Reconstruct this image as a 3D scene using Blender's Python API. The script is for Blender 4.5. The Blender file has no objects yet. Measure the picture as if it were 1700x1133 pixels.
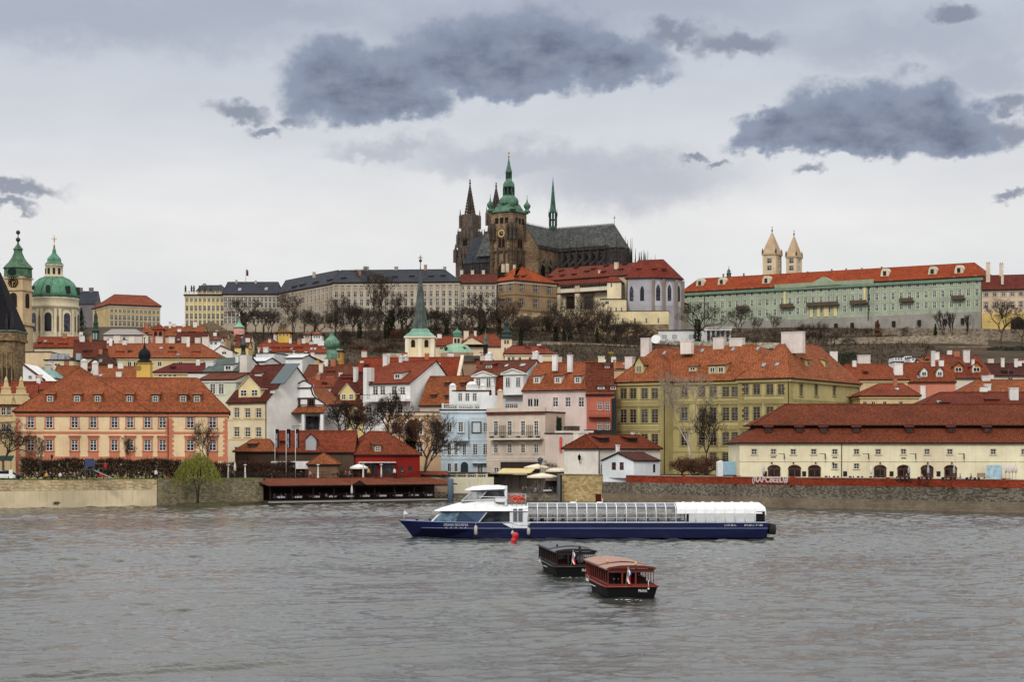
import bpy, bmesh, math, random
from mathutils import Vector, Matrix
R=math.radians; PI=math.pi
S=bpy.context.scene; COL=S.collection
F=3000.0; HZ=760.0; CH=8.0            # focal length in photo pixels, horizon row, eye height
CAM=Vector((0,0,CH))
rnd=random.Random(7)
def ray(px,py): return Vector(((px-850)/F,1.0,(HZ-py)/F))
def at(px,py,D): return CAM+ray(px,py)*D
def wz(py,D): return CH+(HZ-py)/F*D
def wx(px,D): return (px-850)/F*D
def ppx(P): return 850+F*P[0]/P[1]
def lin(c):
    return tuple(((v/255)/12.92 if v<=10 else (((v/255)+.055)/1.055)**2.4) for v in c)
# ------------------------------------------------------------ materials
MC={}
def nt(name):
    m=bpy.data.materials.new(name); m.use_nodes=True
    t=m.node_tree; b=t.nodes['Principled BSDF']
    return m,t,b
def nd(t,kind,**kw):
    n=t.nodes.new(kind)
    for k,v in kw.items():
        if k in n.inputs: n.inputs[k].default_value=v
        else: setattr(n,k,v)
    return n
def L(t,a,b): t.links.new(a,b)
def rgba(c): return (c[0],c[1],c[2],1)
def mixc(t,fac,a,b,mode='MIX'):
    n=t.nodes.new('ShaderNodeMix'); n.data_type='RGBA'; n.blend_type=mode
    for i,v in ((0,fac),(6,a),(7,b)):
        if hasattr(v,'is_output'): L(t,v,n.inputs[i])
        elif i==0: n.inputs[0].default_value=v
        else: n.inputs[i].default_value=rgba(v)
    return n.outputs[2]
def mth(t,op,a,b=None,c=None):
    n=t.nodes.new('ShaderNodeMath'); n.operation=op
    for i,v in enumerate((a,b,c)):
        if v is None: continue
        if hasattr(v,'is_output'): L(t,v,n.inputs[i])
        else: n.inputs[i].default_value=v
    return n.outputs[0]
def ramp(t,x,stops):
    n=t.nodes.new('ShaderNodeValToRGB'); L(t,x,n.inputs[0]); e=n.color_ramp.elements
    while len(e)<len(stops): e.new(.5)
    for i,(p,c) in enumerate(stops):
        e[i].position=p; e[i].color=rgba(c) if not isinstance(c,(int,float)) else (c,c,c,1)
    return n.outputs[0]
def noise(t,co,scale,detail=4,rough=.6,sx=None):
    if sx:
        mp=nd(t,'ShaderNodeMapping'); mp.inputs['Scale'].default_value=sx; L(t,co,mp.inputs[0]); co=mp.outputs[0]
    n=nd(t,'ShaderNodeTexNoise',Scale=scale,Detail=detail,Roughness=rough); L(t,co,n.inputs['Vector'])
    return n.outputs['Fac']
def bump(t,b,h,dist,strength=1):
    n=nd(t,'ShaderNodeBump',Distance=dist,Strength=strength); L(t,h,n.inputs['Height']); L(t,n.outputs[0],b.inputs['Normal'])
def uvc(t): return nd(t,'ShaderNodeTexCoord').outputs['UV']
def gpos(t): return nd(t,'ShaderNodeNewGeometry').outputs['Position']
def paint(c,rough=.6,metal=0,name='paint'):
    k=('p',c,rough,metal)
    if k not in MC:
        m,t,b=nt(name); l=lin(c); g=gpos(t)
        n=noise(t,g,1.7,3); cc=mixc(t,ramp(t,n,[(.3,.0),(.75,1.)]),[v*.86 for v in l],[min(1,v*1.08) for v in l])
        L(t,cc,b.inputs['Base Color']); b.inputs['Roughness'].default_value=rough; b.inputs['Metallic'].default_value=metal
        if rough>.55: b.inputs['Specular IOR Level'].default_value=.1
        MC[k]=m
    return MC[k]
def plaster(c,dirt=.42,rough=.9):
    k=('pl',c,dirt)
    if k not in MC:
        m,t,b=nt('plaster'); l=lin(c); g=gpos(t); u=uvc(t)
        n1=noise(t,g,.16,5,.65); n2=noise(t,u,1.0,4,.6,(2.2,.18,1)); n3=noise(t,g,3.2,3)
        c1=mixc(t,ramp(t,n1,[(.34,0.),(.7,1.)]),[v*.76 for v in l],[min(.9,v*1.1) for v in l])
        c2=mixc(t,mth(t,'MULTIPLY',ramp(t,n2,[(.52,0.),(.78,1.)]),dirt),c1,[v*.5 for v in l])
        c3=mixc(t,mth(t,'MULTIPLY',ramp(t,n3,[(.55,0.),(.8,1.)]),dirt*.45),c2,[v*.6 for v in l])
        L(t,c3,b.inputs['Base Color']); b.inputs['Roughness'].default_value=rough; b.inputs['Specular IOR Level'].default_value=.12
        bump(t,b,n3,.02,.5); MC[k]=m
    return MC[k]
def tile(c,row=.40,wid=.34,vary=.34,name='roof_tiles'):
    k=('t',c,row,wid)
    if k not in MC:
        m,t,b=nt(name); l=lin(c); l=(l[0]*.63,l[1]*.90,l[2]*.88) if c[0]>c[1]*1.3 else tuple(v*.8 for v in l); u=uvc(t); g=gpos(t)
        br=nd(t,'ShaderNodeTexBrick',Scale=1.0,offset=.5); br.inputs['Brick Width'].default_value=wid; br.inputs['Row Height'].default_value=row
        br.inputs['Mortar Size'].default_value=.06; br.inputs['Mortar Smooth'].default_value=.5; br.inputs['Bias'].default_value=0
        br.inputs['Color1'].default_value=rgba([v*(1-vary) for v in l]); br.inputs['Color2'].default_value=rgba([min(1,v*(1+vary)) for v in l])
        br.inputs['Mortar'].default_value=rgba([v*.3 for v in l]); L(t,u,br.inputs['Vector'])
        n1=noise(t,g,.22,5,.7); n2=noise(t,u,1.2,4,.65,(1.6,.16,1)); n3=noise(t,g,1.3,4,.7)
        c1=mixc(t,1.0,br.outputs['Color'],ramp(t,n1,[(.3,(.66,.63,.62)),(.5,(.92,.92,.92)),(.72,(1.12,1.12,1.1))]),'MULTIPLY')
        c2=mixc(t,mth(t,'MULTIPLY',ramp(t,n2,[(.5,0.),(.75,1.)]),.5),c1,[l[0]*.4,l[1]*.55,l[2]*.7])
        c3=mixc(t,mth(t,'MULTIPLY',ramp(t,n3,[(.6,0.),(.78,1.)]),.4),c2,[l[0]*.45,l[0]*.24,l[0]*.15])
        L(t,c3,b.inputs['Base Color']); b.inputs['Roughness'].default_value=.85; b.inputs['Specular IOR Level'].default_value=.12
        bump(t,b,br.outputs['Fac'],-.06,.7); MC[k]=m
    return MC[k]
def stone(c,bw=.6,rh=.3,mort=.03,rough_amt=.5,dark=.35,name='stone_wall'):
    k=('s',c,bw,rh,dark)
    if k not in MC:
        m,t,b=nt(name); l=lin(c); u=uvc(t); g=gpos(t)
        ds=nd(t,'ShaderNodeTexNoise',Scale=1.5,Detail=3); L(t,u,ds.inputs['Vector'])
        vm=nd(t,'ShaderNodeVectorMath',operation='MULTIPLY_ADD'); L(t,ds.outputs['Color'],vm.inputs[0]); vm.inputs[1].default_value=(.25*bw,.25*rh,0); L(t,u,vm.inputs[2])
        br=nd(t,'ShaderNodeTexBrick',Scale=1.0,offset=.43); br.inputs['Brick Width'].default_value=bw; br.inputs['Row Height'].default_value=rh
        br.inputs['Mortar Size'].default_value=mort; br.inputs['Mortar Smooth'].default_value=.5
        br.inputs['Color1'].default_value=rgba([v*(1-rough_amt) for v in l]); br.inputs['Color2'].default_value=rgba([min(.9,v*(1+rough_amt)) for v in l])
        br.inputs['Mortar'].default_value=rgba([v*.42 for v in l]); L(t,vm.outputs[0],br.inputs['Vector'])
        n1=noise(t,g,.12,6,.7); n2=noise(t,g,2.5,5,.7); n3=noise(t,u,.9,4,.7,(1.4,.15,1))
        c1=mixc(t,1.0,br.outputs['Color'],ramp(t,n1,[(.3,(.62,.6,.58)),(.7,(1.2,1.2,1.18))]),'MULTIPLY')
        c2=mixc(t,mth(t,'MULTIPLY',ramp(t,n2,[(.52,0.),(.72,1.)]),dark),c1,[v*.3 for v in l])
        c3=mixc(t,mth(t,'MULTIPLY',ramp(t,n3,[(.55,0.),(.75,1.)]),dark),c2,[v*.32 for v in l])
        L(t,c3,b.inputs['Base Color']); b.inputs['Roughness'].default_value=.92; b.inputs['Specular IOR Level'].default_value=.1
        bump(t,b,mth(t,'ADD',br.outputs['Fac'],mth(t,'MULTIPLY',n2,-1.)),-.06,.8); MC[k]=m
    return MC[k]
def mottled(c1,c2,sc=.3,c3=None,sc2=2.0,rough=.95,bmp=.1,name='ground'):
    k=('m',c1,c2,sc,c3)
    if k not in MC:
        m,t,b=nt(name); g=gpos(t)
        n=noise(t,g,sc,7,.72); n2=noise(t,g,sc2,5,.7)
        c=mixc(t,ramp(t,n,[(.35,0.),(.65,1.)]),lin(c1),lin(c2))
        if c3: c=mixc(t,ramp(t,n2,[(.5,0.),(.68,1.)]),c,lin(c3))
        L(t,c,b.inputs['Base Color']); b.inputs['Roughness'].default_value=rough; b.inputs['Specular IOR Level'].default_value=.05
        bump(t,b,n2,bmp,.8); MC[k]=m
    return MC[k]
def copper(c=(92,150,118),dk=(40,72,58)):
    gy=lambda q:tuple(round(v*.74+.26*(q[0]*.3+q[1]*.59+q[2]*.11)) for v in q); c,dk=gy(c),gy(dk)
    k=('cu',c,dk)
    if k not in MC:
        m,t,b=nt('copper_patina'); g=gpos(t); u=uvc(t)
        n=noise(t,g,.5,5,.7); n2=noise(t,u,1.,4,.6,(3.,.3,1))
        a=mixc(t,ramp(t,n,[(.32,0.),(.68,1.)]),lin(dk),lin(c)); a=mixc(t,mth(t,'MULTIPLY',ramp(t,n2,[(.5,0.),(.7,1.)]),.55),a,lin(dk))
        wv=nd(t,'ShaderNodeTexWave',Scale=.5,bands_direction='X'); L(t,u,wv.inputs['Vector'])
        a=mixc(t,mth(t,'MULTIPLY',ramp(t,wv.outputs['Fac'],[(.0,1.),(.12,0.)]),.5),a,[v*.7 for v in lin(dk)])
        L(t,a,b.inputs['Base Color']); b.inputs['Roughness'].default_value=.75; b.inputs['Specular IOR Level'].default_value=.2; MC[k]=m
    return MC[k]
def glassm(c=(26,28,34),rough=.12):
    k=('g',c)
    if k not in MC:
        m,t,b=nt('window_glass'); g=gpos(t)
        oi=nd(t,'ShaderNodeObjectInfo').outputs['Random']; n=noise(t,g,.9,2); a=mixc(t,mth(t,'MULTIPLY',ramp(t,n,[(.45,0.),(.62,1.)]),ramp(t,oi,[(.45,0.),(.9,1.)])),[v*.7 for v in lin(c)],[min(.4,v*3+.03) for v in lin(c)]); b.inputs['Specular IOR Level'].default_value=.35
        L(t,a,b.inputs['Base Color']); b.inputs['Roughness'].default_value=rough; MC[k]=m
    return MC[k]
def clearglass(tint=(.80,.85,.88),refl=.25,name='clear_glass'):
    k=('cg',tint,refl)
    if k not in MC:
        m=bpy.data.materials.new(name); m.use_nodes=True; t=m.node_tree; t.nodes.clear()
        o=nd(t,'ShaderNodeOutputMaterial'); tr=nd(t,'ShaderNodeBsdfTransparent'); gl=nd(t,'ShaderNodeBsdfGlossy',Roughness=.05)
        tr.inputs[0].default_value=rgba(tint); gl.inputs[0].default_value=(.9,.93,.95,1)
        fr=nd(t,'ShaderNodeFresnel',IOR=1.5); f=mth(t,'MINIMUM',mth(t,'ADD',fr.outputs[0],refl*.4),1.)
        mx=nd(t,'ShaderNodeMixShader'); L(t,f,mx.inputs[0]); L(t,tr.outputs[0],mx.inputs[1]); L(t,gl.outputs[0],mx.inputs[2]); L(t,mx.outputs[0],o.inputs[0])
        MC[k]=m
    return MC[k]
def leafm(c1,c2,name='foliage'):
    k=('lf',c1,c2)
    if k not in MC:
        m,t,b=nt(name); g=gpos(t); n=noise(t,g,2.2,3)
        L(t,mixc(t,ramp(t,n,[(.35,0.),(.65,1.)]),lin(c1),lin(c2)),b.inputs['Base Color']); b.inputs['Roughness'].default_value=.8; b.inputs['Specular IOR Level'].default_value=.05; MC[k]=m
    return MC[k]
# ------------------------------------------------------------ mesh builder
class MB:
    def __init__(s): s.v=[]; s.f=[]; s.m=[]; s.sm=[]
    def face(s,pts,m=0,smooth=False):
        i=len(s.v); s.v.extend([tuple(p) for p in pts]); s.f.append(tuple(range(i,i+len(pts)))); s.m.append(m); s.sm.append(smooth)
    def box(s,x0,x1,y0,y1,z0,z1,m=0,top=None):
        if x0>x1:x0,x1=x1,x0
        if y0>y1:y0,y1=y1,y0
        if z0>z1:z0,z1=z1,z0
        c=[(x0,y0,z0),(x1,y0,z0),(x1,y1,z0),(x0,y1,z0),(x0,y0,z1),(x1,y0,z1),(x1,y1,z1),(x0,y1,z1)]
        for k,f in enumerate(((0,3,2,1),(4,5,6,7),(0,1,5,4),(1,2,6,5),(2,3,7,6),(3,0,4,7))):
            s.face([c[i] for i in f],top if (k==1 and top is not None) else m)
    def hexa(s,c,m=0,mt=None):   # 8 corners: bottom 4 ccw, top 4 ccw
        for k,f in enumerate(((0,3,2,1),(4,5,6,7),(0,1,5,4),(1,2,6,5),(2,3,7,6),(3,0,4,7))):
            s.face([c[i] for i in f],mt if (k==1 and mt is not None) else m)
    def prism(s,pts,f,a,b,m=0,mside=None,mcap=None):   # pts 2d polygon, f(p,q,w)->3d, extruded w=a..b
        n=len(pts)
        A=[f(p,q,a) for p,q in pts]; B=[f(p,q,b) for p,q in pts]
        for i in range(n):
            j=(i+1)%n; s.face([A[i],A[j],B[j],B[i]],mside[i] if mside else m)
        s.face(A[::-1],m if mcap is None else mcap); s.face(B,m if mcap is None else mcap)
    def tube(s,pts,rad,n=6,m=0,cap=True,smooth=True):
        pts=[Vector(p) for p in pts]; rings=[]
        rr=rad if isinstance(rad,(list,tuple)) else [rad]*len(pts)
        for i,p in enumerate(pts):
            d=(pts[min(i+1,len(pts)-1)]-pts[max(i-1,0)])
            if d.length<1e-9: d=Vector((0,0,1))
            d.normalize(); a=d.cross(Vector((0,0,1)) if abs(d.z)<.9 else Vector((1,0,0))).normalized(); b=d.cross(a)
            rings.append([p+(a*math.cos(2*PI*k/n)+b*math.sin(2*PI*k/n))*rr[i] for k in range(n)])
        base=len(s.v)
        for r in rings: s.v.extend([tuple(q) for q in r])
        for i in range(len(rings)-1):
            for k in range(n):
                k2=(k+1)%n; s.f.append((base+i*n+k,base+i*n+k2,base+(i+1)*n+k2,base+(i+1)*n+k)); s.m.append(m); s.sm.append(smooth)
        if cap:
            s.f.append(tuple(base+k for k in range(n))[::-1]); s.m.append(m); s.sm.append(False)
            s.f.append(tuple(base+(len(rings)-1)*n+k for k in range(n))); s.m.append(m); s.sm.append(False)
    def lathe(s,prof,n=16,m=0,c=(0,0),ph=0,smooth=True,sx=1,sy=1,mats=None):   # prof (r,z) bottom to top
        base=len(s.v)
        for r,z in prof:
            for k in range(n):
                a=2*PI*k/n+ph; s.v.append((c[0]+r*math.cos(a)*sx,c[1]+r*math.sin(a)*sy,z))
        for i in range(len(prof)-1):
            for k in range(n):
                k2=(k+1)%n; s.f.append((base+i*n+k,base+i*n+k2,base+(i+1)*n+k2,base+(i+1)*n+k)); s.m.append(mats[i] if mats else m); s.sm.append(smooth)
        s.f.append(tuple(base+k for k in range(n))[::-1]); s.m.append(mats[0] if mats else m); s.sm.append(False)
        s.f.append(tuple(base+(len(prof)-1)*n+k for k in range(n))); s.m.append(mats[-1] if mats else m); s.sm.append(False)
    def ball(s,c,r,m=0,n=8,k=5,sz=1,sx=1,sy=1):
        pr=[(max(.001,r*math.sin(PI*i/k)),c[2]-r*sz*math.cos(PI*i/k)) for i in range(k+1)]
        s.lathe(pr,n,m,(c[0],c[1]),sx=sx,sy=sy)
    def build(s,name,mats,parent=None,loc=None):
        me=bpy.data.meshes.new(name); me.from_pydata(s.v,[],s.f)
        if not isinstance(mats,(list,tuple)): mats=[mats]
        for q in mats: me.materials.append(q)
        me.polygons.foreach_set('material_index',s.m); me.polygons.foreach_set('use_smooth',s.sm)
        uv=me.uv_layers.new(name='UVMap'); data=[0.0]*(2*len(me.loops)); V=s.v
        for p in me.polygons:
            n=p.normal
            if abs(n.z)>.995: t=(1,0,0); b=(0,1,0)
            else:
                tt=Vector((-n.y,n.x,0)); tt.normalize(); bb=n.cross(tt); t=tt; b=bb
            for li in p.loop_indices:
                q=V[me.loops[li].vertex_index]
                data[2*li]=q[0]*t[0]+q[1]*t[1]+q[2]*t[2]; data[2*li+1]=q[0]*b[0]+q[1]*b[1]+q[2]*b[2]
        uv.data.foreach_set('uv',data)
        return link(name,me,parent,loc)
def _parts(s,name,mats,parent=None,loc=None):
    par={}
    def fd(x):
        while par.setdefault(x,x)!=x: par[x]=par[par[x]]; x=par[x]
        return x
    key=lambda i:tuple(round(c,3) for c in s.v[i])
    for f in s.f:
        k0=key(f[0])
        for i in f[1:]: par[fd(key(i))]=fd(k0)
    gr={}
    for f,m,sm in zip(s.f,s.m,s.sm): gr.setdefault(fd(key(f[0])),[]).append((f,m,sm))
    out=[]
    for fs in gr.values():
        q=MB(); mp={}
        for f,m,sm in fs:
            for i in f:
                if i not in mp: mp[i]=len(q.v); q.v.append(s.v[i])
            q.f.append(tuple(mp[i] for i in f)); q.m.append(m); q.sm.append(sm)
        out.append(q.build(name,mats,parent,loc))
    return out
MB.parts=_parts
def link(name,me,parent=None,loc=None,rz=0):
    o=bpy.data.objects.new(name,me); COL.objects.link(o)
    if parent is not None: o.parent=parent
    if loc is not None: o.location=loc
    if rz: o.rotation_euler=(0,0,rz)
    return o
def tag(o,label=None,cat=None,group=None,kind=None):
    if label:
        o['label']=label
        if not kind: kind='thing'
    if cat: o['category']=cat
    if group: o['group']=group
    if kind: o['kind']=kind
    return o
def thing(name,label,cat,loc,rz=0,group=None):
    o=link(name,None,None,loc,rz); return tag(o,label,cat,group)
def kids(o): return [c for c in o.children]
def copy_tree(o,parent=None):
    c=o.copy(); COL.objects.link(c)
    if parent is not None: c.parent=parent
    for ch in list(o.children): copy_tree(ch,c)
    return c
def textmesh(body,size,ext=.01,mat=None,name='lettering',parent=None,loc=(0,0,0),rot=(PI/2,0,0),outline=0,width=None,shear=0,align='CENTER'):
    cu=bpy.data.curves.new('lettering','FONT'); cu.body=body; cu.size=size; cu.align_x=align; cu.align_y='BOTTOM'; cu.shear=shear
    if outline: cu.fill_mode='NONE'; cu.bevel_depth=outline; cu.bevel_resolution=0; cu.resolution_u=3
    else: cu.extrude=ext; cu.resolution_u=3
    o=bpy.data.objects.new('lettering',cu); COL.objects.link(o); bpy.context.view_layer.update()
    me=bpy.data.meshes.new_from_object(o); bpy.data.objects.remove(o)
    if width:
        xs=[v.co.x for v in me.vertices]; k=width/max(.01,max(xs)-min(xs))
        for v in me.vertices: v.co.x*=k
    me.materials.clear(); me.materials.append(mat)
    r=link(name,me,parent,loc); r.rotation_euler=rot; return r
# ------------------------------------------------------------ terrain and shore line
SHORE=[(-1500,250),(-300,262),(-100,270),(-82,289),(-65,302),(-43.5,316),(-25,329),(-12.3,338),(8.4,338),(16.4,329),(43.6,291),(74,261),(100,240),(300,215),(1500,205)]
def interp(tab,x):
    if x<=tab[0][0]: return tab[0][1]
    for (a,b),(c,d) in zip(tab,tab[1:]):
        if x<=c: return b+(d-b)*(x-a)/(c-a)
    return tab[-1][1]
def shore(X): return interp(SHORE,X)
TER=[(0,4.2),(340,4.3),(380,5.5),(440,10),(500,20),(560,32),(620,43),(680,52),(740,60),(790,64),(900,68),(1100,70),(1700,55),(3500,30),(9000,20)]
def tz(X,Y):
    z=interp(TER,Y)
    if Y>420: z+=1.3*math.sin(X*.045+Y*.02)*min(1,(Y-420)/200)
    return z
# ------------------------------------------------------------ windows
WIN={}
WHITE=(232,230,225); DKF=(60,48,40)
def window_mesh(w,h,fr,gl,sur,style,nobj):
    k=(round(w,2),round(h,2),fr,gl,sur,style,nobj)
    if k in WIN: return WIN[k]
    m=MB(); a=w/2; fw=min(.1,w*.09) if style!='far' else w*.1
    y0,y1=.06,.15
    m.box(-a,-a+fw,y0,y1,0,h); m.box(a-fw,a,y0,y1,0,h); m.box(-a+fw,a-fw,y0,y1,0,fw); m.box(-a+fw,a-fw,y0,y1,h-fw,h)
    mw=fw*.8
    if style in('six','four','tall','far'):
        m.box(-mw/2,mw/2,y0+.005,y1-.01,fw,h-fw)
        zs={'six':(.62,),'four':(.5,),'tall':(.66,),'far':(.62,)}[style]
        for z in zs: m.box(-a+fw,a-fw,y0+.01,y1-.015,h*z-mw/2,h*z+mw/2)
        if style in('six','tall'):
            for z in ((.32,.8) if style=='six' else (.22,.44,.83)): m.box(-a+fw,a-fw,y0+.025,y1-.02,h*z-.03,h*z+.03)
    elif style=='two': m.box(-mw/2,mw/2,y0+.005,y1-.01,fw,h-fw)
    elif style=='lat':
        for q in (-.33,0,.33): m.box(q*w-.04,q*w+.04,y0+.005,y1-.01,fw,h-fw)
        m.box(-a+fw,a-fw,y0+.01,y1-.015,h*.6-.05,h*.6+.05)
    pm=MB(); pm.box(-a+fw*.5,a-fw*.5,.135,.14,fw*.5,h-fw*.5)
    mats=[paint(fr,.5),glassm(gl)]
    if sur:
        col,sw,sill,hood,apron=sur
        mats.append(plaster(col,.2)); p=-.05
        if sw:
            m.box(-a-sw,-a,p,.06,0,h,2); m.box(a,a+sw,p,.06,0,h,2); m.box(-a-sw,a+sw,p,.06,h,h+sw,2)
        if sill: m.box(-a-sw-.1,a+sw+.1,-.14,.06,-.12,0,2)
        if hood: m.box(-a-sw-.14,a+sw+.14,-.24,.0,h+sw+hood*.35,h+sw+hood*.35+.18,2); m.box(-a-sw-.04,a+sw+.04,-.12,0,h+sw+.003,h+sw+hood*.35-.003,2)
        if apron: m.box(-a-sw,a+sw,-.04,0,-.123-apron,-.123,2)
    if not nobj:
        for f,mi in zip(pm.f,pm.m): m.face([pm.v[i] for i in f],1)
    o=m.build('window',mats); me=o.data; bpy.data.objects.remove(o)
    pme=None
    if nobj: o=pm.build('pane',[mats[1]]); pme=o.data; bpy.data.objects.remove(o)
    WIN[k]=(me,pme); return WIN[k]
def wallgrid(mb,Ln,z0,z1,holes,f,m=0,rd=.17,mr=0):
    holes=[h for h in holes if h[0]>.02 and h[1]<Ln-.02 and h[3]<z1-.01 and h[2]>z0+.01]
    xs=sorted({0,Ln}|{h[0] for h in holes}|{h[1] for h in holes}); zs=sorted({z0,z1}|{h[2] for h in holes}|{h[3] for h in holes})
    for c,d in zip(zs,zs[1:]):
        if d-c<1e-6: continue
        run=None; zc=(c+d)/2; row=[h for h in holes if h[2]<zc<h[3]]
        e=sorted({0,Ln}|{h[0] for h in row}|{h[1] for h in row})
        for a,b in zip(e,e[1:]):
            if b-a<1e-6: continue
            xc=(a+b)/2
            if any(h[0]<xc<h[1] for h in row): continue
            mb.face([f(a,0,c),f(b,0,c),f(b,0,d),f(a,0,d)],m)
    for a,b,c,d in holes:
        mb.face([f(a,0,c),f(a,rd,c),f(a,rd,d),f(a,0,d)],mr); mb.face([f(b,0,c),f(b,0,d),f(b,rd,d),f(b,rd,c)],mr)
        mb.face([f(a,0,c),f(b,0,c),f(b,rd,c),f(a,rd,c)],mr); mb.face([f(a,0,d),f(a,rd,d),f(b,rd,d),f(b,0,d)],mr)
        mb.face([f(a,rd,c),f(b,rd,c),f(b,rd,d),f(a,rd,d)],mr)
    return holes
# ------------------------------------------------------------ houses
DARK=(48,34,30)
class House:
    def __init__(s,name,label,cat,xa,xb,D,depth,wall,base=None,yaw=0,group=None,tilec=(186,84,52),near=None,fr=WHITE,gl=(24,25,30),wallmat=None,trow=.38):
        th=R(yaw); s.uh=Vector((math.cos(th),-math.sin(th),0)); s.vh=Vector((math.sin(th),math.cos(th),0))
        X=wx(xa,D); z=(tz(X,D)-1.0) if base is None else (wz(base,D) if base>100 else base)
        s.O=Vector((X,D,z)); s.depth=depth; s.wall=wallmat or plaster(wall); s.wcol=wall
        s.t=thing(name,label,cat,s.O,-th,group)
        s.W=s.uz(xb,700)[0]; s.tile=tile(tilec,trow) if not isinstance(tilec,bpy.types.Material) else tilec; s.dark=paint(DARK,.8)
        s.holes={'f':[],'r':[],'l':[]}; s.near=(D<352) if near is None else near; s.fr=fr; s.gl=gl; s.n=0; s.extra=None; s.top=None; s.gab=None
    def _t(s,px,py,nrm,k):      # ray parameter hitting plane  local·nrm = k
        d=ray(px,py); return (k-(CAM-s.O).dot(nrm))/d.dot(nrm)
    def loc(s,px,py,t):
        P=CAM+ray(px,py)*t-s.O; return P.dot(s.uh),P.dot(s.vh),P.z
    def uz(s,px,py,v=0):
        u,_,z=s.loc(px,py,s._t(px,py,s.vh,v)); return u,z
    def vz(s,px,py,u=None):
        u=s.W if u is None else u
        _,v,z=s.loc(px,py,s._t(px,py,s.uh,u)); return v,z
    def onroof(s,px,py):
        # roof plane z = ez + k (v + o)
        d=ray(px,py); A=CAM-s.O
        t=(s.ez+s.k*(A.dot(s.vh)+s.o)-A.z)/(d.z-s.k*d.dot(s.vh)); return s.loc(px,py,t)
    # windows: side 'f' front, 'r' right, 'l' left
    def win(s,px,pt,pb,w,style='six',side='f',sur=None,cut=True,fr=None,gl=None,v=0,name='window',wm=None,parent=None):
        if side=='f': a,z1=s.uz(px,pt,v); _,z0=s.uz(px,pb,v); sc=s.uz(px+1,pt,v)[0]-a
        elif side=='r': a,z1=s.vz(px,pt); _,z0=s.vz(px,pb); sc=s.vz(px+1,pt)[0]-a
        else: a,z1=s.vz(px,pt,0); _,z0=s.vz(px,pb,0); sc=abs(s.vz(px+1,pt,0)[0]-a)
        wmm=wm or round(w*sc,1); return s.winm(a,z0,z1,wmm,style,side,sur,cut,fr,gl,v,name)
    def winm(s,a,z0,z1,wmm,style='six',side='f',sur=None,cut=True,fr=None,gl=None,v=0,name='window'):
        h=round(z1-z0,1); s.n+=1
        me,pme=window_mesh(wmm,h,fr or s.fr,gl or s.gl,sur,style,s.near)
        if cut and v==0: s.holes[side].append((a-wmm/2,a+wmm/2,z0,z0+h)); dy=0
        else: dy=-.18
        if side=='f': loc=(a,v+dy,z0); rz=0
        elif side=='r': loc=(s.W-dy,a,z0); rz=PI/2
        else: loc=(dy,a,z0); rz=-PI/2
        if s.n>100:
            if s.extra is None: s.extra=[]
            s.extra.append((me,loc,rz)); return None
        o=link(name,me,s.t,loc,rz)
        if pme: link('pane',pme,o)
        return o
    def wins(s,xs,rows,w,style='six',side='f',sur=None,**kw):
        for (pt,pb) in rows:
            for x in xs: s.win(x,pt,pb,w,style,side,sur,**kw)
    def grid(s,n,z0s,h,w,style='far',side='f',sur=None,a0=None,a1=None,**kw):
        Ln=s.W if side=='f' else s.depth; a0=Ln/n/2 if a0 is None else a0; a1=Ln-Ln/n/2 if a1 is None else a1
        for z in z0s:
            for i in range(n): s.winm(a0+(a1-a0)*i/max(1,n-1),z,z+h,w,style,side,sur,**kw)
    # roofs
    def eave(s,py,o=.4,px=None):
        s.o=o; s.ez=s.uz(px if px else ppx(s.O+s.uh*s.W/2),py,-o)[1]
    def roof(s,kind,ep,rp,ra=None,rb=None,rv=None,o=.4,t=.22,og=.2,ridge=True,mat=None,name='roof',apx=None):
        D=s.depth; W=s.W; s.eave(ep,o,apx); rv=D/2 if rv is None else rv; ez=s.ez
        mid=ppx(s.O+s.uh*W/2+s.vh*rv); rz=s.uz(ra if ra else mid,rp,rv)[1] if kind!='front' else 0
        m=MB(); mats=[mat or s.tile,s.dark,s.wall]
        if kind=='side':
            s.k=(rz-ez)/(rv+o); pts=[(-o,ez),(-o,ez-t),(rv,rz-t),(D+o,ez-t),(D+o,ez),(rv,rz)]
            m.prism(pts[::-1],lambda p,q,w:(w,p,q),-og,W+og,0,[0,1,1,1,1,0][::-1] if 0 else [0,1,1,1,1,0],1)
            for f in range(len(m.f)-8,len(m.f)): pass
            s.top=ez+s.k*o-t-.01; s.gab=('s',rv,rz-t-.012)
            if ridge: m.tube([(-og,rv,rz),(W+og,rv,rz)],.13,5,0)
            s.ra,s.rb=0,W
        elif kind=='hip':
            ua=s.uz(ra,rp,rv)[0] if ra is not None else rv; ub=s.uz(rb,rp,rv)[0] if rb is not None else W-rv
            s.k=(rz-ez)/(rv+o)
            A=(-o,-o,ez);B=(W+o,-o,ez);C=(W+o,D+o,ez);E=(-o,D+o,ez);P=(ua,rv,rz);Q=(ub,rv,rz)
            dn=lambda p:(p[0],p[1],p[2]-t)
            if ub-ua>.05: m.face([A,B,Q,P]); m.face([C,E,P,Q])
            else: m.face([A,B,Q]); m.face([C,E,P]); Q=P
            m.face([B,C,Q]); m.face([E,A,P])
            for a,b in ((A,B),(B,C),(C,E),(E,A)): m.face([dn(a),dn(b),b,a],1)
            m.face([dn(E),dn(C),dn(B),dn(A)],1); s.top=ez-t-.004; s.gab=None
            if ridge:
                if ub-ua>.05: m.tube([P,Q],.13,5,0)
                for a,b in ((A,P),(B,Q),(C,Q),(E,P)): m.tube([a,b],.1,5,0)
            s.ra,s.rb=ua,ub
        elif kind=='front':
            pu,rz=s.uz(ra,rp,0); pts=[(-o,ez),(pu,rz),(W+o,ez),(W+o,ez-t),(pu,rz-t),(-o,ez-t)]
            kk=(rz-ez)/(pu+o); m.prism(pts,lambda p,q,w:(p,w,q),-og,D,0,[0,0,1,1,1,1],1)
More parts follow.
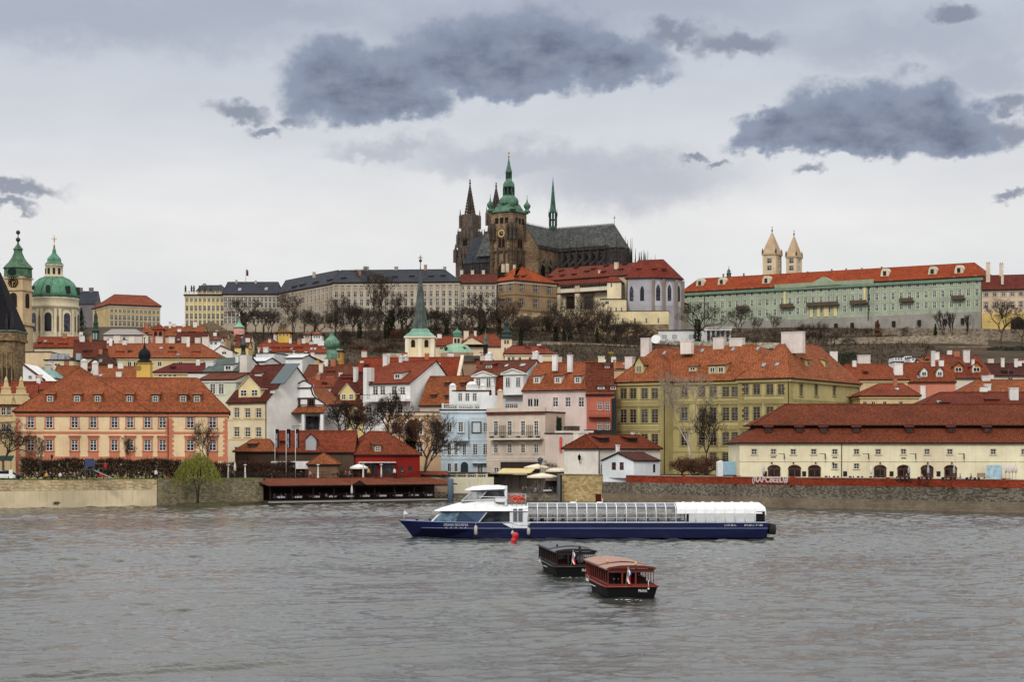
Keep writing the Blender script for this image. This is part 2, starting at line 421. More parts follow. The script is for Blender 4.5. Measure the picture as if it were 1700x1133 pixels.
            if ridge: m.tube([(pu,-og,rz),(pu,D,rz)],.13,5,0)
            s.top=ez-t+.0; s.gab=('f',pu,rz-t-.02); s.k=kk; s.top=ez+kk*o-t-.01
        elif kind=='flat':
            m.box(-o,W+o,-o,D+o,ez-t,ez,1,0); s.top=ez-t-.004; s.k=0
        s.rz=rz; s.rv=rv
        return m.build(name,mats,s.t)
    def walls(s,top=None,name='wall',z0=-.5,cornice=None,holes=True):
        W,D=s.W,s.depth; zt=top if top is not None else s.top; m=MB(); g=s.gab
        wallgrid(m,W,z0,zt,s.holes['f'],lambda a,d,z:(a,d,z)); wallgrid(m,D,z0,zt,s.holes['r'],lambda a,d,z:(W-d,a,z))
        wallgrid(m,D,z0,zt,s.holes['l'],lambda a,d,z:(d,a,z)); m.face([(W,D,z0),(0,D,z0),(0,D,zt),(W,D,zt)])
        if g and g[0]=='s':
            for u in (0,W): m.face([(u,0,zt),(u,D,zt),(u,g[1],g[2])])
            m.face([(0,0,zt),(0,D,zt),(W,D,zt),(W,0,zt)])
        elif g:
            for v in (0,D): m.face([(0,v,zt),(W,v,zt),(g[1],v,g[2])])
            m.face([(0,0,zt),(0,D,zt),(W,D,zt),(W,0,zt)])
        else: m.face([(0,0,zt),(W,0,zt),(W,D,zt),(0,D,zt)])
        o=m.build(name,[s.wall],s.t)
        if cornice:
            col,hh=cornice; c=MB(); c.box(-.22,W+.22,-.22,-.003,zt-hh,zt-.01); c.box(W+.003,W+.22,0,D,zt-hh,zt-.01); c.box(-.22,-.003,0,D,zt-hh,zt-.01); c.build('cornice',[plaster(col,.25)],s.t)
        if s.extra:
            e=MB(); mats=[]
            for me,loc,rz in s.extra:
                M=Matrix.Translation(loc)@Matrix.Rotation(rz,4,'Z')
                for p in me.polygons:
                    mt=me.materials[p.material_index]
                    if mt not in mats: mats.append(mt)
                    e.face([M@me.vertices[i].co for i in p.vertices],mats.index(mt))
            tag(e.build('remaining_windows',mats,s.t),kind='stuff')
        return o
    def band(s,py,th,col,proud=.06,name='belt_course',px=None,side=False):
        _,z=s.uz(px or ppx(s.O+s.uh*s.W/2),py); m=MB(); m.box(-proud,s.W+proud,-proud,-.002,z-th/2,z+th/2)
        if side: m.box(s.W+.002,s.W+proud,0,s.depth,z-th/2,z+th/2)
        m.build(name,[plaster(col,.25)],s.t)
    def pxbox(s,name,mat,x0,x1,yt,yb,v0,v1,parent=None):
        u0,zt=s.uz(x0,yt,v0); u1,_=s.uz(x1,yt,v0); _,zb=s.uz(x0,yb,v0); m=MB(); m.box(u0,u1,v0,v1,zb,zt); return m.build(name,mat if isinstance(mat,list) else [mat],parent or s.t)
    def chimney(s,x0,x1,yt,yb,v=None,col=(214,208,200),d=None,rnd_top=False,pots=0,cap=(120,110,104)):
        v=s.rv if v is None else v
        u0,zt=s.uz(x0,yt,v); u1,_=s.uz(x1,yt,v); _,zb=s.uz(x0,yb,v); w=u1-u0; d=min(d or 9,max(.6,min(1.3,w*.6))); sh=d*s.uh.y/s.uh.x
        if sh<0: u1=max(u0+w*.45,u1+sh)
        else: u0=min(u1-w*.45,u0+sh)
        w=u1-u0; m=MB()
        zb-=.9; h=zt-zb
        m.box(u0,u1,v-d/2,v+d/2,zb,zt-.16*min(1,h/2)); m.box(u0-.07,u1+.07,v-d/2-.07,v+d/2+.07,zt-.16*min(1,h/2)+.003,zt,0,1)
        for i in range(pots):
            x=u0+(i+.5)*w/pots; m.lathe([(.14,zt+.003),(.11,zt+.5)],6,1,(x,v))
        if rnd_top: m.lathe([(w/2,zt),(w*.42,zt+w*.2),(w*.2,zt+w*.34),(.02,zt+w*.38)],10,0,((u0+u1)/2,v),sy=d/w)
        m.build('chimney',[plaster(col,.45),paint(cap,.8)],s.t)
    def dormer(s,px,pt,pb,w,kind='shed',cheek=None,style='four',rt=None,tilem=None,win=True,ov=.2,wfrac=.68,hz=None,fr=None,double=False):
        ub,v,zb=s.onroof(px,pb); sc=s.uz(px+1,pb,v)[0]-s.uz(px,pb,v)[0]; hw=w*sc/2; zt=s.uz(px,pt,v)[1]; h=zt-zb; k=s.k
        ck=plaster(cheek,.3) if cheek else s.wall; m=MB(); tm=tilem or s.tile
        zb2=zb-.1
        if kind=='shed':
            k2=k*.28; L2=(h)/(k-k2); vb=v+L2
            for u in (ub-hw,ub+hw): m.face([(u,v,zb2),(u,v,zt),(u,vb,zt+k2*L2),(u,vb,zb+k*L2-.15)])
            m.face([(ub-hw,v,zb2),(ub+hw,v,zb2),(ub+hw,v,zt),(ub-hw,v,zt)])
            a=ub-hw-ov; b=ub+hw+ov; z0=zt-k2*.25+.02; z1=zt+k2*L2+.02; v0=v-.25; v1=vb+.12; t=.12
            m.hexa([(a,v0,z0),(b,v0,z0),(b,v1,z1+k2*.1),(a,v1,z1+k2*.1),(a,v0,z0+t),(b,v0,z0+t),(b,v1,z1+t),(a,v1,z1+t)],2,1)
        else:
            rise=(rt if rt is not None else hw*.75); zr=zt+rise; vb=v+h/k; vr=v+(h+rise)/k
            for u in (ub-hw,ub+hw): m.face([(u,v,zb2),(u,v,zt),(u,vb,zt),])
            m.face([(ub-hw,v,zb2),(ub+hw,v,zb2),(ub+hw,v,zt),(ub,v,zr),(ub-hw,v,zt)])
            v0=v-.25; e=ov; t=.12; kk=rise/hw
            for sg in (-1,1):
                A=(ub+sg*(hw+e),v0,zt-kk*e+.01); B=(ub,v0,zr+.01); C=(ub,vr+.1,zr+.01); E=(ub+sg*(hw+e),vb+.1,zt-kk*e+.01)
                up=lambda p:(p[0],p[1],p[2]+t)
                c=[A,B,C,E] if sg<0 else [B,A,E,C]
                m.hexa(c+[up(q) for q in c],3 if kind=='ped' else 2,1)
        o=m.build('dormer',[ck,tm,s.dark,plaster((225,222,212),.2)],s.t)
        if win:
            n=2 if double else 1
            for i in range(n):
                ww=round(2*hw*wfrac/n*(.85 if double else 1),1); x=ub+((i-.5)*hw if double else 0); hh=round(h*.7,1)
                me,pme=window_mesh(max(.4,ww),max(.4,hh),fr or s.fr,s.gl,None,style,s.near)
                q=link('window',me,o,(x,v-.16,zb+h*.14))
                if pme: pass
                if pme: link('pane',pme,q)
        return o
    def skylight(s,px,py,w=4,h=5):
        u,v,z=s.onroof(px,py); sc=s.uz(px+1,py,v)[0]-s.uz(px,py,v)[0]; a=w*sc/2; dv=h*sc/2/max(.6,s.k); k=s.k; m=MB(); z+=.02
        m.hexa([(u-a,v-dv,z-k*dv),(u+a,v-dv,z-k*dv),(u+a,v+dv,z+k*dv),(u-a,v+dv,z+k*dv),(u-a,v-dv,z-k*dv+.12),(u+a,v-dv,z-k*dv+.12),(u+a,v+dv,z+k*dv+.12),(u-a,v+dv,z+k*dv+.12)],1,0)
        m.build('skylight',[glassm((150,160,170)),paint((70,66,64))],s.t)
    def pipe(s,px,yt,yb,r=.07):
        u,zt=s.uz(px,yt); _,zb=s.uz(px,yb); m=MB(); m.tube([(u,-.35,zt),(u,-.12,zt-.5),(u,-.12,zb)],r,6); m.build('downpipe',[paint((58,46,42))],s.t)
def simple(name,label,xa,xb,D,depth,ep,rp,wall,tilec,kind='side',ra=None,rb=None,yaw=0,base=None,rv=None,group=None,cat='house',**kw):
    h=House(name,label,cat,xa,xb,D,depth,wall,base,yaw,group,tilec,**kw); h.roof(kind,ep,rp,ra,rb,rv); return h
# ------------------------------------------------------------ camera, light, sky
cam=bpy.data.cameras.new('camera'); co=link('camera',cam); co.location=CAM; co.rotation_euler=(PI/2,0,0)
cam.sensor_width=36; cam.lens=F/1700*36; cam.shift_x=0; cam.shift_y=(HZ-566.5)/1700; cam.clip_end=20000; cam.clip_start=1; S.camera=co
SUN_EL,SUN_AZ=R(40),R(196)      # azimuth clockwise from +Y: behind the camera, to its left
sl=bpy.data.lights.new('sun','SUN'); sl.energy=1.5; sl.angle=R(11); sl.color=(1,.95,.88); so=link('sun',sl)
sd=Vector((math.sin(SUN_AZ)*math.cos(SUN_EL),math.cos(SUN_AZ)*math.cos(SUN_EL),math.sin(SUN_EL)))
so.rotation_euler=(-sd).to_track_quat('-Z','Y').to_euler()
w=bpy.data.worlds.new('World'); S.world=w; w.use_nodes=True; t=w.node_tree; t.nodes.clear()
out=nd(t,'ShaderNodeOutputWorld'); bg=nd(t,'ShaderNodeBackground'); L(t,bg.outputs[0],out.inputs[0])
sky=nd(t,'ShaderNodeTexSky',sky_type='NISHITA',sun_disc=False,sun_elevation=SUN_EL,sun_rotation=SUN_AZ)
gen=nd(t,'ShaderNodeTexCoord').outputs['Generated']; sp=nd(t,'ShaderNodeSeparateXYZ'); L(t,gen,sp.inputs[0])
AZ=mth(t,'MULTIPLY',mth(t,'ARCTAN2',sp.outputs[0],sp.outputs[1]),57.2958); EL=mth(t,'MULTIPLY',mth(t,'ARCSINE',sp.outputs[2]),57.2958)
cv=nd(t,'ShaderNodeCombineXYZ'); L(t,AZ,cv.inputs[0]); L(t,EL,cv.inputs[1]); ang=cv.outputs[0]
def dirang(px,py):
    d=ray(px,py).normalized(); return math.degrees(math.atan2(d.x,d.y)),math.degrees(math.asin(d.z))
# warp the angles for billowy outlines
def wnoise(scale,det,amp,sx=(1,1,1)):
    mp=nd(t,'ShaderNodeMapping'); mp.inputs['Scale'].default_value=sx; L(t,ang,mp.inputs[0])
    n=nd(t,'ShaderNodeTexNoise',Scale=scale,Detail=det,Roughness=.58); L(t,mp.outputs[0],n.inputs['Vector'])
    v=nd(t,'ShaderNodeVectorMath',operation='SUBTRACT'); L(t,n.outputs['Color'],v.inputs[0]); v.inputs[1].default_value=(.5,.5,.5)
    s2=nd(t,'ShaderNodeVectorMath',operation='SCALE'); L(t,v.outputs[0],s2.inputs[0]); s2.inputs['Scale'].default_value=amp; return s2.outputs[0],n.outputs['Fac']
w1,_=wnoise(.62,8,1.95,(1,1.35,1)); w2,n2=wnoise(2.6,8,.5)
va=nd(t,'ShaderNodeVectorMath',operation='ADD'); L(t,ang,va.inputs[0]); L(t,w1,va.inputs[1])
vb=nd(t,'ShaderNodeVectorMath',operation='ADD'); L(t,va.outputs[0],vb.inputs[0]); L(t,w2,vb.inputs[1])
ws=nd(t,'ShaderNodeSeparateXYZ'); L(t,vb.outputs[0],ws.inputs[0]); WX,WY=ws.outputs[0],ws.outputs[1]
def blob(px,py,rx,ryu,ryd):
    a,e=dirang(px,py); k=57.2958/F*1.0
    dx=mth(t,'DIVIDE',mth(t,'SUBTRACT',WX,a),rx*k); dy=mth(t,'SUBTRACT',WY,e)
    up=mth(t,'DIVIDE',mth(t,'MAXIMUM',dy,0.),ryu*k); dn=mth(t,'DIVIDE',mth(t,'MINIMUM',dy,0.),ryd*k)
    q=mth(t,'ADD',mth(t,'MULTIPLY',dx,dx),mth(t,'ADD',mth(t,'MULTIPLY',up,up),mth(t,'MULTIPLY',dn,dn)))
    return mth(t,'SUBTRACT',1.,mth(t,'SQRT',q))
def union(bl):
    m=None
    for b in bl:
        x=blob(*b); m=x if m is None else mth(t,'SMOOTH_MAX',m,x,.25)
    return m
big=[(560,150,110,85,55),(640,150,110,75,50),(680,175,80,40,36),(600,165,120,50,45),(770,100,130,80,60),(900,95,130,85,50),(1010,110,115,55,38),(840,130,160,60,35),
     (1290,225,95,35,32),(1385,205,100,70,50),(1500,205,110,78,52),(1585,225,90,60,36),(1440,235,200,50,24),(1535,180,80,50,40)]
small=[(398,192,50,22,16),(488,200,26,16,14),(440,221,36,10,9),(20,318,95,16,14),(10,345,60,12,9),(1685,215,44,22,24),(1675,170,36,18,16),(1590,18,50,20,16),
       (1345,284,24,12,9),(1200,272,20,10,9),(1160,260,26,8,8),(1230,75,85,30,22),(1680,327,34,9,8),(1120,62,60,20,18),(430,445,0.1,.1,.1)]
faint=[(880,270,260,40,34),(1040,300,240,60,60),(1000,20,420,60,50),(1500,70,260,70,50),(120,30,520,70,60),(820,40,300,60,50),(640,250,120,24,18),(1640,120,110,60,40),(420,20,300,50,40)]
def soft(x,a,b): 
    mr=nd(t,'ShaderNodeMapRange',interpolation_type='SMOOTHSTEP'); L(t,x,mr.inputs[0]); mr.inputs[1].default_value=a; mr.inputs[2].default_value=b; return mr.outputs[0]
mbig=soft(union(big),-.14,.27); msm=mth(t,'MULTIPLY',soft(union(small),-.25,.6),.8); mf=mth(t,'MULTIPLY',soft(union(faint),-.25,.75),.5)
core=soft(union(big),.1,.85)
elf=nd(t,'ShaderNodeMapRange'); L(t,EL,elf.inputs[0]); elf.inputs[1].default_value=-2; elf.inputs[2].default_value=90; elf=elf.outputs[0]
def e_(d): return (d+2)/92
base=ramp(t,elf,[(0,lin((216,217,217))),(e_(3.5),lin((226,227,227))),(e_(7.5),lin((236,235,234))),(e_(10.5),lin((212,216,222))),(e_(14.5),lin((190,197,210))),(e_(20),lin((222,222,222))),(e_(26),(.93,.91,.88)),(e_(45),(1.0,.98,.95)),(1,(1.0,.98,.95))])
_,lowf=wnoise(.16,5,1,(1,2.6,1)); base=mixc(t,1.,base,ramp(t,lowf,[(.3,(.93,.935,.95)),(.7,(1.04,1.04,1.04))]),'MULTIPLY')
nish=nd(t,'ShaderNodeVectorMath',operation='SCALE'); L(t,sky.outputs[0],nish.inputs[0]); nish.inputs['Scale'].default_value=.1
col=mixc(t,.03,base,nish.outputs[0])
col=mixc(t,mf,col,lin((150,158,178))); col=mixc(t,msm,col,lin((126,134,154)))
_,cn=wnoise(.9,7,1,(.85,1.5,1))
dk=mixc(t,ramp(t,cn,[(.35,0.),(.65,1.)]),lin((100,110,134)),lin((140,148,168)))
edge=mixc(t,core,lin((142,153,174)),dk)
col=mixc(t,mth(t,'MULTIPLY',mbig,.95),col,edge)
# the heavy overcast overhead is the main light
boost=nd(t,'ShaderNodeMapRange'); L(t,EL,boost.inputs[0]); boost.inputs[1].default_value=14.5; boost.inputs[2].default_value=34; boost.inputs[3].default_value=1.; boost.inputs[4].default_value=1.7
sc=nd(t,'ShaderNodeVectorMath',operation='SCALE'); L(t,col,sc.inputs[0]); zen=nd(t,'ShaderNodeMapRange'); L(t,EL,zen.inputs[0]); zen.inputs[1].default_value=38; zen.inputs[2].default_value=80; zen.inputs[3].default_value=1.; zen.inputs[4].default_value=.55; L(t,mth(t,'MULTIPLY',boost.outputs[0],zen.outputs[0]),sc.inputs['Scale'])
L(t,sc.outputs[0],bg.inputs[0]); bg.inputs[1].default_value=1.0
w.cycles.sampling_method='MANUAL'; w.cycles.sample_map_resolution=512
S.view_settings.view_transform='Standard'; S.view_settings.look='None'; S.view_settings.exposure=0; S.view_settings.gamma=1; S.view_settings.use_curve_mapping=False
S.cycles.max_bounces=5; S.cycles.diffuse_bounces=1; S.cycles.glossy_bounces=3; S.cycles.transparent_max_bounces=12; S.cycles.caustics_reflective=False; S.cycles.caustics_refractive=False
S.cycles.use_adaptive_sampling=True; S.cycles.adaptive_threshold=.02
# ------------------------------------------------------------ river
m,tt,b=nt('river_water')
g=gpos(tt); b.inputs['Base Color'].default_value=(.042,.046,.039,1); b.inputs['Roughness'].default_value=.03; b.inputs['IOR'].default_value=1.4
h3=noise(tt,g,4.,3,.6); bump(tt,b,h3,.045,1.0); WATER=m
import numpy as np
rs=np.random.RandomState(4)
def waveheight(X,Y):
    H=np.zeros_like(X); n=84; lam=np.exp(rs.uniform(np.log(.45),np.log(5),n)); th=rs.normal(1.75,.62,n); ph=rs.uniform(0,6.28,n); ak=.21*np.sqrt(2/n)
    gust=.72+.42*np.sin(X*.021+1.3*np.sin(Y*.017))*np.sin(Y*.035+.8*np.sin(X*.013)+1.)+.25*np.sin(X*.05-Y*.11)
    gst=np.clip(gust,.4,1.35)
    for x0,y0,x1,y1,wd in ((-17,63.5,-2,76,1.3),(-29,94,-17,104,1.2),(-14,99,3,103,1.0)):
        d=np.array((x1-x0,y1-y0)); Ln=np.hypot(*d); d=d/Ln; s_=(X-x0)*d[0]+(Y-y0)*d[1]; q=-(X-x0)*d[1]+(Y-y0)*d[0]
        gst=gst*(1-.8*np.exp(-((q+.5*np.sin(s_*.6))/wd)**2)*np.clip((s_+4)/8,0,1)*np.clip((Ln+4-s_)/8,0,1))
    for l,t_,p in zip(lam,th,ph):
        kk=2*np.pi/l; a=ak/kk; sn=np.sin(kk*(X*np.cos(t_)+Y*np.sin(t_))+p); H+=a*(2*((sn+1)/2)**1.9-1)*gst
    for (x0,y0),(x1,y1),wd,l,am in (((-46,88),(-16,104),3.,2.,.09),((-24,60),(2,78),2.4,1.7,.10),((-20,67),(12,86),3.,1.5,.05),((5,103),(-14,94),3.,1.6,.07),((7,104),(30,92),3.,1.6,.05),((0,122),(-30,112),3.,1.5,.05)):
        d=np.array((x1-x0,y1-y0)); Ln=np.hypot(*d); d=d/Ln; s_=(X-x0)*d[0]+(Y-y0)*d[1]; q=-(X-x0)*d[1]+(Y-y0)*d[0]
        H+=am*np.exp(-(q/wd)**2)*np.clip((s_+6)/8,0,1)*np.clip((Ln+6-s_)/10,0,1)*np.sin(2*np.pi*q/l+.6*np.sin(s_*.5))
    return H
Yr=[52.]
while Yr[-1]<352: Yr.append(Yr[-1]+max(.1,Yr[-1]*.0014))
Yr=np.array(Yr); nc=560; uu=np.linspace(-1,1,nc)
Yg=np.repeat(Yr[:,None],nc,1); Xg=uu[None,:]*(Yg*.30+14); Zg=waveheight(Xg,Yg); ed=np.clip((1-np.abs(uu))*20,0,1)[None,:]; Zg=Zg*ed*np.clip((Yg-52)/6,0,1)
V=np.stack([Xg,Yg,Zg],-1).reshape(-1,3).astype(np.float32); nr=len(Yr); ii=(np.arange(nr-1)[:,None]*nc+np.arange(nc-1)[None,:]).ravel(); Fq=np.stack([ii,ii+1,ii+nc+1,ii+nc],-1).astype(np.int32)
def bulk(name,V,Fq,mat):
    me=bpy.data.meshes.new(name); me.vertices.add(len(V)); me.vertices.foreach_set('co',V.ravel()); me.loops.add(Fq.size); me.loops.foreach_set('vertex_index',Fq.ravel()); me.polygons.add(len(Fq)); me.polygons.foreach_set('loop_start',np.arange(0,Fq.size,4,dtype=np.int32)); me.polygons.foreach_set('loop_total',np.full(len(Fq),4,np.int32)); me.polygons.foreach_set('use_smooth',np.ones(len(Fq),bool)); me.update(); me.validate(); me.materials.append(mat); return link(name,me)
# still water beyond the rippled reach, joined to it edge to edge
e=lambda i,j:tuple(V[i*nc+j]); B_=[]
def flat(pts): B_.append(pts)
xl,xr=lambda y:-(y*.30+14),lambda y:y*.30+14
flat([(-1500,-60,0),(1500,-60,0),(1500,52,0),(xr(52),52,0),(xl(52),52,0),(-1500,52,0)]); y2=float(Yr[-1])
flat([(-1500,52,0),(xl(52),52,0),(xl(y2),y2,0),(-1500,y2,0)]); flat([(xr(52),52,0),(1500,52,0),(1500,y2,0),(xr(y2),y2,0)]); flat([(-1500,y2,0),(1500,y2,0),(1500,400,0),(-1500,400,0)])
ob=bulk('river',V,Fq,WATER); bm=bmesh.new(); bm.from_mesh(ob.data)
for p in B_: bm.faces.new([bm.verts.new(q) for q in p])
bm.to_mesh(ob.data); bm.free(); tag(ob,kind='structure')
# ------------------------------------------------------------ ground sheet
GR=mottled((58,48,40),(82,70,58),.06,(54,58,40),.5,name='earth')
def gstart(X):
    s=shore(X)
    if -43.6<X<-12.2: return s+7
    if -12.2<=X<8.5: return s+16
    return s+.8
gx=sorted(set([-9000,-3000,-1500,-900,-600,-450,-380]+list(range(-320,321,16))+[-43.7,-43.5,-12.3,-12.1,8.4,8.6,380,450,600,900,1500,3000,9000]))
off=[0,8,20,40,70,100,130,155,180,205,230,255,280,305,330,355,380,405,430,455,480,510,560,620,720,900,1200,2000,4000,9000]
mb=MB(); P={}
for i,X in enumerate(gx):
    g0=gstart(X)
    for j,d in enumerate(off): P[i,j]=(X,g0+d,tz(X,g0+d))
for i in range(len(gx)-1):
    for j in range(len(off)-1): mb.face([P[i,j],P[i+1,j],P[i+1,j+1],P[i,j+1]],0,True)
tag(mb.build('ground',[GR]),kind='structure')
def wallrun(name,label,cat,pts,z0,z1,th,mat,capm=None,capz=0,group=None,parent=None,hcap=.18,partname=None):
    # a wall following plan points (left to right), thickness away from the camera
    m=MB()
    for (x0,y0),(x1,y1) in zip(pts,pts[1:]):
        d=Vector((x1-x0,y1-y0,0)).normalized(); n=Vector((-d.y,d.x,0))*th
        za,zb=(z1 if not isinstance(z1,tuple) else z1)if not isinstance(z1,tuple) else z1[0],(z1 if not isinstance(z1,tuple) else z1[1])
        c=[(x0,y0),(x1,y1),(x1+n.x,y1+n.y),(x0+n.x,y0+n.y)]
        m.hexa([(p[0],p[1],z0) for p in c]+[(c[0][0],c[0][1],za),(c[1][0],c[1][1],zb),(c[2][0],c[2][1],zb),(c[3][0],c[3][1],za)],0)
        if capm:
            e=Vector((-d.y,d.x,0))*.1
            q=[(x0-e.x,y0-e.y),(x1-e.x,y1-e.y),(x1+n.x+e.x,y1+n.y+e.y),(x0+n.x+e.x,y0+n.y+e.y)]
            zz=[za,zb,zb,za]
            m.hexa([(p[0],p[1],zz[i]+.003) for i,p in enumerate(q)]+[(p[0],p[1],zz[i]+hcap) for i,p in enumerate(q)],1)
    o=m.build(partname or name,[mat]+([capm] if capm else []),parent)
    if not parent: tag(o,label,cat,group)
    return o
def spts(a,b,n=8,dy=0):
    xs=[a+(b-a)*i/n for i in range(n+1)]; return [(x,shore(x)+dy) for x in xs]
SAND=stone((214,192,152),.55,.24,.02,.3,.45); GREY=stone((126,118,106),.42,.22,.03,.55,.7); GREYLO=stone((128,116,100),.8,.4,.012,.12,.35); WARM=stone((192,168,122),.75,.36,.02,.3,.3)
q=thing('quay_wall','long sandy stone quay wall below the lawn at the left','quay wall',(0,0,0))
wallrun('lower','','',spts(-140,-60,8),-1.5,2.55,.8,plaster((220,202,168),.6),parent=q,partname='base'); wallrun('upper','','',spts(-140,-60,8,.06),2.56,4.25,.7,SAND,parent=q,partname='masonry')
wallrun('quay_wall','grey weathered quay wall with dark streaks between willow and river terrace','quay wall',spts(-59.9,-43.5,4),-1.5,4.3,.8,stone((140,130,106),.5,.3,.02,.3,.95))
wallrun('quay_wall','pale yellowish sandstone quay wall with dark stain under the white house','quay wall',[(8.6,337.8),(16.4,329)],-1.5,4.75,.9,WARM,stone((170,158,136),1.2,.3),0)
gw=thing('quay_wall','long grey rubble quay wall with red brick parapet at the right','quay wall',(0,0,0))
wallrun('','','',spts(16.5,140,14),-1.5,1.5,.95,GREYLO,parent=gw,partname='base')
wallrun('','','',spts(16.5,140,14,.08),1.503,3.55,.85,GREY,parent=gw,partname='masonry')
BRICK=stone((150,66,46),.5,.16,.015,.25,.4,'brick_parapet')
wallrun('','','',spts(20.4,140,14,.12),3.553,4.72,.45,BRICK,stone((188,176,158),1.5,.4,.02,.15,.3),parent=gw,partname='brick_parapet',hcap=.14)
m_=MB()
for X in (29.8,37.4,45.2,58,66,72):   # low piers of the parapet
    y=shore(X); m_.box(X-.6,X+.6,y+.1,y+.62,3.56,4.95)
m_.parts('parapet_pier',[BRICK],gw)
# graffiti in white line letters, lying on the parapet face
x0,x1=wx(1247,298),wx(1306,291.5); y0=shore(x0)+.12; y1=shore(x1)+.12
gf=textmesh('(RAPCBEEU#',1.25,0,paint((225,205,205),.7),'graffiti',gw,((x0+x1)/2,(y0+y1)/2-.05,3.68),(PI/2,0,math.atan2(y1-y0,x1-x0)),outline=.045,width=math.hypot(x1-x0,y1-y0))
# back walls closing the set-back parts of the bank
wallrun('retaining_wall','stained cream wall behind the river terrace restaurant','retaining wall',spts(-43.5,-12.2,6,6.6),-1,4.25,.5,plaster((150,134,112),.7))
# low middle quay
mq=MB()
pts=[(-12.3,338),(8.4,338),(8.4,354.5),(-12.3,354.5)]
mq.hexa([(x,y,-1.2) for x,y in pts]+[(x,y,1.15) for x,y in pts]); tag(mq.build('quayside',[stone((120,112,100),.9,.5)]),kind='structure')
rw=wallrun('retaining_wall','pale stained garden wall under the light blue house terrace','retaining wall',[(-12.2,347),(-3.5,347)],1.15,4.2,1.2,plaster((206,200,176),.7))
# riverside strip below the left walls
# lawn on the quay at the left
lw=MB()
for i in range(12):
    a=-140+i*8; c=a+8
    if c>-43.9: c=-43.9
    for d0,d1 in ((.85,6),(6,12)): lw.face([(a,shore(a)+d0,4.26+.02),(c,shore(c)+d0,4.28),(c,shore(c)+d1,4.36),(a,shore(a)+d1,4.36)])
tag(lw.build('lawn',[mottled((70,84,44),(92,96,56),.5,(112,100,70),3.)]),kind='structure')
gb=MB()
for i in range(5000):
    X=rnd.uniform(-118,-45); y=shore(X)+rnd.uniform(.9,9); h=rnd.uniform(.08,.3)
    gb.face([(X-.05,y,4.28),(X+.05,y,4.28),(X+rnd.uniform(-.1,.1),y+rnd.uniform(-.1,.1),4.28+h)])
tag(gb.build('grass',[leafm((84,104,48),(120,126,66))]),'short spring grass along the top of the left quay','grass',kind='stuff')
ORANGE=(190,90,58); RED=(172,70,46); BRED=(140,64,46); DRED=(122,50,40); PALEO=(186,92,58)
# ---- orange-and-cream house at the left
h=House('waterfront_house','cream house with orange quoins and wide hipped roof on the left quay','house',26,378,313,18,(238,208,166),4.3,-9,tilec=ORANGE)
TR=(204,128,98); X1=[51,82,124,155,190,216,245,270,316,353]
h.roof('hip',684,627,128,328,9,o=.5)
su=(TR,.22,True,0,0); sl_=(TR,.28,True,.9,2.9)
h.wins(X1,[(693,711)],12,'six',sur=su); h.wins(X1,[(731,749)],12,'six',sur=sl_)
h.walls(cornice=(TR,.55)); h.band(719,.4,TR); h.band(762,.7,TR)
za=h.uz(30,792)[1]
for a,b in ((0,.55),(h.W-.55,h.W),(h.uz(277,700)[0],h.uz(286,700)[0])):
    m=MB()
    for i in range(26):
        z=.1+i*.42; e=.25 if i%2 else 0
        if z+.42>h.top-.56: break
        m.box(a if a<.1 else a-(e if a<h.W-1 or 1 else 0),b+(e if a<h.W-1 else 0),-.07,-.003,z,z+.41)
    m.build('quoin',[plaster(TR,.25)],h.t)
h.pipe(279,686,790)
# left wing of the roof: a taller hip with its ridge running back
m=MB(); e=h.ez+.03; o=.55; u2=h.uz(250,684)[0]; pu,pz=h.uz(133,610,11.5)
A=(-o,-o,e);B=(u2,-o,e);C=(u2,30,e);E=(-o,30,e);P=(pu,11.5,pz);Q=(pu,22,pz)
m.face([A,B,P]); m.face([B,C,Q,P]); m.face([C,E,Q]); m.face([E,A,P,Q]); m.face([A,E,C,B],1); m.tube([A,P],.12,5); m.tube([P,Q],.12,5); m.tube([B,P],.1,5)
m.build('roof',[h.tile,h.dark],h.t)
for x in (83,128,162,215,258,304,327): h.dormer(x,656,669,13,'shed',(150,120,84),'four')
h.chimney(133,145,600,617,16,(226,224,220),rnd_top=True); h.chimney(152,163,603,615,16,(226,224,220),rnd_top=True); h.skylight(153,619,4,6)
# ---- cream house with pediment dormer and bare white gable
h=House('gabled_house','cream house with pedimented dormer and tall blank white gable wall','house',378,443,350,15,(228,214,184),4.2,38,tilec=DRED)
h.roof('side',668,606); h.wins([393,411,429],[(678,694),(710,726)],9,'six',sur=((226,206,150),.2,True,0,0)); h.win(393,742,750,9,'four'); h.walls()
h.band(670,.5,(226,206,150)); h.band(697,.25,(220,198,140)); h.band(730,.25,(220,198,140)); h.pipe(442,670,750)
m=MB(); m.box(h.W+.004,h.W+.05,.0,h.depth,-.3,h.top-.2); m.build('gable_render',[plaster((242,236,228),.25)],h.t)
m=MB(); g=h.gab; m.face([(h.W+.02,.0,h.top-.2),(h.W+.02,h.depth,h.top-.2),(h.W+.02,g[1],g[2]-.05)]); m.build('gable_peak',[plaster((242,236,228),.25)],h.t)
h.dormer(414,645,660,36,'ped',(230,212,160),'four',rt=2.3,double=True,ov=.35); h.dormer(428,620,627,10,'shed',(220,216,208),win=False); h.dormer(452,647,653,7,'shed',(220,216,208),win=False)
u,v,z=h.onroof(478,618); m=MB(); k=h.k
m.hexa([(u-2.2,v-2.6,z-k*2.6+.05),(u+1.7,v-2.6,z-k*2.6+.05),(u+1.7,v+1.6,z+k*1.6+.05),(u-2.2,v+1.6,z+k*1.6+.05),(u-2.2,v-2.6,z-k*2.6+.2),(u+1.7,v-2.6,z-k*2.6+.2),(u+1.7,v+1.6,z+k*1.6+.2),(u-2.2,v+1.6,z+k*1.6+.2)]); m.build('roof_glazing',[glassm((62,84,92))],h.t)
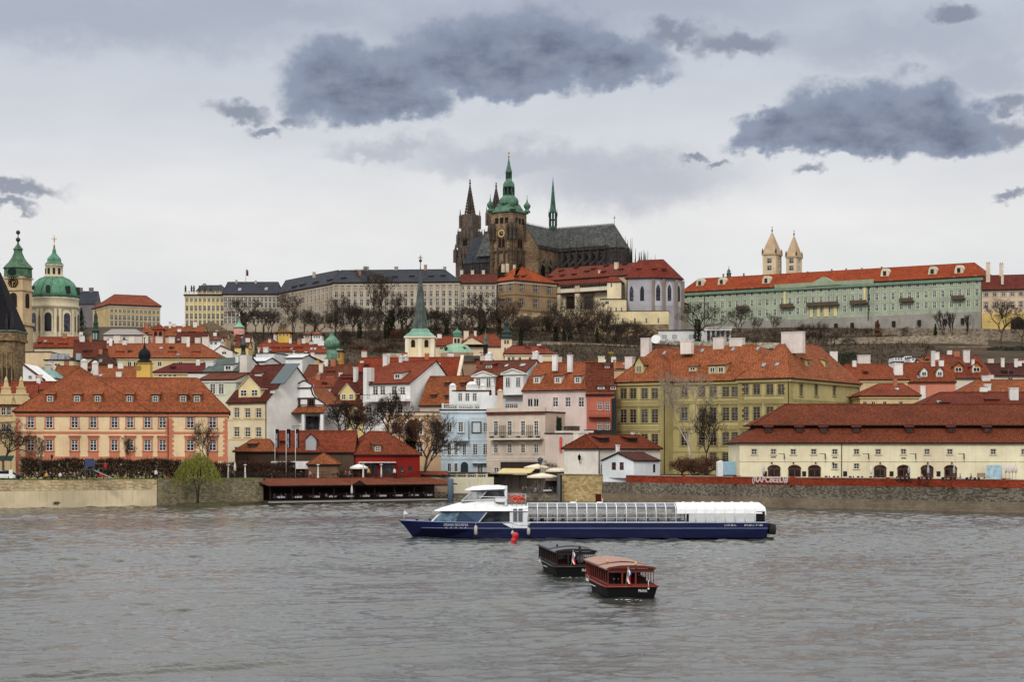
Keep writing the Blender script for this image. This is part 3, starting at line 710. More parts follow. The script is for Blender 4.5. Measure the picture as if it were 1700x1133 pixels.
# ---- white house with curved gable
h=House('curved_gable_house','white house with dark edged curved gable and balcony under a tiled apron','house',461,536,352,9,(242,239,233),4.2,22,tilec=PALEO)
h.roof('front',672,642,505,None,og=-.5,o=.3); h.walls()
g=[(461,672),(484,662),(489,655),(492,645),(490,640),(503,633),(507,633),(519,640),(516,645),(519,655),(525,662),(541,672)]
P=[h.uz(x,y,-.3) for x,y in g]; m=MB(); m.prism(P[::-1],lambda p,q,w:(p,w,q),-.3,.35,0); 
m.build('curved_gable',[h.wall],h.t); m=MB()
for a,b in zip(P[:-1],P[1:]): m.tube([(a[0],-.25,a[1]),(b[0],-.25,b[1])],.16,5)
for y,xa,xb in ((645,491,517),(662,483,526)):
    (a,z),(b,_)=h.uz(xa,y,-.3),h.uz(xb,y,-.3); m.box(a,b,-.5,-.31,z-.12,z+.12)
m.build('gable_trim',[paint((66,62,62),.8)],h.t)
h.wins([493,517],[(664,675)],8,'two',sur=((70,52,44),.25,True,0,0),fr=(90,50,36),v=-.3)
u0,z1=h.uz(460,676,-1.6);u1,_=h.uz(537,676,-1.6); zb=h.uz(461,687,-2)[1]; m=MB()
m.hexa([(u0-.3,-2.2,zb-.1),(u1+.3,-2.2,zb-.1),(u1+.3,-.35,z1-.1),(u0-.3,-.35,z1-.1),(u0-.3,-2.2,zb+.1),(u1+.3,-2.2,zb+.1),(u1+.3,-.35,z1+.1),(u0-.3,-.35,z1+.1)],1,0); m.build('apron_roof',[h.tile,h.dark],h.t)
zf=h.uz(470,716,-2)[1]; m=MB()
for x in (462,476,503,534): u,_=h.uz(x,690,-2); m.box(u-.3,u+.3,-2,-1.5,zf,zb-.1)
m.box(u0,u1,-2.05,-.36,zf-.35,zf-.003); m.box(u0,h.uz(476,700,-2)[0],-2.01,-.36,-.3,zf-.36); m.box(u1-.5,u1,-2.01,-.36,-.3,zf-.36); m.build('loggia',[h.wall],h.t)
m=MB(); 
for x in (476,503,534): pass
a,_=h.uz(477,700,-2); b,_=h.uz(533,700,-2); m.tube([(a,-1.9,zf+1),(b,-1.9,zf+1)],.04,4)
for i in range(30): u=a+(b-a)*i/29; m.tube([(u,-1.9,zf),(u,-1.9,zf+1)],.025,4)
m.build('balcony_railing',[paint((60,58,58))],h.t)
u,_=h.uz(488,700,-.35); m=MB(); m.box(u-.9,u+.7,-.45,-.36,zf,zf+2.6); m.build('door',[paint((120,66,34))],h.t)
u,_=h.uz(518,700,-.35); m=MB(); m.box(u-1.5,u+1.5,-.45,-.36,zf+.3,zf+2.8); m.build('window',[glassm()],h.t)
m=MB(); u,z=h.uz(468,711,-2.1); m.lathe([(.05,z-.3),(.25,z-.2),(.32,z+.35),(.05,z+.6)],6,0,(u,-2.3)); m.build('wall_lantern',[paint((30,30,30))],h.t)
# ---- brown mansard house with yellow dormer
h=House('mansard_house','house with dark red mansard roof and yellow gabled attic dormer','house',537,604,392,13,(222,200,140),4.2,30,tilec=DRED)
h.roof('side',673,622); h.wins([548,560,575,590],[(680,694),(702,714)],8,'six'); h.walls(cornice=((210,190,130),.4))
h.dormer(577,653,665,25,'ped',(226,204,140),'four',rt=2.0,double=True,ov=.3); h.dormer(549,656,664,8,'gable',(120,70,50)); h.dormer(601,656,664,6,'gable',(120,70,50)); h.dormer(575,628,634,16,'shed',DRED,win=False)
h.chimney(588,596,610,628,5,(210,205,196)); 
# ---- white apartment house with terraces
h=House('terraced_house','tall white house with two balcony storeys and streaked side gable','house',603,681,380,15,(240,237,230),4.2,34,tilec=RED)
h.roof('side',637,600,rv=9); h.wins([623,635,654,668],[(642,656)],9,'six'); h.wins([612,629,650,664],[(671,686)],9,'six',fr=WHITE); h.walls()
for y in (664,): 
    u0,z=h.uz(603,y,-2);u1,_=h.uz(674,y,-2); m=MB(); m.box(u0,u1,-2.2,-.003,z-.5,z); m.build('balcony_slab',[h.wall],h.t); m=MB(); m.tube([(u0,-2.1,z+1),(u1,-2.1,z+1)],.05,4)
    for i in range(28): u=u0+(u1-u0)*i/27; m.tube([(u,-2.1,z),(u,-2.1,z+1)],.03,4)
    m.build('balcony_railing',[paint((50,46,44))],h.t)
h.pxbox('firewall',plaster((226,224,220),.6),603,609,611,664,-1.0,-.004); h.pxbox('chimney',plaster((206,202,196),.8),609.3,616,611,634,-.5,.6)
h.chimney(638,649,590,614,8,(228,226,222),2.2); h.chimney(664,672,593,602,9,(222,220,216),rnd_top=True); h.chimney(670,680,592,600,10,(222,220,216),rnd_top=True)
h.dormer(660,620,630,12,'shed',(220,216,206),'two'); h.skylight(668,622,5,6)
h.pxbox('chimney',plaster((226,224,222),.6),706,722,603,640,12,14); h.pxbox('firewall',plaster((232,230,228),.7),681,706,608,700,8.5,8.9)
# ---- orange-roofed house with small flap dormers
h=House('orange_roof_house','house with pale orange roof and seven small flap dormers','house',697,790,372,14,(196,182,170),4.2,14,tilec=PALEO)
h.roof('side',673,625); h.walls(cornice=((170,158,148),.5))
for x,y in ((720,640),(742,640),(734,641)): pass
for x,y in ((742,636),(768,636),(719,656),(742,657),(765,656)): h.dormer(x,y,y+6,8,'shed',(110,60,44),'two',wfrac=.8,fr=(90,60,50))
# ---- peach house behind the trees
h=House('peach_house','peach coloured house with pale trims behind the bare bank trees','house',640,746,369,12,(222,184,146),4.2,tilec=PALEO)
h.roof('flat',684,684,o=.25); h.wins([655,675,697,722],[(706,722),(738,756)],9,'six',sur=((228,214,196),.25,True,.3,0)); h.walls(cornice=((226,200,170),.6)); h.band(698,.3,(228,206,180))
# ---- light blue house
BL=(196,212,222)
h=House('pale_blue_house','pale blue riverside house with balustraded roof terrace and bay window','house',732,815,365,12,BL,4.2,tilec=BRED)
h.roof('flat',680,680,o=.35); sw=((214,226,232),.18,True,0,0)
h.win(746,702,718,8,'tall',sur=sw); h.win(806,702,718,7,'tall',sur=sw); h.wins([746,757],[(738,756)],6,'tall',sur=sw); h.win(771,738,756,6,'tall',sur=sw); h.wins([789,806],[(738,756)],8,'tall',sur=sw)
h.wins([746,757],[(770,784)],6,'two',sur=sw); h.win(797,771,786,10,'tall',sur=sw); h.walls(cornice=((210,222,228),.5)); h.band(763,.3,(180,198,208)); h.band(731,.2,(210,222,230)); h.band(694,.2,(210,222,230))
m=MB(); u0,zt=h.uz(754,697,-1.2); u1,_=h.uz(777,697,-1.2); zb=h.uz(754,730,-1.2)[1]
m.box(u0,u1,-1.2,-.003,zb,zt); m.box(u0-.12,u1+.12,-1.35,-.003,zb-.3,zb-.003); 
for i,(a,b) in enumerate(((.3,.9),(.8,.6),(1.3,.3))): m.box(u0+a,u1-a,-b,-.003,zb-.3-.3*(i+1),zb-.303-.3*i)
q=m.build('bay',[h.wall],h.t); um,zm=h.uz(765,718,-1.2); me,pme=window_mesh(1.,2.,WHITE,(24,25,30),sw,'tall',True); o=link('window',me,q,(um,-1.38,zm)); link('pane',pme,o)
u,zt=h.uz(791,702,0); zb=h.uz(791,718,0)[1]; m=MB(); m.box(u-.75,u+.75,-.1,-.004,zb,zt,0)
for a,b,c,d in ((u-1,u-.75,zb-.2,zt+.2),(u+.75,u+1,zb-.2,zt+.2),(u-.75,u+.75,zt,zt+.2),(u-.75,u+.75,zb-.2,zb)): m.box(a,b,-.2,-.004,c,d,1)
m.build('framed_panel',[plaster((214,222,226),.2),paint((84,86,86))],h.t)
u,zb=h.uz(771,786,0); m=MB(); n=10; pts=[(u-.75,zb),(u+.75,zb),(u+.75,zb+1.5)]+[(u+.75*math.cos(PI*i/n),zb+1.5+.75*math.sin(PI*i/n)) for i in range(1,n)]+[(u-.75,zb+1.5)]
m.prism(pts,lambda p,q,w:(p,w,q),-.06,-.004); m.build('arched_door',[paint((44,54,60))],h.t)
m=MB(); u0,z=h.uz(784,769,0); m.box(u0,h.W,-1,-.004,z-.1,z+.08); m.build('canopy',[paint((212,222,228))],h.t)
def balustrade(h,x0,x1,yt,yb,v,col,step=.42,name='balustrade',piers=3):
    u0,zt=h.uz(x0,yt,v);u1,_=h.uz(x1,yt,v);_,zb=h.uz(x0,yb,v); m=MB(); m.box(u0,u1,v-.15,v+.15,zt-.18,zt); m.box(u0,u1,v-.15,v+.15,zb,zb+.18); n=int((u1-u0)/step); hh=zt-zb-.36
    for i in range(n): 
        u=u0+(i+.5)*(u1-u0)/n; m.lathe([(.06,zb+.18),(.13,zb+.18+hh*.35),(.06,zb+.18+hh*.75),(.09,zb+.18+hh)],6,0,(u,v))
    for i in range(piers+1):
        u=u0+(u1-u0)*i/piers; m.box(u-.2,u+.2,v-.2,v+.2,zb,zt+.12)
    m.build(name,[plaster(col,.5)],h.t)
balustrade(h,735,812,671,680,.3,(214,218,214)); balustrade(h,742,808,788,796,-11.6,(196,190,172),piers=4)
u0,z=h.uz(742,797,-11.8); m=MB(); m.box(u0,h.W,-11.9,-.2,z-.4,z-.003); m.build('terrace',[plaster((180,172,156),.6)],h.t)
# attic of the blue house
h2=House('attic_house','white rooftop storey with green edge behind the stone balustrade','house',752,812,366,2.6,(228,230,228),15,tilec=paint((52,76,66)))
h2.roof('flat',648,648,o=.2); h2.wins([764,776,788],[(653,667)],7,'tall'); h2.walls()
h2.rv=2; h2.chimney(746,757,641,668,.3,(232,231,228),rnd_top=True); h2.chimney(774,793,641,652,2,(228,228,224),rnd_top=True); h2.chimney(797,806,641,668,.6,(230,230,228),rnd_top=True); h2.chimney(816,822,640,655,1,(228,226,224),rnd_top=True)
h2.chimney(826,835,650,690,-2,(220,200,176),rnd_top=True); h2.pxbox('terrace_wall',plaster((226,228,228),.4),796,827,657,684,-1,-.6)
# ---- beige house with long balcony
BE=(208,192,176)
h=House('balcony_house','beige riverside house with long balcony and row of french windows','house',808,905,363,17,BE,1.0,33,tilec=BRED)
h.roof('flat',684,684,o=.15); X3=[823,846,868,890]; sw=((222,210,194),.22,False,0,0); sh=((222,210,194),.22,True,.5,0)
h.wins(X3,[(700,724)],7,'tall',sur=sw); h.wins(X3,[(738,753)],7,'six',sur=sh); h.win(824,777,794,8,'six',sur=sw); h.walls()
for y in (729,760,764): h.band(y,.22,(224,212,196))
u0,z=h.uz(812,728,-1.3);u1,_=h.uz(897,728,-1.3); m=MB(); m.box(u0,u1,-1.4,-.065,z-.35,z); m.build('balcony_slab',[plaster((220,208,192),.3)],h.t); m=MB()
m.tube([(u0,-1.35,z+1.1),(u1,-1.35,z+1.1)],.05,4); m.tube([(u0,-1.35,z+.12),(u1,-1.35,z+.12)],.04,4)
for i in range(60): u=u0+(u1-u0)*i/59; m.tube([(u,-1.35,z),(u,-1.35,z+1.1)],.022,4)
m.build('balcony_railing',[paint((80,74,70))],h.t); m=MB()
for x in (834,879):
    u,_=h.uz(x,715,-.2)
    for i in range(4): m.box(u-.7+i*.45,u-.66+i*.45,-.2,-.15,z+.3,z+2.6)
    for i in range(7): m.box(u-.75,u+.75,-.24,-.201,z+.5+i*.33,z+.54+i*.33)
m.parts('trellis',[paint((92,74,62))],h.t); m=MB()
for x in (816,834,860,880,893): u,_=h.uz(x,720,-.9); m.box(u-.35,u+.35,-1.1,-.6,z+.001,z+.35); 
m.parts('planter',[paint((56,46,44))],h.t)
h.pxbox('coping',tile(BRED),806.5,906,686,688.5,-.4,-.1); h.pxbox('parapet',h.wall,808,905,678.5,685.8,-.09,.4)
u0,z=h.uz(838,775,-.1);u1,_=h.uz(893,775,-.1); z2=h.uz(838,786,-2.6)[1]; m=MB(); m.hexa([(u0,-2.8,z2),(u1,-2.8,z2),(u1,-.1,z-.05),(u0,-.1,z-.05),(u0,-2.8,z2+.06),(u1,-2.8,z2+.06),(u1,-.1,z),(u0,-.1,z)])
m.build('awning',[paint((226,206,150),.8)],h.t)
m=MB(); m.box(u0-.5,u1+.4,-4.6,-.01,3.6,3.95); m.box(u0-.5,u1+.4,-.9,-.012,4.3,6.1,1)
for i in range(5): u=u0+(u1-u0)*i/4; m.box(u-.12,u+.12,-1.1,-.8,1.1,3.6); m.box(u-.1,u+.1,-2.5,-2.3,3.95,z2,1)
m.build('veranda',[plaster((190,176,150),.4),paint((50,44,38))],h.t)
# side terrace house with cypress terrace
h=House('pink_house','dusty pink house with orange roof and three white dormers','house',868,976,366,14,(218,200,192),4.2,27,tilec=ORANGE)
h.roof('side',648,602); h.wins([922,943,965],[(660,676)],9,'six',sur=((226,214,206),.2,False,0,0)); h.wins([880,890],[(662,676)],9,'two'); h.walls(cornice=((224,210,202),.5))
for x in (891,926,959): h.dormer(x,625,637,11,'shed',(226,216,204),'four')
h.chimney(918,928,590,609,4,(232,230,228),1.6,pots=2); h.chimney(943,953,590,611,4,(232,230,228),1.6,pots=2)
u=h.W; m=MB(); k=h.k; m.hexa([(u+.25,-.4,h.ez-.4),(u+.75,-.4,h.ez-.4),(u+.75,7,h.rz-.4),(u+.25,7,h.rz-.4),(u+.25,-.4,h.ez+.35),(u+.75,-.4,h.ez+.35),(u+.75,7,h.rz+.35),(u+.25,7,h.rz+.35)]); m.build('fire_parapet',[plaster((232,228,224),.4)],h.t)
# low side wing with planted terrace between beige and salmon houses
h=House('garden_wing','low pink wing with planted roof terrace and red hanging sign','house',905,987,350,9,(204,188,178),4.0,20,tilec=BRED)
h.roof('flat',719,719,o=.15); h.win(942,737,744,10,'two'); h.walls()
m=MB(); u,z=h.uz(931,726,-.3); m.box(u-.22,u+.22,-.5,-.32,z-2.8,z); m.build('hanging_sign',[paint((204,84,76))],h.t)
h.pxbox('parapet',plaster((224,214,206),.5),921,985,716,720,-.1,.25)
m=MB(); 
for i in range(700):
    u,z=h.uz(928+rnd.uniform(-3,3),718-rnd.uniform(0,26)*(rnd.random()**.3),1.); q=(u+rnd.uniform(-.2,.2),1+rnd.uniform(-.4,.4),z); m.face([(q[0]-.1,q[1],q[2]),(q[0]+.1,q[1]+.05,q[2]),(q[0],q[1],q[2]+.22)])
m.build('cypress',[leafm((24,34,26),(44,58,40))],h.t); m=MB()
for i in range(500):
    u,z=h.uz(rnd.choice([940,946,952,958])+rnd.uniform(-4,4),718-rnd.uniform(0,9),.6); q=(u,.6+rnd.uniform(-.3,.3),z); m.face([(q[0]-.1,q[1],q[2]),(q[0]+.1,q[1]+.05,q[2]),(q[0],q[1],q[2]+.22)])
m.build('terrace_plants',[leafm((58,62,44),(96,84,66))],h.t)
# ---- white house with two pediments
h=House('pediment_house','white house with two pedimented attic windows under a brown red roof','house',783,868,374,15,(240,239,234),4.2,28,tilec=BRED)
h.roof('side',624,599,rv=6); zz=h.uz(800,654,0)[1]; zt=h.top
h.wins([842,849,856],[(671,683)],7,'tall'); ww=h.walls()
h2=h; m=MB(); m.hexa([(0,-1.3,zz),(h.W,-1.3,zz),(h.W,-.006,zz),(0,-.006,zz),(0,-.25,zt-.3),(h.W,-.25,zt-.3),(h.W,-.006,zt-.3),(0,-.006,zt-.3)],0); m.build('lower_roof',[tile(RED)],h.t)
for x,pt,pb,hw in ((803,626,648,16.5),(852,622,656,16.5)):
    u0,za=h.uz(x-hw,pt,-1.6);u1,_=h.uz(x+hw,pt,-1.6);_,zb=h.uz(x,pb,-1.6); um=(u0+u1)/2; zp=h.uz(x,pt-8,-1.6)[1]; m=MB(); m.box(u0,u1,-1.6,-.01,zb,za); q=m.build('attic_bay',[h.wall],h.t)
    m=MB(); m.prism([(u0-.4,za),(u1+.4,za),(um,zp)],lambda p,q_,w_:(p,w_,q_),-1.75,-.02); m.box(u0-.5,u1+.5,-1.95,-1.76,za-.12,za+.14)
    for a,b in (((u0-.5,za+.1),(um,zp+.1)),((um,zp+.1),(u1+.5,za+.1))): m.tube([(a[0],-1.85,a[1]),(b[0],-1.85,b[1])],.14,5)
    m.build('pediment',[plaster((224,224,218),.4)],q)
    for d in (-.26,.26):
        me,pme=window_mesh(1.1,2.,WHITE,(24,25,30),None,'tall',True); o=link('window',me,q,(um+d*(u1-u0),-1.8,zb+(.55 if x<820 else 1.6))); link('pane',pme,o)
for x in (821,833): h.dormer(x,612,616,3,'shed',win=False) if 0 else None
h.dormer(812,606,612,14,'shed',BRED,'two'); h.skylight(841,608,5,4); h.skylight(868,607,8,4); h.chimney(809,820,588,604,7,(234,232,230),1.6,rnd_top=True)
h.chimney(888,896,585,600,10,(226,224,222),1.2,rnd_top=True)
m=MB(); P=h.uz(887,605,6); m.lathe([(.05,-.2),(.6,-.1),(.9,.2)],12); d=m.build('satellite_dish',[paint((226,226,226))],h.t,(P[0],6,P[1])); d.rotation_euler=(R(70),0,R(-30))
# ---- salmon house with dark roof
h=House('salmon_house','narrow salmon red house with glazed stair beside the big yellow palace','house',974,1018,353,9,(188,110,90),4.2,2,tilec=BRED)
h.roof('side',655,603); h.wins([996,1008],[(667,681),(701,714)],8,'six'); h.walls(cornice=((206,140,124),.4))
h.dormer(1008,606,612,11,'shed',BRED,'two'); h.dormer(998,641,647,12,'shed',(214,200,190),'two'); h.dormer(1018,641,648,12,'shed',BRED,'two'); h.chimney(993,1004,592,612,7,(222,212,188),1.6); h.chimney(1018,1022,598,606,9,(176,120,90),1.)
m=MB(); u0,z=h.uz(1015,662,-.5);u1,_=h.uz(1023,662,-.5);_,zb=h.uz(1015,716,-.5)
m.box(u0,u1,-.7,-.01,zb,z); m.build('glazed_stair',[glassm((20,24,28))],h.t)
m=MB(); u0,z=h.uz(977,691,-1);u1,_=h.uz(1012,691,-1); m.box(u0,u1,-1.2,-.01,z-.25,z); m.tube([(u0,-1.1,z+1),(u1,-1.1,z+1)],.05,4)
for i in range(14): u=u0+(u1-u0)*i/13; m.tube([(u,-1.1,z),(u,-1.1,z+1)],.03,4)
m.build('balcony',[paint((150,84,70))],h.t); h.pxbox('lower_roof',paint((40,48,46)),970,1024,714,726,-2.6,-.02)
# ---- big yellow palace: left bay, recessed middle, right wing
YE=(188,174,122); YT=(164,150,102)
TL=tile((198,98,64))
h=House('yellow_palace','big olive yellow palace with two projecting wings and orange roofs','palace',1020,1312,358,22,YE,3.6,33,tilec=TL)
h.o=.5; W=h.W; uA=h.uz(1103,700)[0]; vr=3.6; uB=h.uz(1225,700,0)[0]
ez=h.uz(1060,634,-.5)[1]; h.ez=ez
su=(YT,.28,True,.9,0); s3=(YT,.22,True,0,0); GL=(44,42,44); FRY=(150,138,110)
rows=((645,663,13,s3),(680,703,12.5,su),(721,744,12.5,su))
def pw(x,y0,y1,w,v,sur,side='f'):
    u,z1=h.uz(x,y0,v); z0=h.uz(x,y1,v)[1]; sc=h.uz(x+1,y0,v)[0]-u; ww=1.5; hh=round(z1-z0,1); me,pme=window_mesh(ww,hh,FRY,GL,sur,'tall',True); o=link('window',me,h.t,(u,v-.0,z0)); link('pane',pme,o)
    return (u-ww/2,u+ww/2,z0,z0+hh)
HA=[];HM=[];HB=[]
for y0,y1,w_,s_ in rows:
    for x in (1035,1051,1070,1087): HA.append(pw(x,y0,y1,10,0,s_))
    for x in (1136,1165,1184,1205,1220): HM.append(pw(x,y0-3,y1-3.5,10,vr,s_))
for x in (1205,1184): HM.append(pw(x,752,768,10,vr,s3))
for y0,y1,w_,s_ in ((638,656,0,s3),(676,699,0,su),(717,741,0,su)):
    for x in (1237,1256,1278,1297): HB.append(pw(x,y0,y1,10,0,s_))
HR=[]
for y0,y1,s_ in ((638,658,s3),(676,700,su)):
    for x in (1330,1355,1385,1408):
        v,z1=h.vz(x,y0,W); z0=h.vz(x,y1,W)[1]; hh=round(z1-z0,1); me,pme=window_mesh(1.5,hh,FRY,GL,s_,'tall',True); o=link('window',me,h.t,(W,v,z0),PI/2); link('pane',pme,o); HR.append((v-.75,v+.75,z0,z0+hh))
dep=h.vz(1427,640,W)[0]; zt=ez-.23; m=MB()
fm=lambda v0,u0:(lambda a,d,z:(u0+a,v0+d,z))
wallgrid(m,uA,-.5,zt,HA,fm(0,0)); wallgrid(m,uB-uA,-.5,zt,[(a-uA,b-uA,c,d) for a,b,c,d in HM],fm(vr,uA)); wallgrid(m,W-uB,-.5,zt,[(a-uB,b-uB,c,d) for a,b,c,d in HB],fm(0,uB)); wallgrid(m,dep,-.5,zt,HR,lambda a,d,z:(W-d,a,z))
m.face([(uA,0,-.5),(uA,vr,-.5),(uA,vr,zt),(uA,0,zt)]); m.face([(uB,0,-.5),(uB,vr,-.5),(uB,vr,zt),(uB,0,zt)]); m.face([(0,0,-.5),(0,22,-.5),(0,22,zt),(0,0,zt)]); m.face([(uB,dep,-.5),(W,dep,-.5),(W,dep,zt),(uB,dep,zt)]); m.face([(0,22,-.5),(uB,22,-.5),(uB,22,zt),(0,22,zt)]); m.face([(uB,22,-.5),(uB,dep,-.5),(uB,dep,zt),(uB,22,zt)])
m.build('wall',[h.wall],h.t)
m=MB()      # quoins, belts, cornice
def corner(u,v,su_,sv_):
    for i in range(40):
        z=i*.5
        if z+.5>zt: break
        e=.35 if i%2 else .0; a=u if su_>0 else u-.9-e; b=u+.9+e if su_>0 else u
        m.box(a,b,v-.08,v-.003,z,z+.47)
corner(0,0,1,0); corner(uA,0,-1,0); corner(uB,0,1,0); corner(W,0,-1,0)
for i in range(40):
    z=i*.5
    if z+.5>zt: break
    m.box(W+.003,W+.08,0,.9+(.35 if i%2 else 0),z,z+.47); m.box(W+.003,W+.08,dep-.9,dep,z,z+.47)
for py in (668,671,709,712,751):
    z=h.uz(1060,py)[1]
    for a,b,v in ((0,uA,0),(uA+.1,uB,vr),(uB,W,0)): m.box(a,b,v-.06,v-.003,z-.1,z+.1)
    m.box(W+.003,W+.06,0,dep,z-.1,z+.1)
for a,b,v in ((-.3,uA+.3,0),(uA+.3,uB-.3,vr),(uB-.3,W+.3,0)): m.box(a,b,v-.35,v-.09,zt-.5,zt-.004)
m.box(W+.09,W+.35,-.3,dep,zt-.5,zt-.004); m.build('stone_trim',[plaster(YT,.3)],h.t)
# roofs: middle ridge roof plus two cross hips
rv=11; rz=h.uz(1200,575,rv)[1]; o=.5; m=MB(); t_=.22
def hiproof(m,u0,u1,v0,v1,e,P,Q):
    A=(u0,v0,e);B=(u1,v0,e);C=(u1,v1,e);E=(u0,v1,e); dn=lambda p:(p[0],p[1],p[2]-t_)
    if (Vector(P)-Vector(Q)).length<.05: m.face([A,B,P]);m.face([B,C,P]);m.face([C,E,P]);m.face([E,A,P])
    elif abs(P[1]-Q[1])<.01: m.face([A,B,Q,P]);m.face([B,C,Q]);m.face([C,E,P,Q]);m.face([E,A,P])
    else: m.face([A,B,P]);m.face([B,C,Q,P]);m.face([C,E,Q]);m.face([E,A,P,Q])
    for a,b in ((A,B),(B,C),(C,E),(E,A)): m.face([dn(a),dn(b),b,a],1)
    m.face([dn(E),dn(C),dn(B),dn(A)],1); m.tube([P,Q],.14,5)
    for a,b in ((A,P),(B,P if abs(P[1]-Q[1])>.01 else Q)): m.tube([a,b],.11,5)
hiproof(m,-o-.03,W-4,vr-o,dep+o,ez,(9,rv,rz),(W-12,rv,rz))
pa=h.uz(1085,576,7.5); hiproof(m,-o,uA+o,-o,22+o-.2,ez+.02,(uA/2,8.,pa[1]),(uA/2,15,pa[1]))
pb=h.uz(1308,566,9); hiproof(m,uB-o,W+o,-o,dep+o+.1,ez+.025,((uB+W)/2,9.2,pb[1]),((uB+W)/2,max(13,dep-8),pb[1])); m.build('roof',[TL,h.dark],h.t)
h.k=(rz-ez)/(rv-vr+o); h.o=o-vr; h.rv=rv
CK=(196,176,120)
h.dormer(1150,609,617,13,'shed',CK,'two'); h.dormer(1190,607,621,28,'shed',CK,'two',double=True)
h.skylight(1166,583,5,5); h.skylight(1217,581,5,5); h.skylight(1258,580,5,5)
h.o=o; h.k=(pa[1]-ez)/8.5; h.dormer(1061,604,620,14,'gable',YE,'tall',rt=1.3,ov=.3,fr=(214,206,180)); h.skylight(1103,587,4,5)
h.k=(pb[1]-ez)/9.7; h.skylight(1268,607,6,5); h.skylight(1290,606,6,5)
# dormers on the right-hand slope of the right wing
half=(W-uB)/2; kr=(pb[1]-ez)/(half+o)
for px,py in ((1342,609),(1372,610)):
    d=ray(px,py); A=CAM-h.O; uh,vh=h.uh,h.vh
    t0=(ez+kr*(W+o-A.dot(uh))-A.z)/(d.z+kr*d.dot(uh)); u,v,z=h.loc(px,py,t0); hh=1.25; L2=hh/(kr*.72); m=MB()
    for q in (-.8,.8): m.face([(u,v+q,z-.1),(u,v+q,z+hh),(u-L2,v+q,z+hh+kr*.28*L2),(u-L2,v+q,z+kr*L2-.15)])
    m.face([(u,v-.8,z-.1),(u,v+.8,z-.1),(u,v+.8,z+hh),(u,v-.8,z+hh)])
    m.hexa([(u+.25,v-1,z+hh-.05),(u+.25,v+1,z+hh-.05),(u-L2-.1,v+1,z+hh+kr*.28*L2),(u-L2-.1,v-1,z+hh+kr*.28*L2),(u+.25,v-1,z+hh+.08),(u+.25,v+1,z+hh+.08),(u-L2-.1,v+1,z+hh+kr*.28*L2+.13),(u-L2-.1,v-1,z+hh+kr*.28*L2+.13)],1)
    q=m.build('dormer',[plaster(CK),TL],h.t); me,pme=window_mesh(1.,.8,FRY,GL,None,'two',True); o_=link('window',me,q,(u+.16,v,z+.15),PI/2); link('pane',pme,o_)
CW=(226,214,206)
h.chimney(1066,1086,562,588,9,CW,2.2); h.chimney(1132,1156,567,581,8.5,CW,1.6); h.chimney(1186,1210,561,574,11,CW,1.6); h.chimney(1213,1241,562,572,11.5,(216,208,200),1.4); h.chimney(1299,1341,552,580,9,CW,1.2); h.chimney(1040,1058,593,606,9,CW,1.5)
m=MB(); P=h.uz(1089,564,7); m.lathe([(.05,-.2),(.6,-.1),(.95,.2)],12); d=m.build('satellite_dish',[paint((220,220,220))],h.t,(P[0],7,P[1])); d.rotation_euler=(R(70),0,R(20))
m=MB(); m.tube([(uA+.05,-.45,ez-.1),(uA+.05,-.15,ez-.8),(uA+.05,-.15,0)],.08,6); m.build('downpipe',[paint((58,46,42))],h.t); m=MB(); m.tube([(W-.3,-.45,ez-.1),(W-.3,-.16,ez-.9),(W-.3,-.16,0)],.08,6); m.build('downpipe',[paint((58,46,42))],h.t)
# ---- long cream brickworks house at the right
h=House('long_river_house','long low cream house with double tiled roof along the right quay','house',1228,1800,305,16,(242,228,194),4.2,tilec=tile((150,66,44),.36,.3),fr=(210,205,196),gl=(40,38,38))
CT=h.tile; h.eave(735,.45,1400)
W=h.W; m=MB(); ez=h.ez; z1=h.uz(1400,706,3.6)[1]; z2=h.uz(1400,672,9)[1]
u1=h.uz(1247,706,3.6)[0]; u2=h.uz(1303,672,9)[0]; o=.45; t_=.2
# lower tier
A=(-o,-o,ez);B=(W,-o,ez);C=(W,3.6,z1-.5);E=(u1+.9,3.6,z1-.5); m.face([A,B,C,E]); m.face([A,E,(u1+.9,12.4,z1-.5),(-o,16+o,ez)])
m.face([(A[0],A[1],ez-t_),(W,-o,ez-t_),B,A],1); m.face([(A[0],A[1],ez-t_),A,(-o,16+o,ez),(-o,16+o,ez-t_)],1); m.face([(-o,-o,ez-t_),(-o,16+o,ez-t_),(W,16+o,ez-t_),(W,-o,ez-t_)],1)
m.box(u1+.95,W,3.65,12.3,z1-.7,z1-.05,1)
m.build('lower_roof',[CT,h.dark],h.t); m=MB()
A=(u1,2.9,z1);B=(W,2.9,z1);P=(u2,9,z2);Q=(W,9,z2);E=(u1,15,z1); m.face([A,B,Q,P]); m.face([A,P,E]); m.face([E,P,Q,(W,15,z1)])
for a,b in ((A,B),(E,A)): m.face([(a[0],a[1],a[2]-.16),(b[0],b[1],b[2]-.16),b,a],1)
m.face([(u1,2.9,z1-.16),(u1,15,z1-.16),(W,15,z1-.16),(W,2.9,z1-.16)],1)
m.tube([P,Q],.14,5); m.tube([A,P],.12,5); m.build('upper_roof',[CT,h.dark],h.t)
h.k=(z1-.5-ez)/(3.6+o)
for x in (1276,1327,1367,1422,1510,1579,1639): h.dormer(x,710,720,12,'shed',(84,44,36),'two',fr=(60,40,34))
h.wins([1252,1284,1317,1351,1386,1422,1458,1500,1539,1577,1649,1700],[(746,755)],8.5,'four',sur=((222,208,172),.08,True,0,0)); h.wins([1386,1422],[(770,779)],8.5,'four',sur=((222,208,172),.08,True,0,0))
h.top=ez-t_-.004; h.gab=None; h.walls(); h.band(767,.12,(206,190,152),.04)
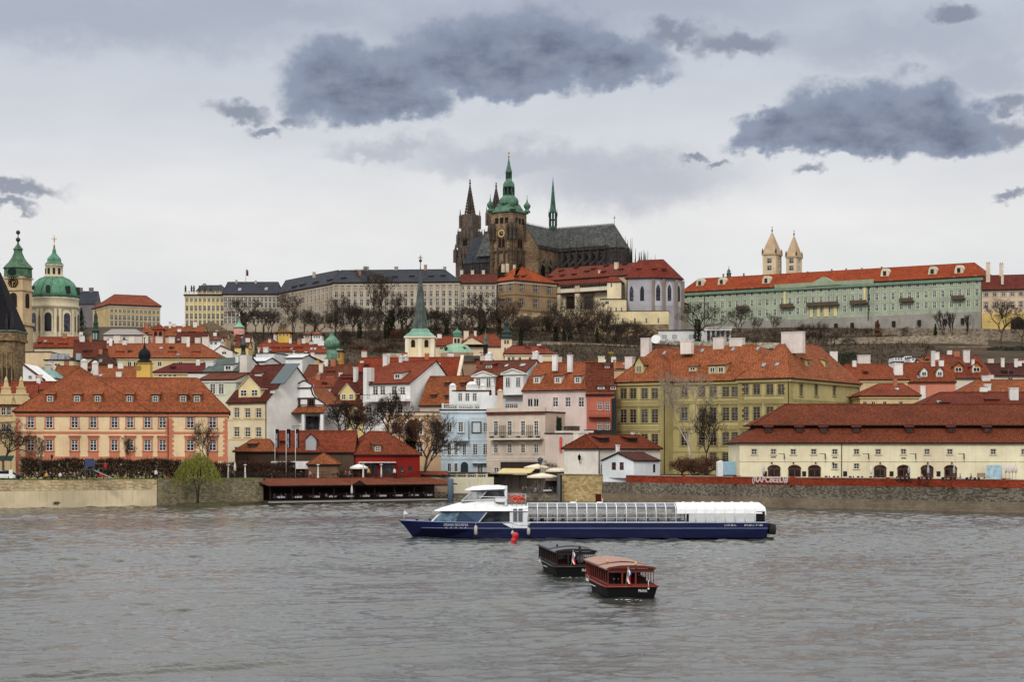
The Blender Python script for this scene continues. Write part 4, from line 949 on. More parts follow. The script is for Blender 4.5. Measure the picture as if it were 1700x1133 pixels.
for x in (1285,1319,1352,1461,1500,1539,1578):
    u,zb=h.uz(x,796,0); zt=h.uz(x,773,0)[1]; hw=1.05; zs=zt-.62; n=10; z0=max(zb,.05)
    arc=lambda r,dz:[(u+r*math.cos(PI*i/n),zs+dz*math.sin(PI*i/n)) for i in range(n+1)]
    m=MB(); ou=[(u-hw,z0),(u+hw,z0)]+arc(hw,.62); m.prism(ou,lambda p,q,w_:(p,w_,q),-.03,-.004,1)
    for a,b in zip(arc(hw,.62),arc(hw,.62)[1:]): m.tube([(a[0],-.05,a[1]),(b[0],-.05,b[1])],.09,4)
    for q in (-hw,-.05,hw-.12): m.box(u+q,u+q+.13,-.1,-.031,z0,zs+.02)
    m.box(u-hw,u+hw,-.1,-.031,zs-.08,zs+.05)
    for s_ in (-1,1): m.box(u+s_*.55-.4,u+s_*.55+.4,-.07,-.031,z0,z0+.5)
    m.build('arched_door',[paint((112,66,36)),glassm((30,28,28))],h.t)
h.pipe(1397,737,794)
m=MB()
for x in (1301,1369,1441,1519,1599):
    (u,z)=h.uz(x,754,0); m.box(u-.9,u,-.05,-.004,z,z+.05); m.box(u-.04,u+.04,-.6,-.05,z-.02,z+.06); m.box(u-.08,u+.08,-.7,-.5,z-.9,z)
m.parts('sign_bracket',[paint((70,62,56))],h.t)
m=MB()
for x,y in ((1284,759.5),(1386,760),(1500,761)): u,z=h.uz(x,y,0); m.box(u-.42,u+.42,-.06,-.004,z-.1,z+.1)
m.parts('name_plate',[paint((120,104,84))],h.t); m=MB()
for x in (1270,1335,1403,1480,1558): u,z=h.uz(x,787,0); m.box(u-.33,u+.33,-.07,-.004,z-.45,z+.4)
m.parts('menu_board',[paint((44,38,40))],h.t); m=MB()
for x in (1281,1317,1354,1383,1461,1540,1580): u,z=h.uz(x,769,0); m.box(u-.12,u+.12,-.25,-.004,z-.1,z+.1)
m.parts('wall_lamp',[paint((60,54,50))],h.t)
# ---- low white house and hut by the wall
h=House('low_white_house','low white house with red roof and huge white chimney beside the beige wall','house',993,1096,331.5,8.6,(232,226,214),4.6,-45,tilec=(158,66,44))
h.roof('hip',745,722,972,1062,3.6); h.winm(1.2,.4,2.0,.7,'two','f',None); h.walls()
h.rv=4.3; h.chimney(948,972,719,742,6.2,(232,226,212),2.4); h.dormer(1003,728,735,16,'shed',(70,40,34),'two',fr=(60,44,40)); h.dormer(1050,728,735,16,'shed',(70,40,34),'two',fr=(60,44,40)); h.pipe(994,748,790); h.chimney(1046,1052,718,726,4.5,(214,208,200),.6)
m=MB(); v,z=h.vz(966,764,0); m.tube([(-.1,v,z-.6),(-.7,v,z-.5),(-.7,v,z-.1)],.05,5); m.lathe([(.02,z-.15),(.22,z),(.3,z+.6),(.36,z+.62),(.05,z+1.),(.02,z+1.2)],6,0,(-.7,v)); m.build('wall_lantern',[paint((26,26,26))],h.t)
h=House('white_hut','small white gabled hut with two brown windows on the river wall','hut',1000,1052,329.2,7.4,(226,230,234),3.55,44,tilec=(120,60,50))
h.roof('front',764.5,751.5,1026,o=.25,og=.25); h.wins([1019,1032],[(768,781)],7,'four',sur=None,fr=(92,66,52),gl=(60,44,44)); 
h.winm(h.depth-1.6,1.7,3.2,.7,'two','r',None,fr=(50,40,38)); h.walls(); h.chimney(1024,1031,739,752,3.,(232,228,226),.8,cap=(150,84,60))
# ---- restaurant buildings with red walls and roofs
RR=(136,38,32)
h=House('red_restaurant','bright red restaurant with hipped tile roof and arched windows on the terrace','restaurant',590,697,337,15,RR,4.3,-18,tilec=(164,70,46))
h.roof('hip',755,717,612,640,6.); h.wins([692],[(774,783)],5,'two',fr=(90,40,34)) if 0 else None
h.wins([666,681],[(774,783)],8,'two',fr=(110,60,50))
h.walls(); h.dormer(627,740,751,12,'shed',(150,130,100),'four')
for x in (616,645):
    u,zb=h.uz(x,790,0); n=10; m=MB(); z0=max(.1,zb); m.prism([(u-1.3,z0),(u+1.3,z0)]+[(u+1.3*math.cos(PI*i/n),z0+1.3+1.*math.sin(PI*i/n)) for i in range(n+1)],lambda p,q,w_:(p,w_,q),-.05,-.004,0)
    for q in (-.65,0,.65): m.box(u+q-.04,u+q+.04,-.1,-.051,z0,z0+1.9,1)
    m.build('arched_window',[glassm((40,34,34)),paint((90,60,50))],h.t)
m=MB(); u0,z=h.uz(596,768,-1.);u1,_=h.uz(657,768,-1.); m.box(u0,u1,-1.2,-.01,z-.1,z+.06); m.build('awning_box',[paint((226,222,214))],h.t)
h=House('tiled_kitchen_wing','long red tiled roof with grey faced dormer behind the flag banners','house',458,588,337,9,(84,68,56),4.3,0,tilec=(164,68,46))
h.roof('side',751,716); h.walls(); h.dormer(516,729,748,17,'gable',(176,176,182),'two',rt=.9,win=False); h.dormer(470,733,738,10,'shed',(80,50,40),win=False)
h=House('tiled_shed','small orange tiled shed behind the brown hedge','shed',390,455,336,7,(70,56,46),4.3,0,tilec=PALEO); h.roof('hip',750,730,418,448,4.5); h.walls(); h.dormer(418,738,744,14,'shed',(90,56,44),'two',fr=(60,44,40))
h=House('pavilion','open pavilion with pyramid tile roof joined to the red restaurant','pavilion',512,560,330,5,(120,96,76),4.3,0,tilec=PALEO); h.roof('hip',771,753,536,538,3); h.walls()
sg=thing('restaurant_sign','long white board with black name sign beneath the banners','sign',at(487,770,331)); q=sg.location; q.z=4.3
m=MB(); a=wx(450,331)-q.x; b=wx(523,331)-q.x; m.box(a,b,0,.25,1.6,3.) ; m.box(a,a+.2,.02,.2,0,1.6); m.box(b-.2,b,.02,.2,0,1.6); m.build('board',[paint((222,220,216))],sg)
m=MB(); c=wx(462,331)-q.x; d=wx(491,331)-q.x; m.box(c,d,-.06,-.003,1.2,2.8); m.build('panel',[paint((24,24,26))],sg); textmesh('Kampapark',.8,.01,paint((214,210,204)),'lettering',sg,((c+d)/2,-.08,1.7),width=2.7)
for i,(x0_,xb_,lab) in enumerate(((456.5,460.5,'leftmost navy banner on white pole, nearest the white gable wall'),(475,480,'middle navy banner, on the tallest leaning white pole'),(490.5,494,'rightmost navy banner on white pole, beside the grey dormer'))):
    D=329; bn=thing('banner_flag',lab,'banner',(wx(x0_,D),D,4.3),0,'banners over the restaurant sign'); zt=wz(712,D)-4.3; m=MB(); m.tube([(0,0,0),(0,0,zt)],.05,6); m.build('pole',[paint((226,224,222))],bn)
    wd=(xb_-x0_+1.5)/F*D; m=MB(); m.box(.08,.08+wd,-.02,.02,zt-3.6,zt-.1); m.build('cloth',[paint((24,24,42),.8)],bn); textmesh('KAMPA PARK',.42,.01,paint((222,220,220)),'lettering',bn,(.08+wd*.72,-.035,zt-3.5),(PI/2,-PI/2,0),width=2.6,align='LEFT')
# ------------------------------------------------------------ old town rows behind the waterfront
G=None
CR=(226,206,166); WH=(226,224,218)
# far left: gabled renaissance house, red roofs behind
h=House('twin_gable_house','cream house with two stepped curved gables at the left picture edge','house',-60,60,352,12,(208,184,140),4.2,-12,tilec=RED)
h.roof('side',672,637,rv=6); h.wins([6,15,33,48],[(676,690),(704,718)],7,'four',sur=((184,156,112),.2,True,.3,0)); h.walls(cornice=((196,170,124),.4))
for x in (10,35):
    g=[(-17,672),(-14,660),(-9,655),(-8,648),(-5,645),(-3,634),(3,634),(5,645),(8,648),(9,655),(14,660),(17,672)]; P=[h.uz(x+a,y,-.3) for a,y in g]; m=MB(); m.prism(P[::-1],lambda p,q,w_:(p,w_,q),-.3,.4)
    u,z=h.uz(x,645,0); m.box(u-.9,u+.9,-.4,.5,z,z+.25); m.lathe([(.3,z+1.2),(.4,z+1.5),(.05,z+2.3)],8,0,(u,.05)); u,z=h.uz(x,656,0); m.box(u-1.5,u+1.5,-.42,.5,z,z+.25); m.build('curved_gable',[h.wall],h.t)
CLR=random.Random(11)
def clutter(h,kind):
    # the small chimneys, vents and aerials that crowd every old town roof
    g=CLR
    if kind not in('side','hip') or h.ra is None: return
    a,b=(h.ra,h.rb) if h.rb-h.ra>2 else (h.W*.3,h.W*.7)
    for i in range(max(1,int((b-a)/5.5))):
        u=g.uniform(a,b); v=h.rv+g.choice((-.9,-.3,.4,1.2)); w_=g.uniform(.35,.7); z=h.rz-.9-abs(v-h.rv)*h.k; zt=h.rz+g.uniform(.5,1.5); m=MB(); m.box(u-w_,u+w_,v-.35,v+.35,z,zt); m.box(u-w_-.06,u+w_+.06,v-.41,v+.41,zt+.003,zt+.12,1)
        for k in range(g.randint(0,2)): m.lathe([(.12,zt+.123),(.1,zt+.45)],6,1,(u-.25+.5*k,v))
        m.build('chimney',[plaster(g.choice(((224,220,212),(206,196,182),(170,112,84),(228,226,222))),.6),paint(g.choice(((120,100,90),(80,72,68),(176,96,66))),.8)],h.t)
    for i in range(max(1,int(h.W/7))):
        u=g.uniform(1,h.W-1); v=g.uniform(.6,max(.8,h.rv*.7)); z=h.ez+h.k*(v+h.o)
        if kind=='hip' and (u<v*1.3 or u>h.W-v*1.3): continue
        m=MB(); a_=.4; dv=.5; k=h.k
        if g.random()<.5: m.hexa([(u-a_,v-dv,z-k*dv+.02),(u+a_,v-dv,z-k*dv+.02),(u+a_,v+dv,z+k*dv+.02),(u-a_,v+dv,z+k*dv+.02),(u-a_,v-dv,z-k*dv+.14),(u+a_,v-dv,z-k*dv+.14),(u+a_,v+dv,z+k*dv+.14),(u-a_,v+dv,z+k*dv+.14)],1,0); m.build('skylight',[glassm((110,120,130)),paint((70,66,64))],h.t)
        else:
            m.prism([(v-.5,z-.5*k),(v-.5,z+.45),(v+.8,z+.8*k+.1)],lambda p,q,w_:(w_,p,q),u-.6,u+.6,0); m.box(u-.45,u+.45,v-.54,v-.503,z-.25*k,z+.3,1); m.build('roof_hatch',[h.tile,paint((40,34,32))],h.t)
    if g.random()<.6:
        u=g.uniform(a,b); m=MB(); zt=h.rz+g.uniform(1.5,3); m.tube([(u,h.rv,h.rz-.2),(u,h.rv,zt)],.035,4)
        for k in range(3): m.box(u-.5+.1*k,u+.5-.1*k,h.rv-.02,h.rv+.02,zt-.3-.25*k,zt-.27-.25*k)
        m.build('aerial',[paint((90,88,88),.4,.4)],h.t)
def row(name,label,xa,xb,D,ep,rp,wall,tc,kind='side',ra=None,rb=None,yaw=0,depth=12,wn=None,chim=(),eyes=(),dorm=(),rv=None,cor=True,ch_col=(224,220,214),cat='house',o=.4,sky_=(),sur=None):
    h=House(name,label,cat,xa,xb,D,depth,wall,None,yaw,None,tc); h.roof(kind,ep,rp,ra,rb,rv,o)
    if wn:
        for xs,rows,w_,st in wn: h.wins(xs,rows,w_,st,sur=sur)
    h.walls(cornice=((min(255,wall[0]+8),wall[1],wall[2]-8),.35) if cor else None)
    for c in chim: h.chimney(*c[:4],c[4] if len(c)>4 else None,ch_col,rnd_top=(len(c)>5))
    for c in eyes: h.dormer(c[0],c[1],c[1]+3,c[2] if len(c)>2 else 11,'shed',tc if not isinstance(tc,bpy.types.Material) else DARK,win=False,wfrac=.9)
    for c in dorm: h.dormer(*c)
    for c in sky_: h.skylight(*c)
    clutter(h,kind)
    return h
row('red_roof_house','house with dull red roof behind the twin curved gables','10',104,372,664,634,(200,176,140),RED,depth=11,eyes=((70,651),(58,655))) if 0 else row('red_roof_house','house with dull red roof behind the twin curved gables',8,104,374,665,634,(200,176,140),RED,depth=11,eyes=((72,648),(60,653)))
wg=thing('white_gable_house','white house with steep bare gable beside the dark stone bridge tower','house',(wx(38,396),396,5)); m=MB(); k=396/F
m.prism([(0,0),(40*k,0),(40*k,wz(634,396)-5),(36*k,wz(631,396)-5),(1*k,wz(604,396)-5),(0,wz(604,396)-5)],lambda p,q,w_:(p,w_,q),0,12); m.build('wall',[plaster((230,230,228),.3)],wg); m=MB(); m.tube([(-.3,-.1,wz(603,396)-5),(37*k,-.1,wz(632,396)-5)],.25,5); m.build('verge',[paint((90,70,64))],wg)
for x in (12,24):
    me,_=window_mesh(.8,.7,WHITE,(24,25,30),None,'two',False); link('window',me,wg,(x*k,-.19,wz(629,396)-5))
h=row('teal_roof_house','small house with pale teal metal roof behind the white gable',62,92,410,628,611,(226,224,220),copper((132,176,166),(96,140,134)),'hip',70,84,0,9)
row('orange_roof_house','orange roofed house just behind the left roof peak of the cream quayside house',86,150,420,634,608,WH,PALEO,'side',depth=10,chim=((81,88,600,612,5),))
row('orange_roof_house','broad orange roofed house left of the black onion dome tower',150,230,412,632,609,WH,PALEO,'side',depth=11,chim=((196,205,602,611,5),(193,202,618,627,1.5)))
row('beige_block','plain beige windowless block right of the bridge tower','40',84,450,0,0,CR,RED) if 0 else None
h=House('beige_block','plain beige windowless block right of the stone bridge tower','building',38,84,452,10,(216,192,156),None,0,None,paint((180,160,130))); h.roof('flat',584,584,o=.1); h.walls()
h=House('grey_roof_house','cream house with flat grey metal roof and roof machines','house',74,122,446,10,(206,194,160),None,0,None,paint((130,140,150),.4)); h.roof('flat',597,597,o=.3); h.wins([95],[(604,608)],10,'two'); h.walls()
m=MB(); 
for i in range(14): u=rnd.uniform(0,h.W); v=rnd.uniform(1,8); m.box(u,u+rnd.uniform(.4,1.4),v,v+1,h.ez+.003,h.ez+rnd.uniform(.4,1.8))
m.parts('roof_machine',[paint((150,154,160),.4)],h.t)
h=House('cream_wing','cream building wing with dark doorway below the dark pyramid roof','house',112,180,452,9,(214,196,160),None,0,None,paint((90,90,92))); h.roof('flat',594,594,o=.3); h.wins([126],[(601,609)],6,'two'); h.walls()
row('church_aisle','low red roofed church aisle with pale parapet under the green dome',57,135,545,577,560,(206,190,160),RED,'side',depth=10,eyes=((80,570),(104,571)),cat='church wing')
row('dark_roof_house','large dark red brown roof between church dome and long orange roof',122,192,500,595,566,(206,190,150),(128,56,42),'side',depth=16,yaw=-12,eyes=((146,582),(172,580)))
row('pyramid_roof_house','small cream house with dark brown pyramid roof',147,192,440,606,585,(214,196,168),(100,56,44),'hip',169,170,0,7)
h=row('long_orange_roof','long cream town house with bright orange roof and eyebrow vents',184,366,470,594,571,(204,186,146),ORANGE,'hip',178,334,0,15,wn=[([215,225,265,300,340],[(601,609)],7,'two')],eyes=((198,584),(285,584),(325,584)),chim=((190,200,558,571,10),(215,224,559,571,10),(238,246,558,571,10),(259,270,559,571,10),(281,290,560,571,10),(302,312,560,571,10),(310,315,560,579,6),(324,333,561,571,10),(336,347,560,571,10)),ch_col=(222,214,202))
# yellow tower with black onion dome
t_=thing('onion_dome_tower','small yellow tower with black onion dome and thin spike','tower',at(240,640,402)); t_.location.z=6; D=402; s=D/F
Z=lambda y:wz(y,D)-6
m=MB(); r=11*s; m.box(-r,r,-r,r,0,Z(604)); m.build('shaft',[plaster((222,182,96))],t_); m=MB(); m.box(-r-.3,r+.3,-r-.3,r+.3,Z(604)+.003,Z(603)); 
m.lathe([(12.5*s,Z(603)),(11.5*s,Z(600)),(8*s,Z(598)),(10*s,Z(594)),(10.4*s,Z(589)),(9*s,Z(584)),(5*s,Z(580)),(2*s,Z(578)),(2.6*s,Z(577.5)),(1.2*s,Z(574)),(.6*s,Z(566)),(.1,Z(562))],16,1); m.build('onion_dome',[plaster((206,170,100)),paint((26,29,32),.65)],t_); m=MB()
m.lathe([(.55,-.06),(.6,0),(.5,.06)],12); q=m.build('round_plaque',[paint((150,120,70))],t_,(-1.0,-r-.02,Z(612))); q.rotation_euler=(PI/2,0,0)
m=MB(); m.ball((0,0,Z(562)+.2),.25); m.build('finial_ball',[paint((200,170,90),.3,.8)],t_)
row('crimson_roof_house','house with deep crimson hipped roof right of the black onion dome',256,346,420,618,604,(210,194,156),(136,46,46),'hip',288,344,0,10,wn=[([266,274,282,290],[(621,626)],5,'two')])
row('white_annex','low white annex in front of the crimson roof','313',344,0,0,0,WH,RED) if 0 else None
h=House('white_annex','low white annex in front of the crimson roof','house',312,344,396,6,WH,None,0,None,paint((200,198,194))); h.roof('flat',619,619,o=.1); h.walls(); h.rv=1; h.chimney(248,258,618,628,-.0,WH) if 0 else None
h=House('copper_roof_house','pale house with grey green metal roof and white dormers','house',338,396,372,12,(224,220,216),None,20,None,copper((86,104,96),(56,70,66))); h.roof('side',617,595); h.walls(); h.dormer(379,606,616,14,'shed',WH,'two'); h.rv=2; h.chimney(344,360,600,618,3,(226,224,222),2); h.chimney(392,398,590,618,4,WH,1)
h=House('pale_green_house','pale green house with white windows right of the orange quoined house','house',330,392,356,10,(206,210,186),4.2,18,None,BRED); h.roof('side',630,620); h.wins([353,367],[(638,655)],9,'tall',sur=((226,226,216),.2,True,0,0)); h.walls(cornice=((220,216,206),.5))
h=House('grey_firewall_house','tall bare grey party wall with ladder between green roof and cream house','house',376,412,366,8,(206,200,192),4.2,25,None,paint((110,104,100))); h.roof('flat',619,619,o=.05); h.walls(); h.pxbox('stack',plaster((204,198,190),.5),398,410,590,625,.1,2)
m=MB(); u,z=h.uz(404,592,1); m.lathe([(.3,z-.6),(.8,z),(.5,z+.6),(.4,z+1.8),(.7,z+1.9),(.6,z+2.6),(.3,z+3.),(.05,z+4.2)],8,0,(u,1)); m.build('lantern_turret',[paint((44,44,46),.5)],h.t)
# upper left roofs
row('tower_lantern_house','orange roofs below the tan hilltop palace',232,262,600,556,545,(200,176,150),PALEO,'hip',238,256,0,9)
lt=thing('belvedere_tower','square red belvedere turret with dark arches and pyramid roof','turret',at(264,572,592)); lt.location.z=tz(lt.location.x,592)-1; D=592; s=D/F; Z=lambda y:wz(y,D)-lt.location.z; r=9*s
m=MB(); m.box(-r,r,-r,r,0,Z(548)); m.build('shaft',[plaster((170,96,76))],lt); m=MB()
for a in (-4,4): m.prism([(a*s-.5,Z(560)),(a*s+.5,Z(560)),(a*s+.5,Z(553)),(a*s,Z(550.5)),(a*s-.5,Z(553))],lambda p,q,w_:(p,w_,q),-r-.06,-r-.003)
m.parts('arch',[paint((40,30,30))],lt); m=MB(); e=11.5*s
for i in range(4):
    a=[(-e,-e),(e,-e),(e,e),(-e,e)][i]; b=[(e,-e),(e,e),(-e,e),(-e,-e)][i]; m.face([(a[0],a[1],Z(548)+.01),(b[0],b[1],Z(548)+.01),(0,0,Z(537))])
m.face([(-e,-e,Z(548)+.008),(-e,e,Z(548)+.008),(e,e,Z(548)+.008),(e,-e,Z(548)+.008)]); m.build('roof',[tile(RED)],lt)
row('orange_roof_house','wide orange roof below the yellow palace corner',268,337,606,558,542,(206,186,156),PALEO,'side',depth=12,chim=((286,292,538,546),(303,308,539,546)),eyes=((296,551),(318,551)))
row('dark_red_roof_house','dark red roofed house between the white chimneys and yellow palace',290,341,585,568,552,(214,206,196),DRED,'side',depth=11)
row('grey_flat_house','low white house with grey flat roof under the tan palace','190',235,0,0,0,WH,RED) if 0 else None
h=House('grey_flat_house','low pale house with curved grey roof under the tan palace','house',172,236,590,12,(206,196,184),None,0,None,paint((138,132,128))); h.roof('hip',556,547,185,226,6); h.wins([195,206,218],[(560,566)],5,'two'); h.walls()
row('little_villa','small white villa with two windows left of the green pointed turret',346,366,570,565,559,(228,226,222),BRED,'side',depth=8,wn=[([351,358],[(568,573)],4,'two')])
row('little_villa','small white villa with red roof lower on the slope above the grey firewall',356,386,540,583,574,(226,220,210),RED,'front',366,None,0,10,wn=[([372],[(584,589)],8,'two')],cor=False)
row('ochre_wall_house','small house with brown roof tucked under the bare hillside',335,376,600,560,551,(180,150,120),(120,72,56),'side',depth=9)
tt_=thing('garden_turret','salmon round garden turret with flared pale green copper cap','turret',at(397,560,660)); tt_.location.z=tz(tt_.location.x,660)-1; D=660; s=D/F; Z=lambda y:wz(y,D)-tt_.location.z
m=MB(); m.lathe([(9*s,0),(9*s,Z(545))],16); m.build('drum',[plaster((196,142,128))],tt_); m=MB(); m.lathe([(10*s,Z(545)+.003),(9.5*s,Z(543)),(5*s,Z(540)),(2.6*s,Z(536)),(1.2*s,Z(532)),(.2*s,Z(528))],16); m.build('copper_cap',[copper((128,190,154),(92,150,120))],tt_)
row('red_roof_house','small red roofed house directly under the salmon garden turret',389,416,610,566,556,(206,190,160),DRED,'side',depth=9)
row('yellow_wall_house','house with pale yellow wall below the salmon garden turret',390,412,570,576,566,(226,204,140),BRED,'side',depth=9)
row('pavilion_roof_house','house with square red pavilion roof above the white modern roofs',428,468,566,575,563,(222,210,190),RED,'hip',446,452,0,13)
row('long_red_roof_house','long cream house with red roof and skylights left of the green onion dome',432,509,552,584,570,(222,214,196),RED,'side',depth=12,wn=[([440,450,460,472,484,496],[(587,592)],4,'two')],eyes=((456,577),(474,577),(495,577)),chim=((480,484,562,571),(501,507,563,576),(486,490,583,591,0)))
row('red_roof_house','red roofed house touching the green onion dome on its left side',506,546,546,586,573,(222,214,200),RED,'side',depth=11,sky_=((517,580,4,5),(523,580,4,5)),chim=((528,538,566,573),(506,510,584,590,0)))
# white modern rooftops
for i,(xa,xb,D,yt,dep,lab,al) in enumerate(((405,440,424,594,9,'white rooftop extension with sloping pale roof left of the skylit roof',6),(425,455,440,586,9,'white stair block with grey chimney behind the pale rooftops',0),(474,502,436,589,9,'white stepped firewall right of the small black turret',5))):
    h=House('rooftop_block',lab,'building',xa,xb,D,dep,(222,222,220),None,15,None,paint((196,200,202))); h.roof('side',yt+al,yt,rv=4) if al else h.roof('flat',yt,yt,o=.1); h.walls(); h.rv=2
    h.chimney(438,446,577,600,2,(210,214,214),1) if i==1 else None
row('ochre_house','small ochre house with orange roof behind the skylit dark red roof',498,530,470,598,590,(206,160,96),ORANGE,'front',514,None,0,9,cor=False,chim=((516,522,586,594,2),))
row('brown_red_roof_house','house with broad brown red roof and cream chimney in front of onion dome',500,592,420,631,606,(214,206,196),BRED,'side',depth=13,yaw=10,eyes=((548,617),),chim=((530,537,604,622,3),(520,532,627,637,0),(543,555,627,637,0),(563,569,619,632,1)),ch_col=(226,212,194))
row('red_slope_house','house with red roof and copper gutter behind the curved white gable',505,580,404,643,628,(216,208,200),RED,'side',depth=10,chim=((598,604,600,616,4),))
# green onion dome
od=thing('onion_dome_church','green copper onion dome with lantern above the red roofs','church tower',at(551,620,436)); od.location.z=9; D=436; s=D/F; Z=lambda y:wz(y,D)-9
m=MB(); m.lathe([(9*s,0),(9*s,Z(600))],8,ph=PI/8,smooth=False); m.build('shaft',[paint((40,38,38))],od); m=MB()
m.lathe([(10*s,Z(600)),(10*s,Z(598)),(9*s,Z(597)),(9.2*s,Z(590)),(8.6*s,Z(584)),(6*s,Z(581)),(8*s,Z(579)),(11.5*s,Z(577)),(13.4*s,Z(572)),(12.6*s,Z(567)),(9*s,Z(563)),(5*s,Z(559)),(2.6*s,Z(554)),(1.2*s,Z(549)),(.4*s,Z(545))],16); m.build('onion_dome',[copper((112,168,134),(56,92,74))],od)
m=MB(); 
for i in range(8):
    a=PI/8+i*PI/4; m.box(9*s*math.cos(a)*.98-.3,9*s*math.cos(a)*.98+.3,9*s*math.sin(a)*.98-.3,9*s*math.sin(a)*.98+.3,Z(610),Z(601))
m.parts('lantern_post',[paint((66,84,76))],od); m=MB(); m.tube([(0,0,Z(546)),(0,0,Z(536))],.09,5); m.ball((0,0,Z(542)),.3); m.build('finial',[paint((150,120,70),.4,.6)],od)
h=House('ochre_belfry','narrow ochre belfry tucked behind the green onion dome','belfry',555,568,452,5,(196,140,62),None,0,None,copper((112,150,124))); h.roof('hip',582,579,560,563,2.5); h.win(563,586,596,4,'two'); h.walls()
# red ridge roof behind the white terraced house
h=row('stepped_roof_house','house with long bright red tiled roof and stone gable below the tall spire',588,756,402,634,594,(222,200,170),tile((170,62,38)),'side',depth=15,yaw=6,chim=((738,746,641,649,1),))
m=MB(); k=h.k; u=h.W; m.hexa([(u+.22,-.4,h.ez-.6),(u+.9,-.4,h.ez-.6),(u+.9,h.rv,h.rz-.6),(u+.22,h.rv,h.rz-.6),(u+.22,-.4,h.ez+.5),(u+.9,-.4,h.ez+.5),(u+.9,h.rv,h.rz+.5),(u+.22,h.rv,h.rz+.5)]); m.build('gable_coping',[plaster((214,198,176))],h.t)
# tall church spire
D=455; s=D/F; sp=thing('spire_tower','cream church tower with tall thin green grey spire','church tower',(wx(698,D),D,12)); Z=lambda y:wz(y,D)-12; r=24*s
m=MB(); m.box(-r*.99,r*.99,-r*.99,r*.99,0,Z(563)); m.build('shaft',[plaster((230,208,166))],sp); m=MB()
for a in (-1,-.12,.74):
    m.box(a*r,a*r+.26*r,-r-.14,-r*.99-.003,Z(600),Z(564)) 
m.box(-r-.3,r+.3,-r-.3,r+.3,Z(563)+.003,Z(560)); m.parts('pilaster',[plaster((238,226,204))],sp); m=MB()
for x in (-11,11): m.prism([(x*s-.5,Z(578)),(x*s+.5,Z(578)),(x*s+.5,Z(569))]+[(x*s+.5*math.cos(PI*i/6),Z(569)+.5*math.sin(PI*i/6)) for i in range(1,6)]+[(x*s-.5,Z(569))],lambda p,q,w_:(p,w_,q),-r-.1,-r*.99-.003)
m.parts('belfry_opening',[paint((36,30,28))],sp)
m=MB(); m.lathe([(34*s,Z(560)+.003),(33*s,Z(558)),(24*s,Z(553)),(20*s,Z(548)),(14*s,Z(546))],4,ph=PI/4,smooth=False); m.build('copper_skirt',[copper((128,178,150),(92,140,116))],sp)
m=MB(); m.lathe([(13.5*s,Z(547)),(10*s,Z(522)),(6*s,Z(490)),(2.6*s,Z(462)),(.8*s,Z(445)),(.5*s,Z(438))],8,ph=PI/8,smooth=False); m.build('spire',[copper((96,112,102),(52,58,58))],sp)
m=MB(); m.ball((0,0,Z(433)),.42); m.tube([(0,0,Z(440)),(0,0,Z(424))],.1,5); m.box(-.5,.5,-.07,.07,Z(428)-.1,Z(428)+.1); m.build('cross',[paint((70,66,60),.4,.5)],sp)
# salmon monastery group right of the spire
row('monastery_wing','cream monastery wing with salmon red roof right of the spire',722,775,474,574,559,(228,204,176),RED,'side',depth=12,wn=[([733,745],[(576,581)],5,'two')])
h=row('pediment_hall','salmon hall with painted pediment and steep red roof','768',834,0,0,0,CR,RED) if 0 else House('pediment_hall','cream hall with painted triangular pediment and red hipped roofs','hall',764,836,470,16,(230,208,180),None,0,None,tile(RED)); h.roof('hip',575,555,802,822,7)
h.wins([779,789,799,822],[(576,582)],4.5,'four'); h.walls(); m=MB(); a=h.uz(766,572,-1.5);b=h.uz(803,572,-1.5);c=h.uz(783,561,-1.5); m.prism([a,b,c],lambda p,q,w_:(p,w_,q),-1.5,.5); 
m.build('pediment',[plaster((228,206,176))],h.t); m=MB(); d=h.uz(783,551,-1); 
m.face([(a[0]-.4,-1.7,a[1]+.05),(c[0],-1.7,c[1]+.15),(d[0],6,d[1])]); m.face([(b[0]+.4,-1.7,b[1]+.05),(c[0],-1.7,c[1]+.15),(d[0],6,d[1])]); m.face([(a[0]-.4,-1.7,a[1]+.05),(d[0],6,d[1]),(a[0],6,a[1])]); m.face([(b[0]+.4,-1.7,b[1]+.05),(d[0],6,d[1]),(b[0],6,b[1])]); m.build('pediment_roof',[h.tile],h.t)
h.rv=8; h.chimney(770,778,550,562,8,(226,208,186),1); h.chimney(787,791,550,560,8,(226,208,186),1); h.chimney(806,811,556,565,8,(226,208,186),1)
D=452; s=D/F; dm=thing('green_dome_church','low pale green copper dome with cream lantern','church dome',(wx(759,D),D,12)); Z=lambda y:wz(y,D)-12
m=MB(); m.lathe([(27*s,0),(27*s,Z(588)),(28.5*s,Z(587)),(28.5*s,Z(586))],24); m.build('drum',[plaster((232,212,184))],dm); m=MB(); m.lathe([(28*s,Z(586)+.003),(25*s,Z(584)),(22*s,Z(579)),(17*s,Z(574)),(11*s,Z(572)),(9*s,Z(571.6))],24); m.build('dome',[copper((140,186,150),(104,154,122))],dm)
m=MB(); m.lathe([(7.4*s,Z(571.6)+.003),(7.4*s,Z(560))],8,ph=PI/8,smooth=False); m.build('lantern',[plaster((232,212,184))],dm); m=MB(); m.lathe([(8.5*s,Z(560)+.003),(8*s,Z(558)),(6*s,Z(557)),(8*s,Z(555)),(7*s,Z(551)),(3*s,Z(549)),(1*s,Z(546)),(.3*s,Z(542))],12); m.build('lantern_cap',[copper((100,160,126),(44,92,72))],dm); m=MB()
for a in (-3,2.6): m.box(a*s-.28,a*s+.28,-7.4*s-.12,-6.9*s,Z(570),Z(563))
m.parts('lantern_opening',[paint((44,38,34))],dm); m=MB()
for x in (-18,12): m.ball((x*s,-17*s,Z(580)),.5,0,6,4)
m.parts('dome_vent',[paint((40,66,54))],dm)
D=462; s=D/F; bt=thing('clock_turret_tower','square cream tower with black onion dome and long spike','tower',(wx(841,D),D,12)); Z=lambda y:wz(y,D)-12; r=9*s
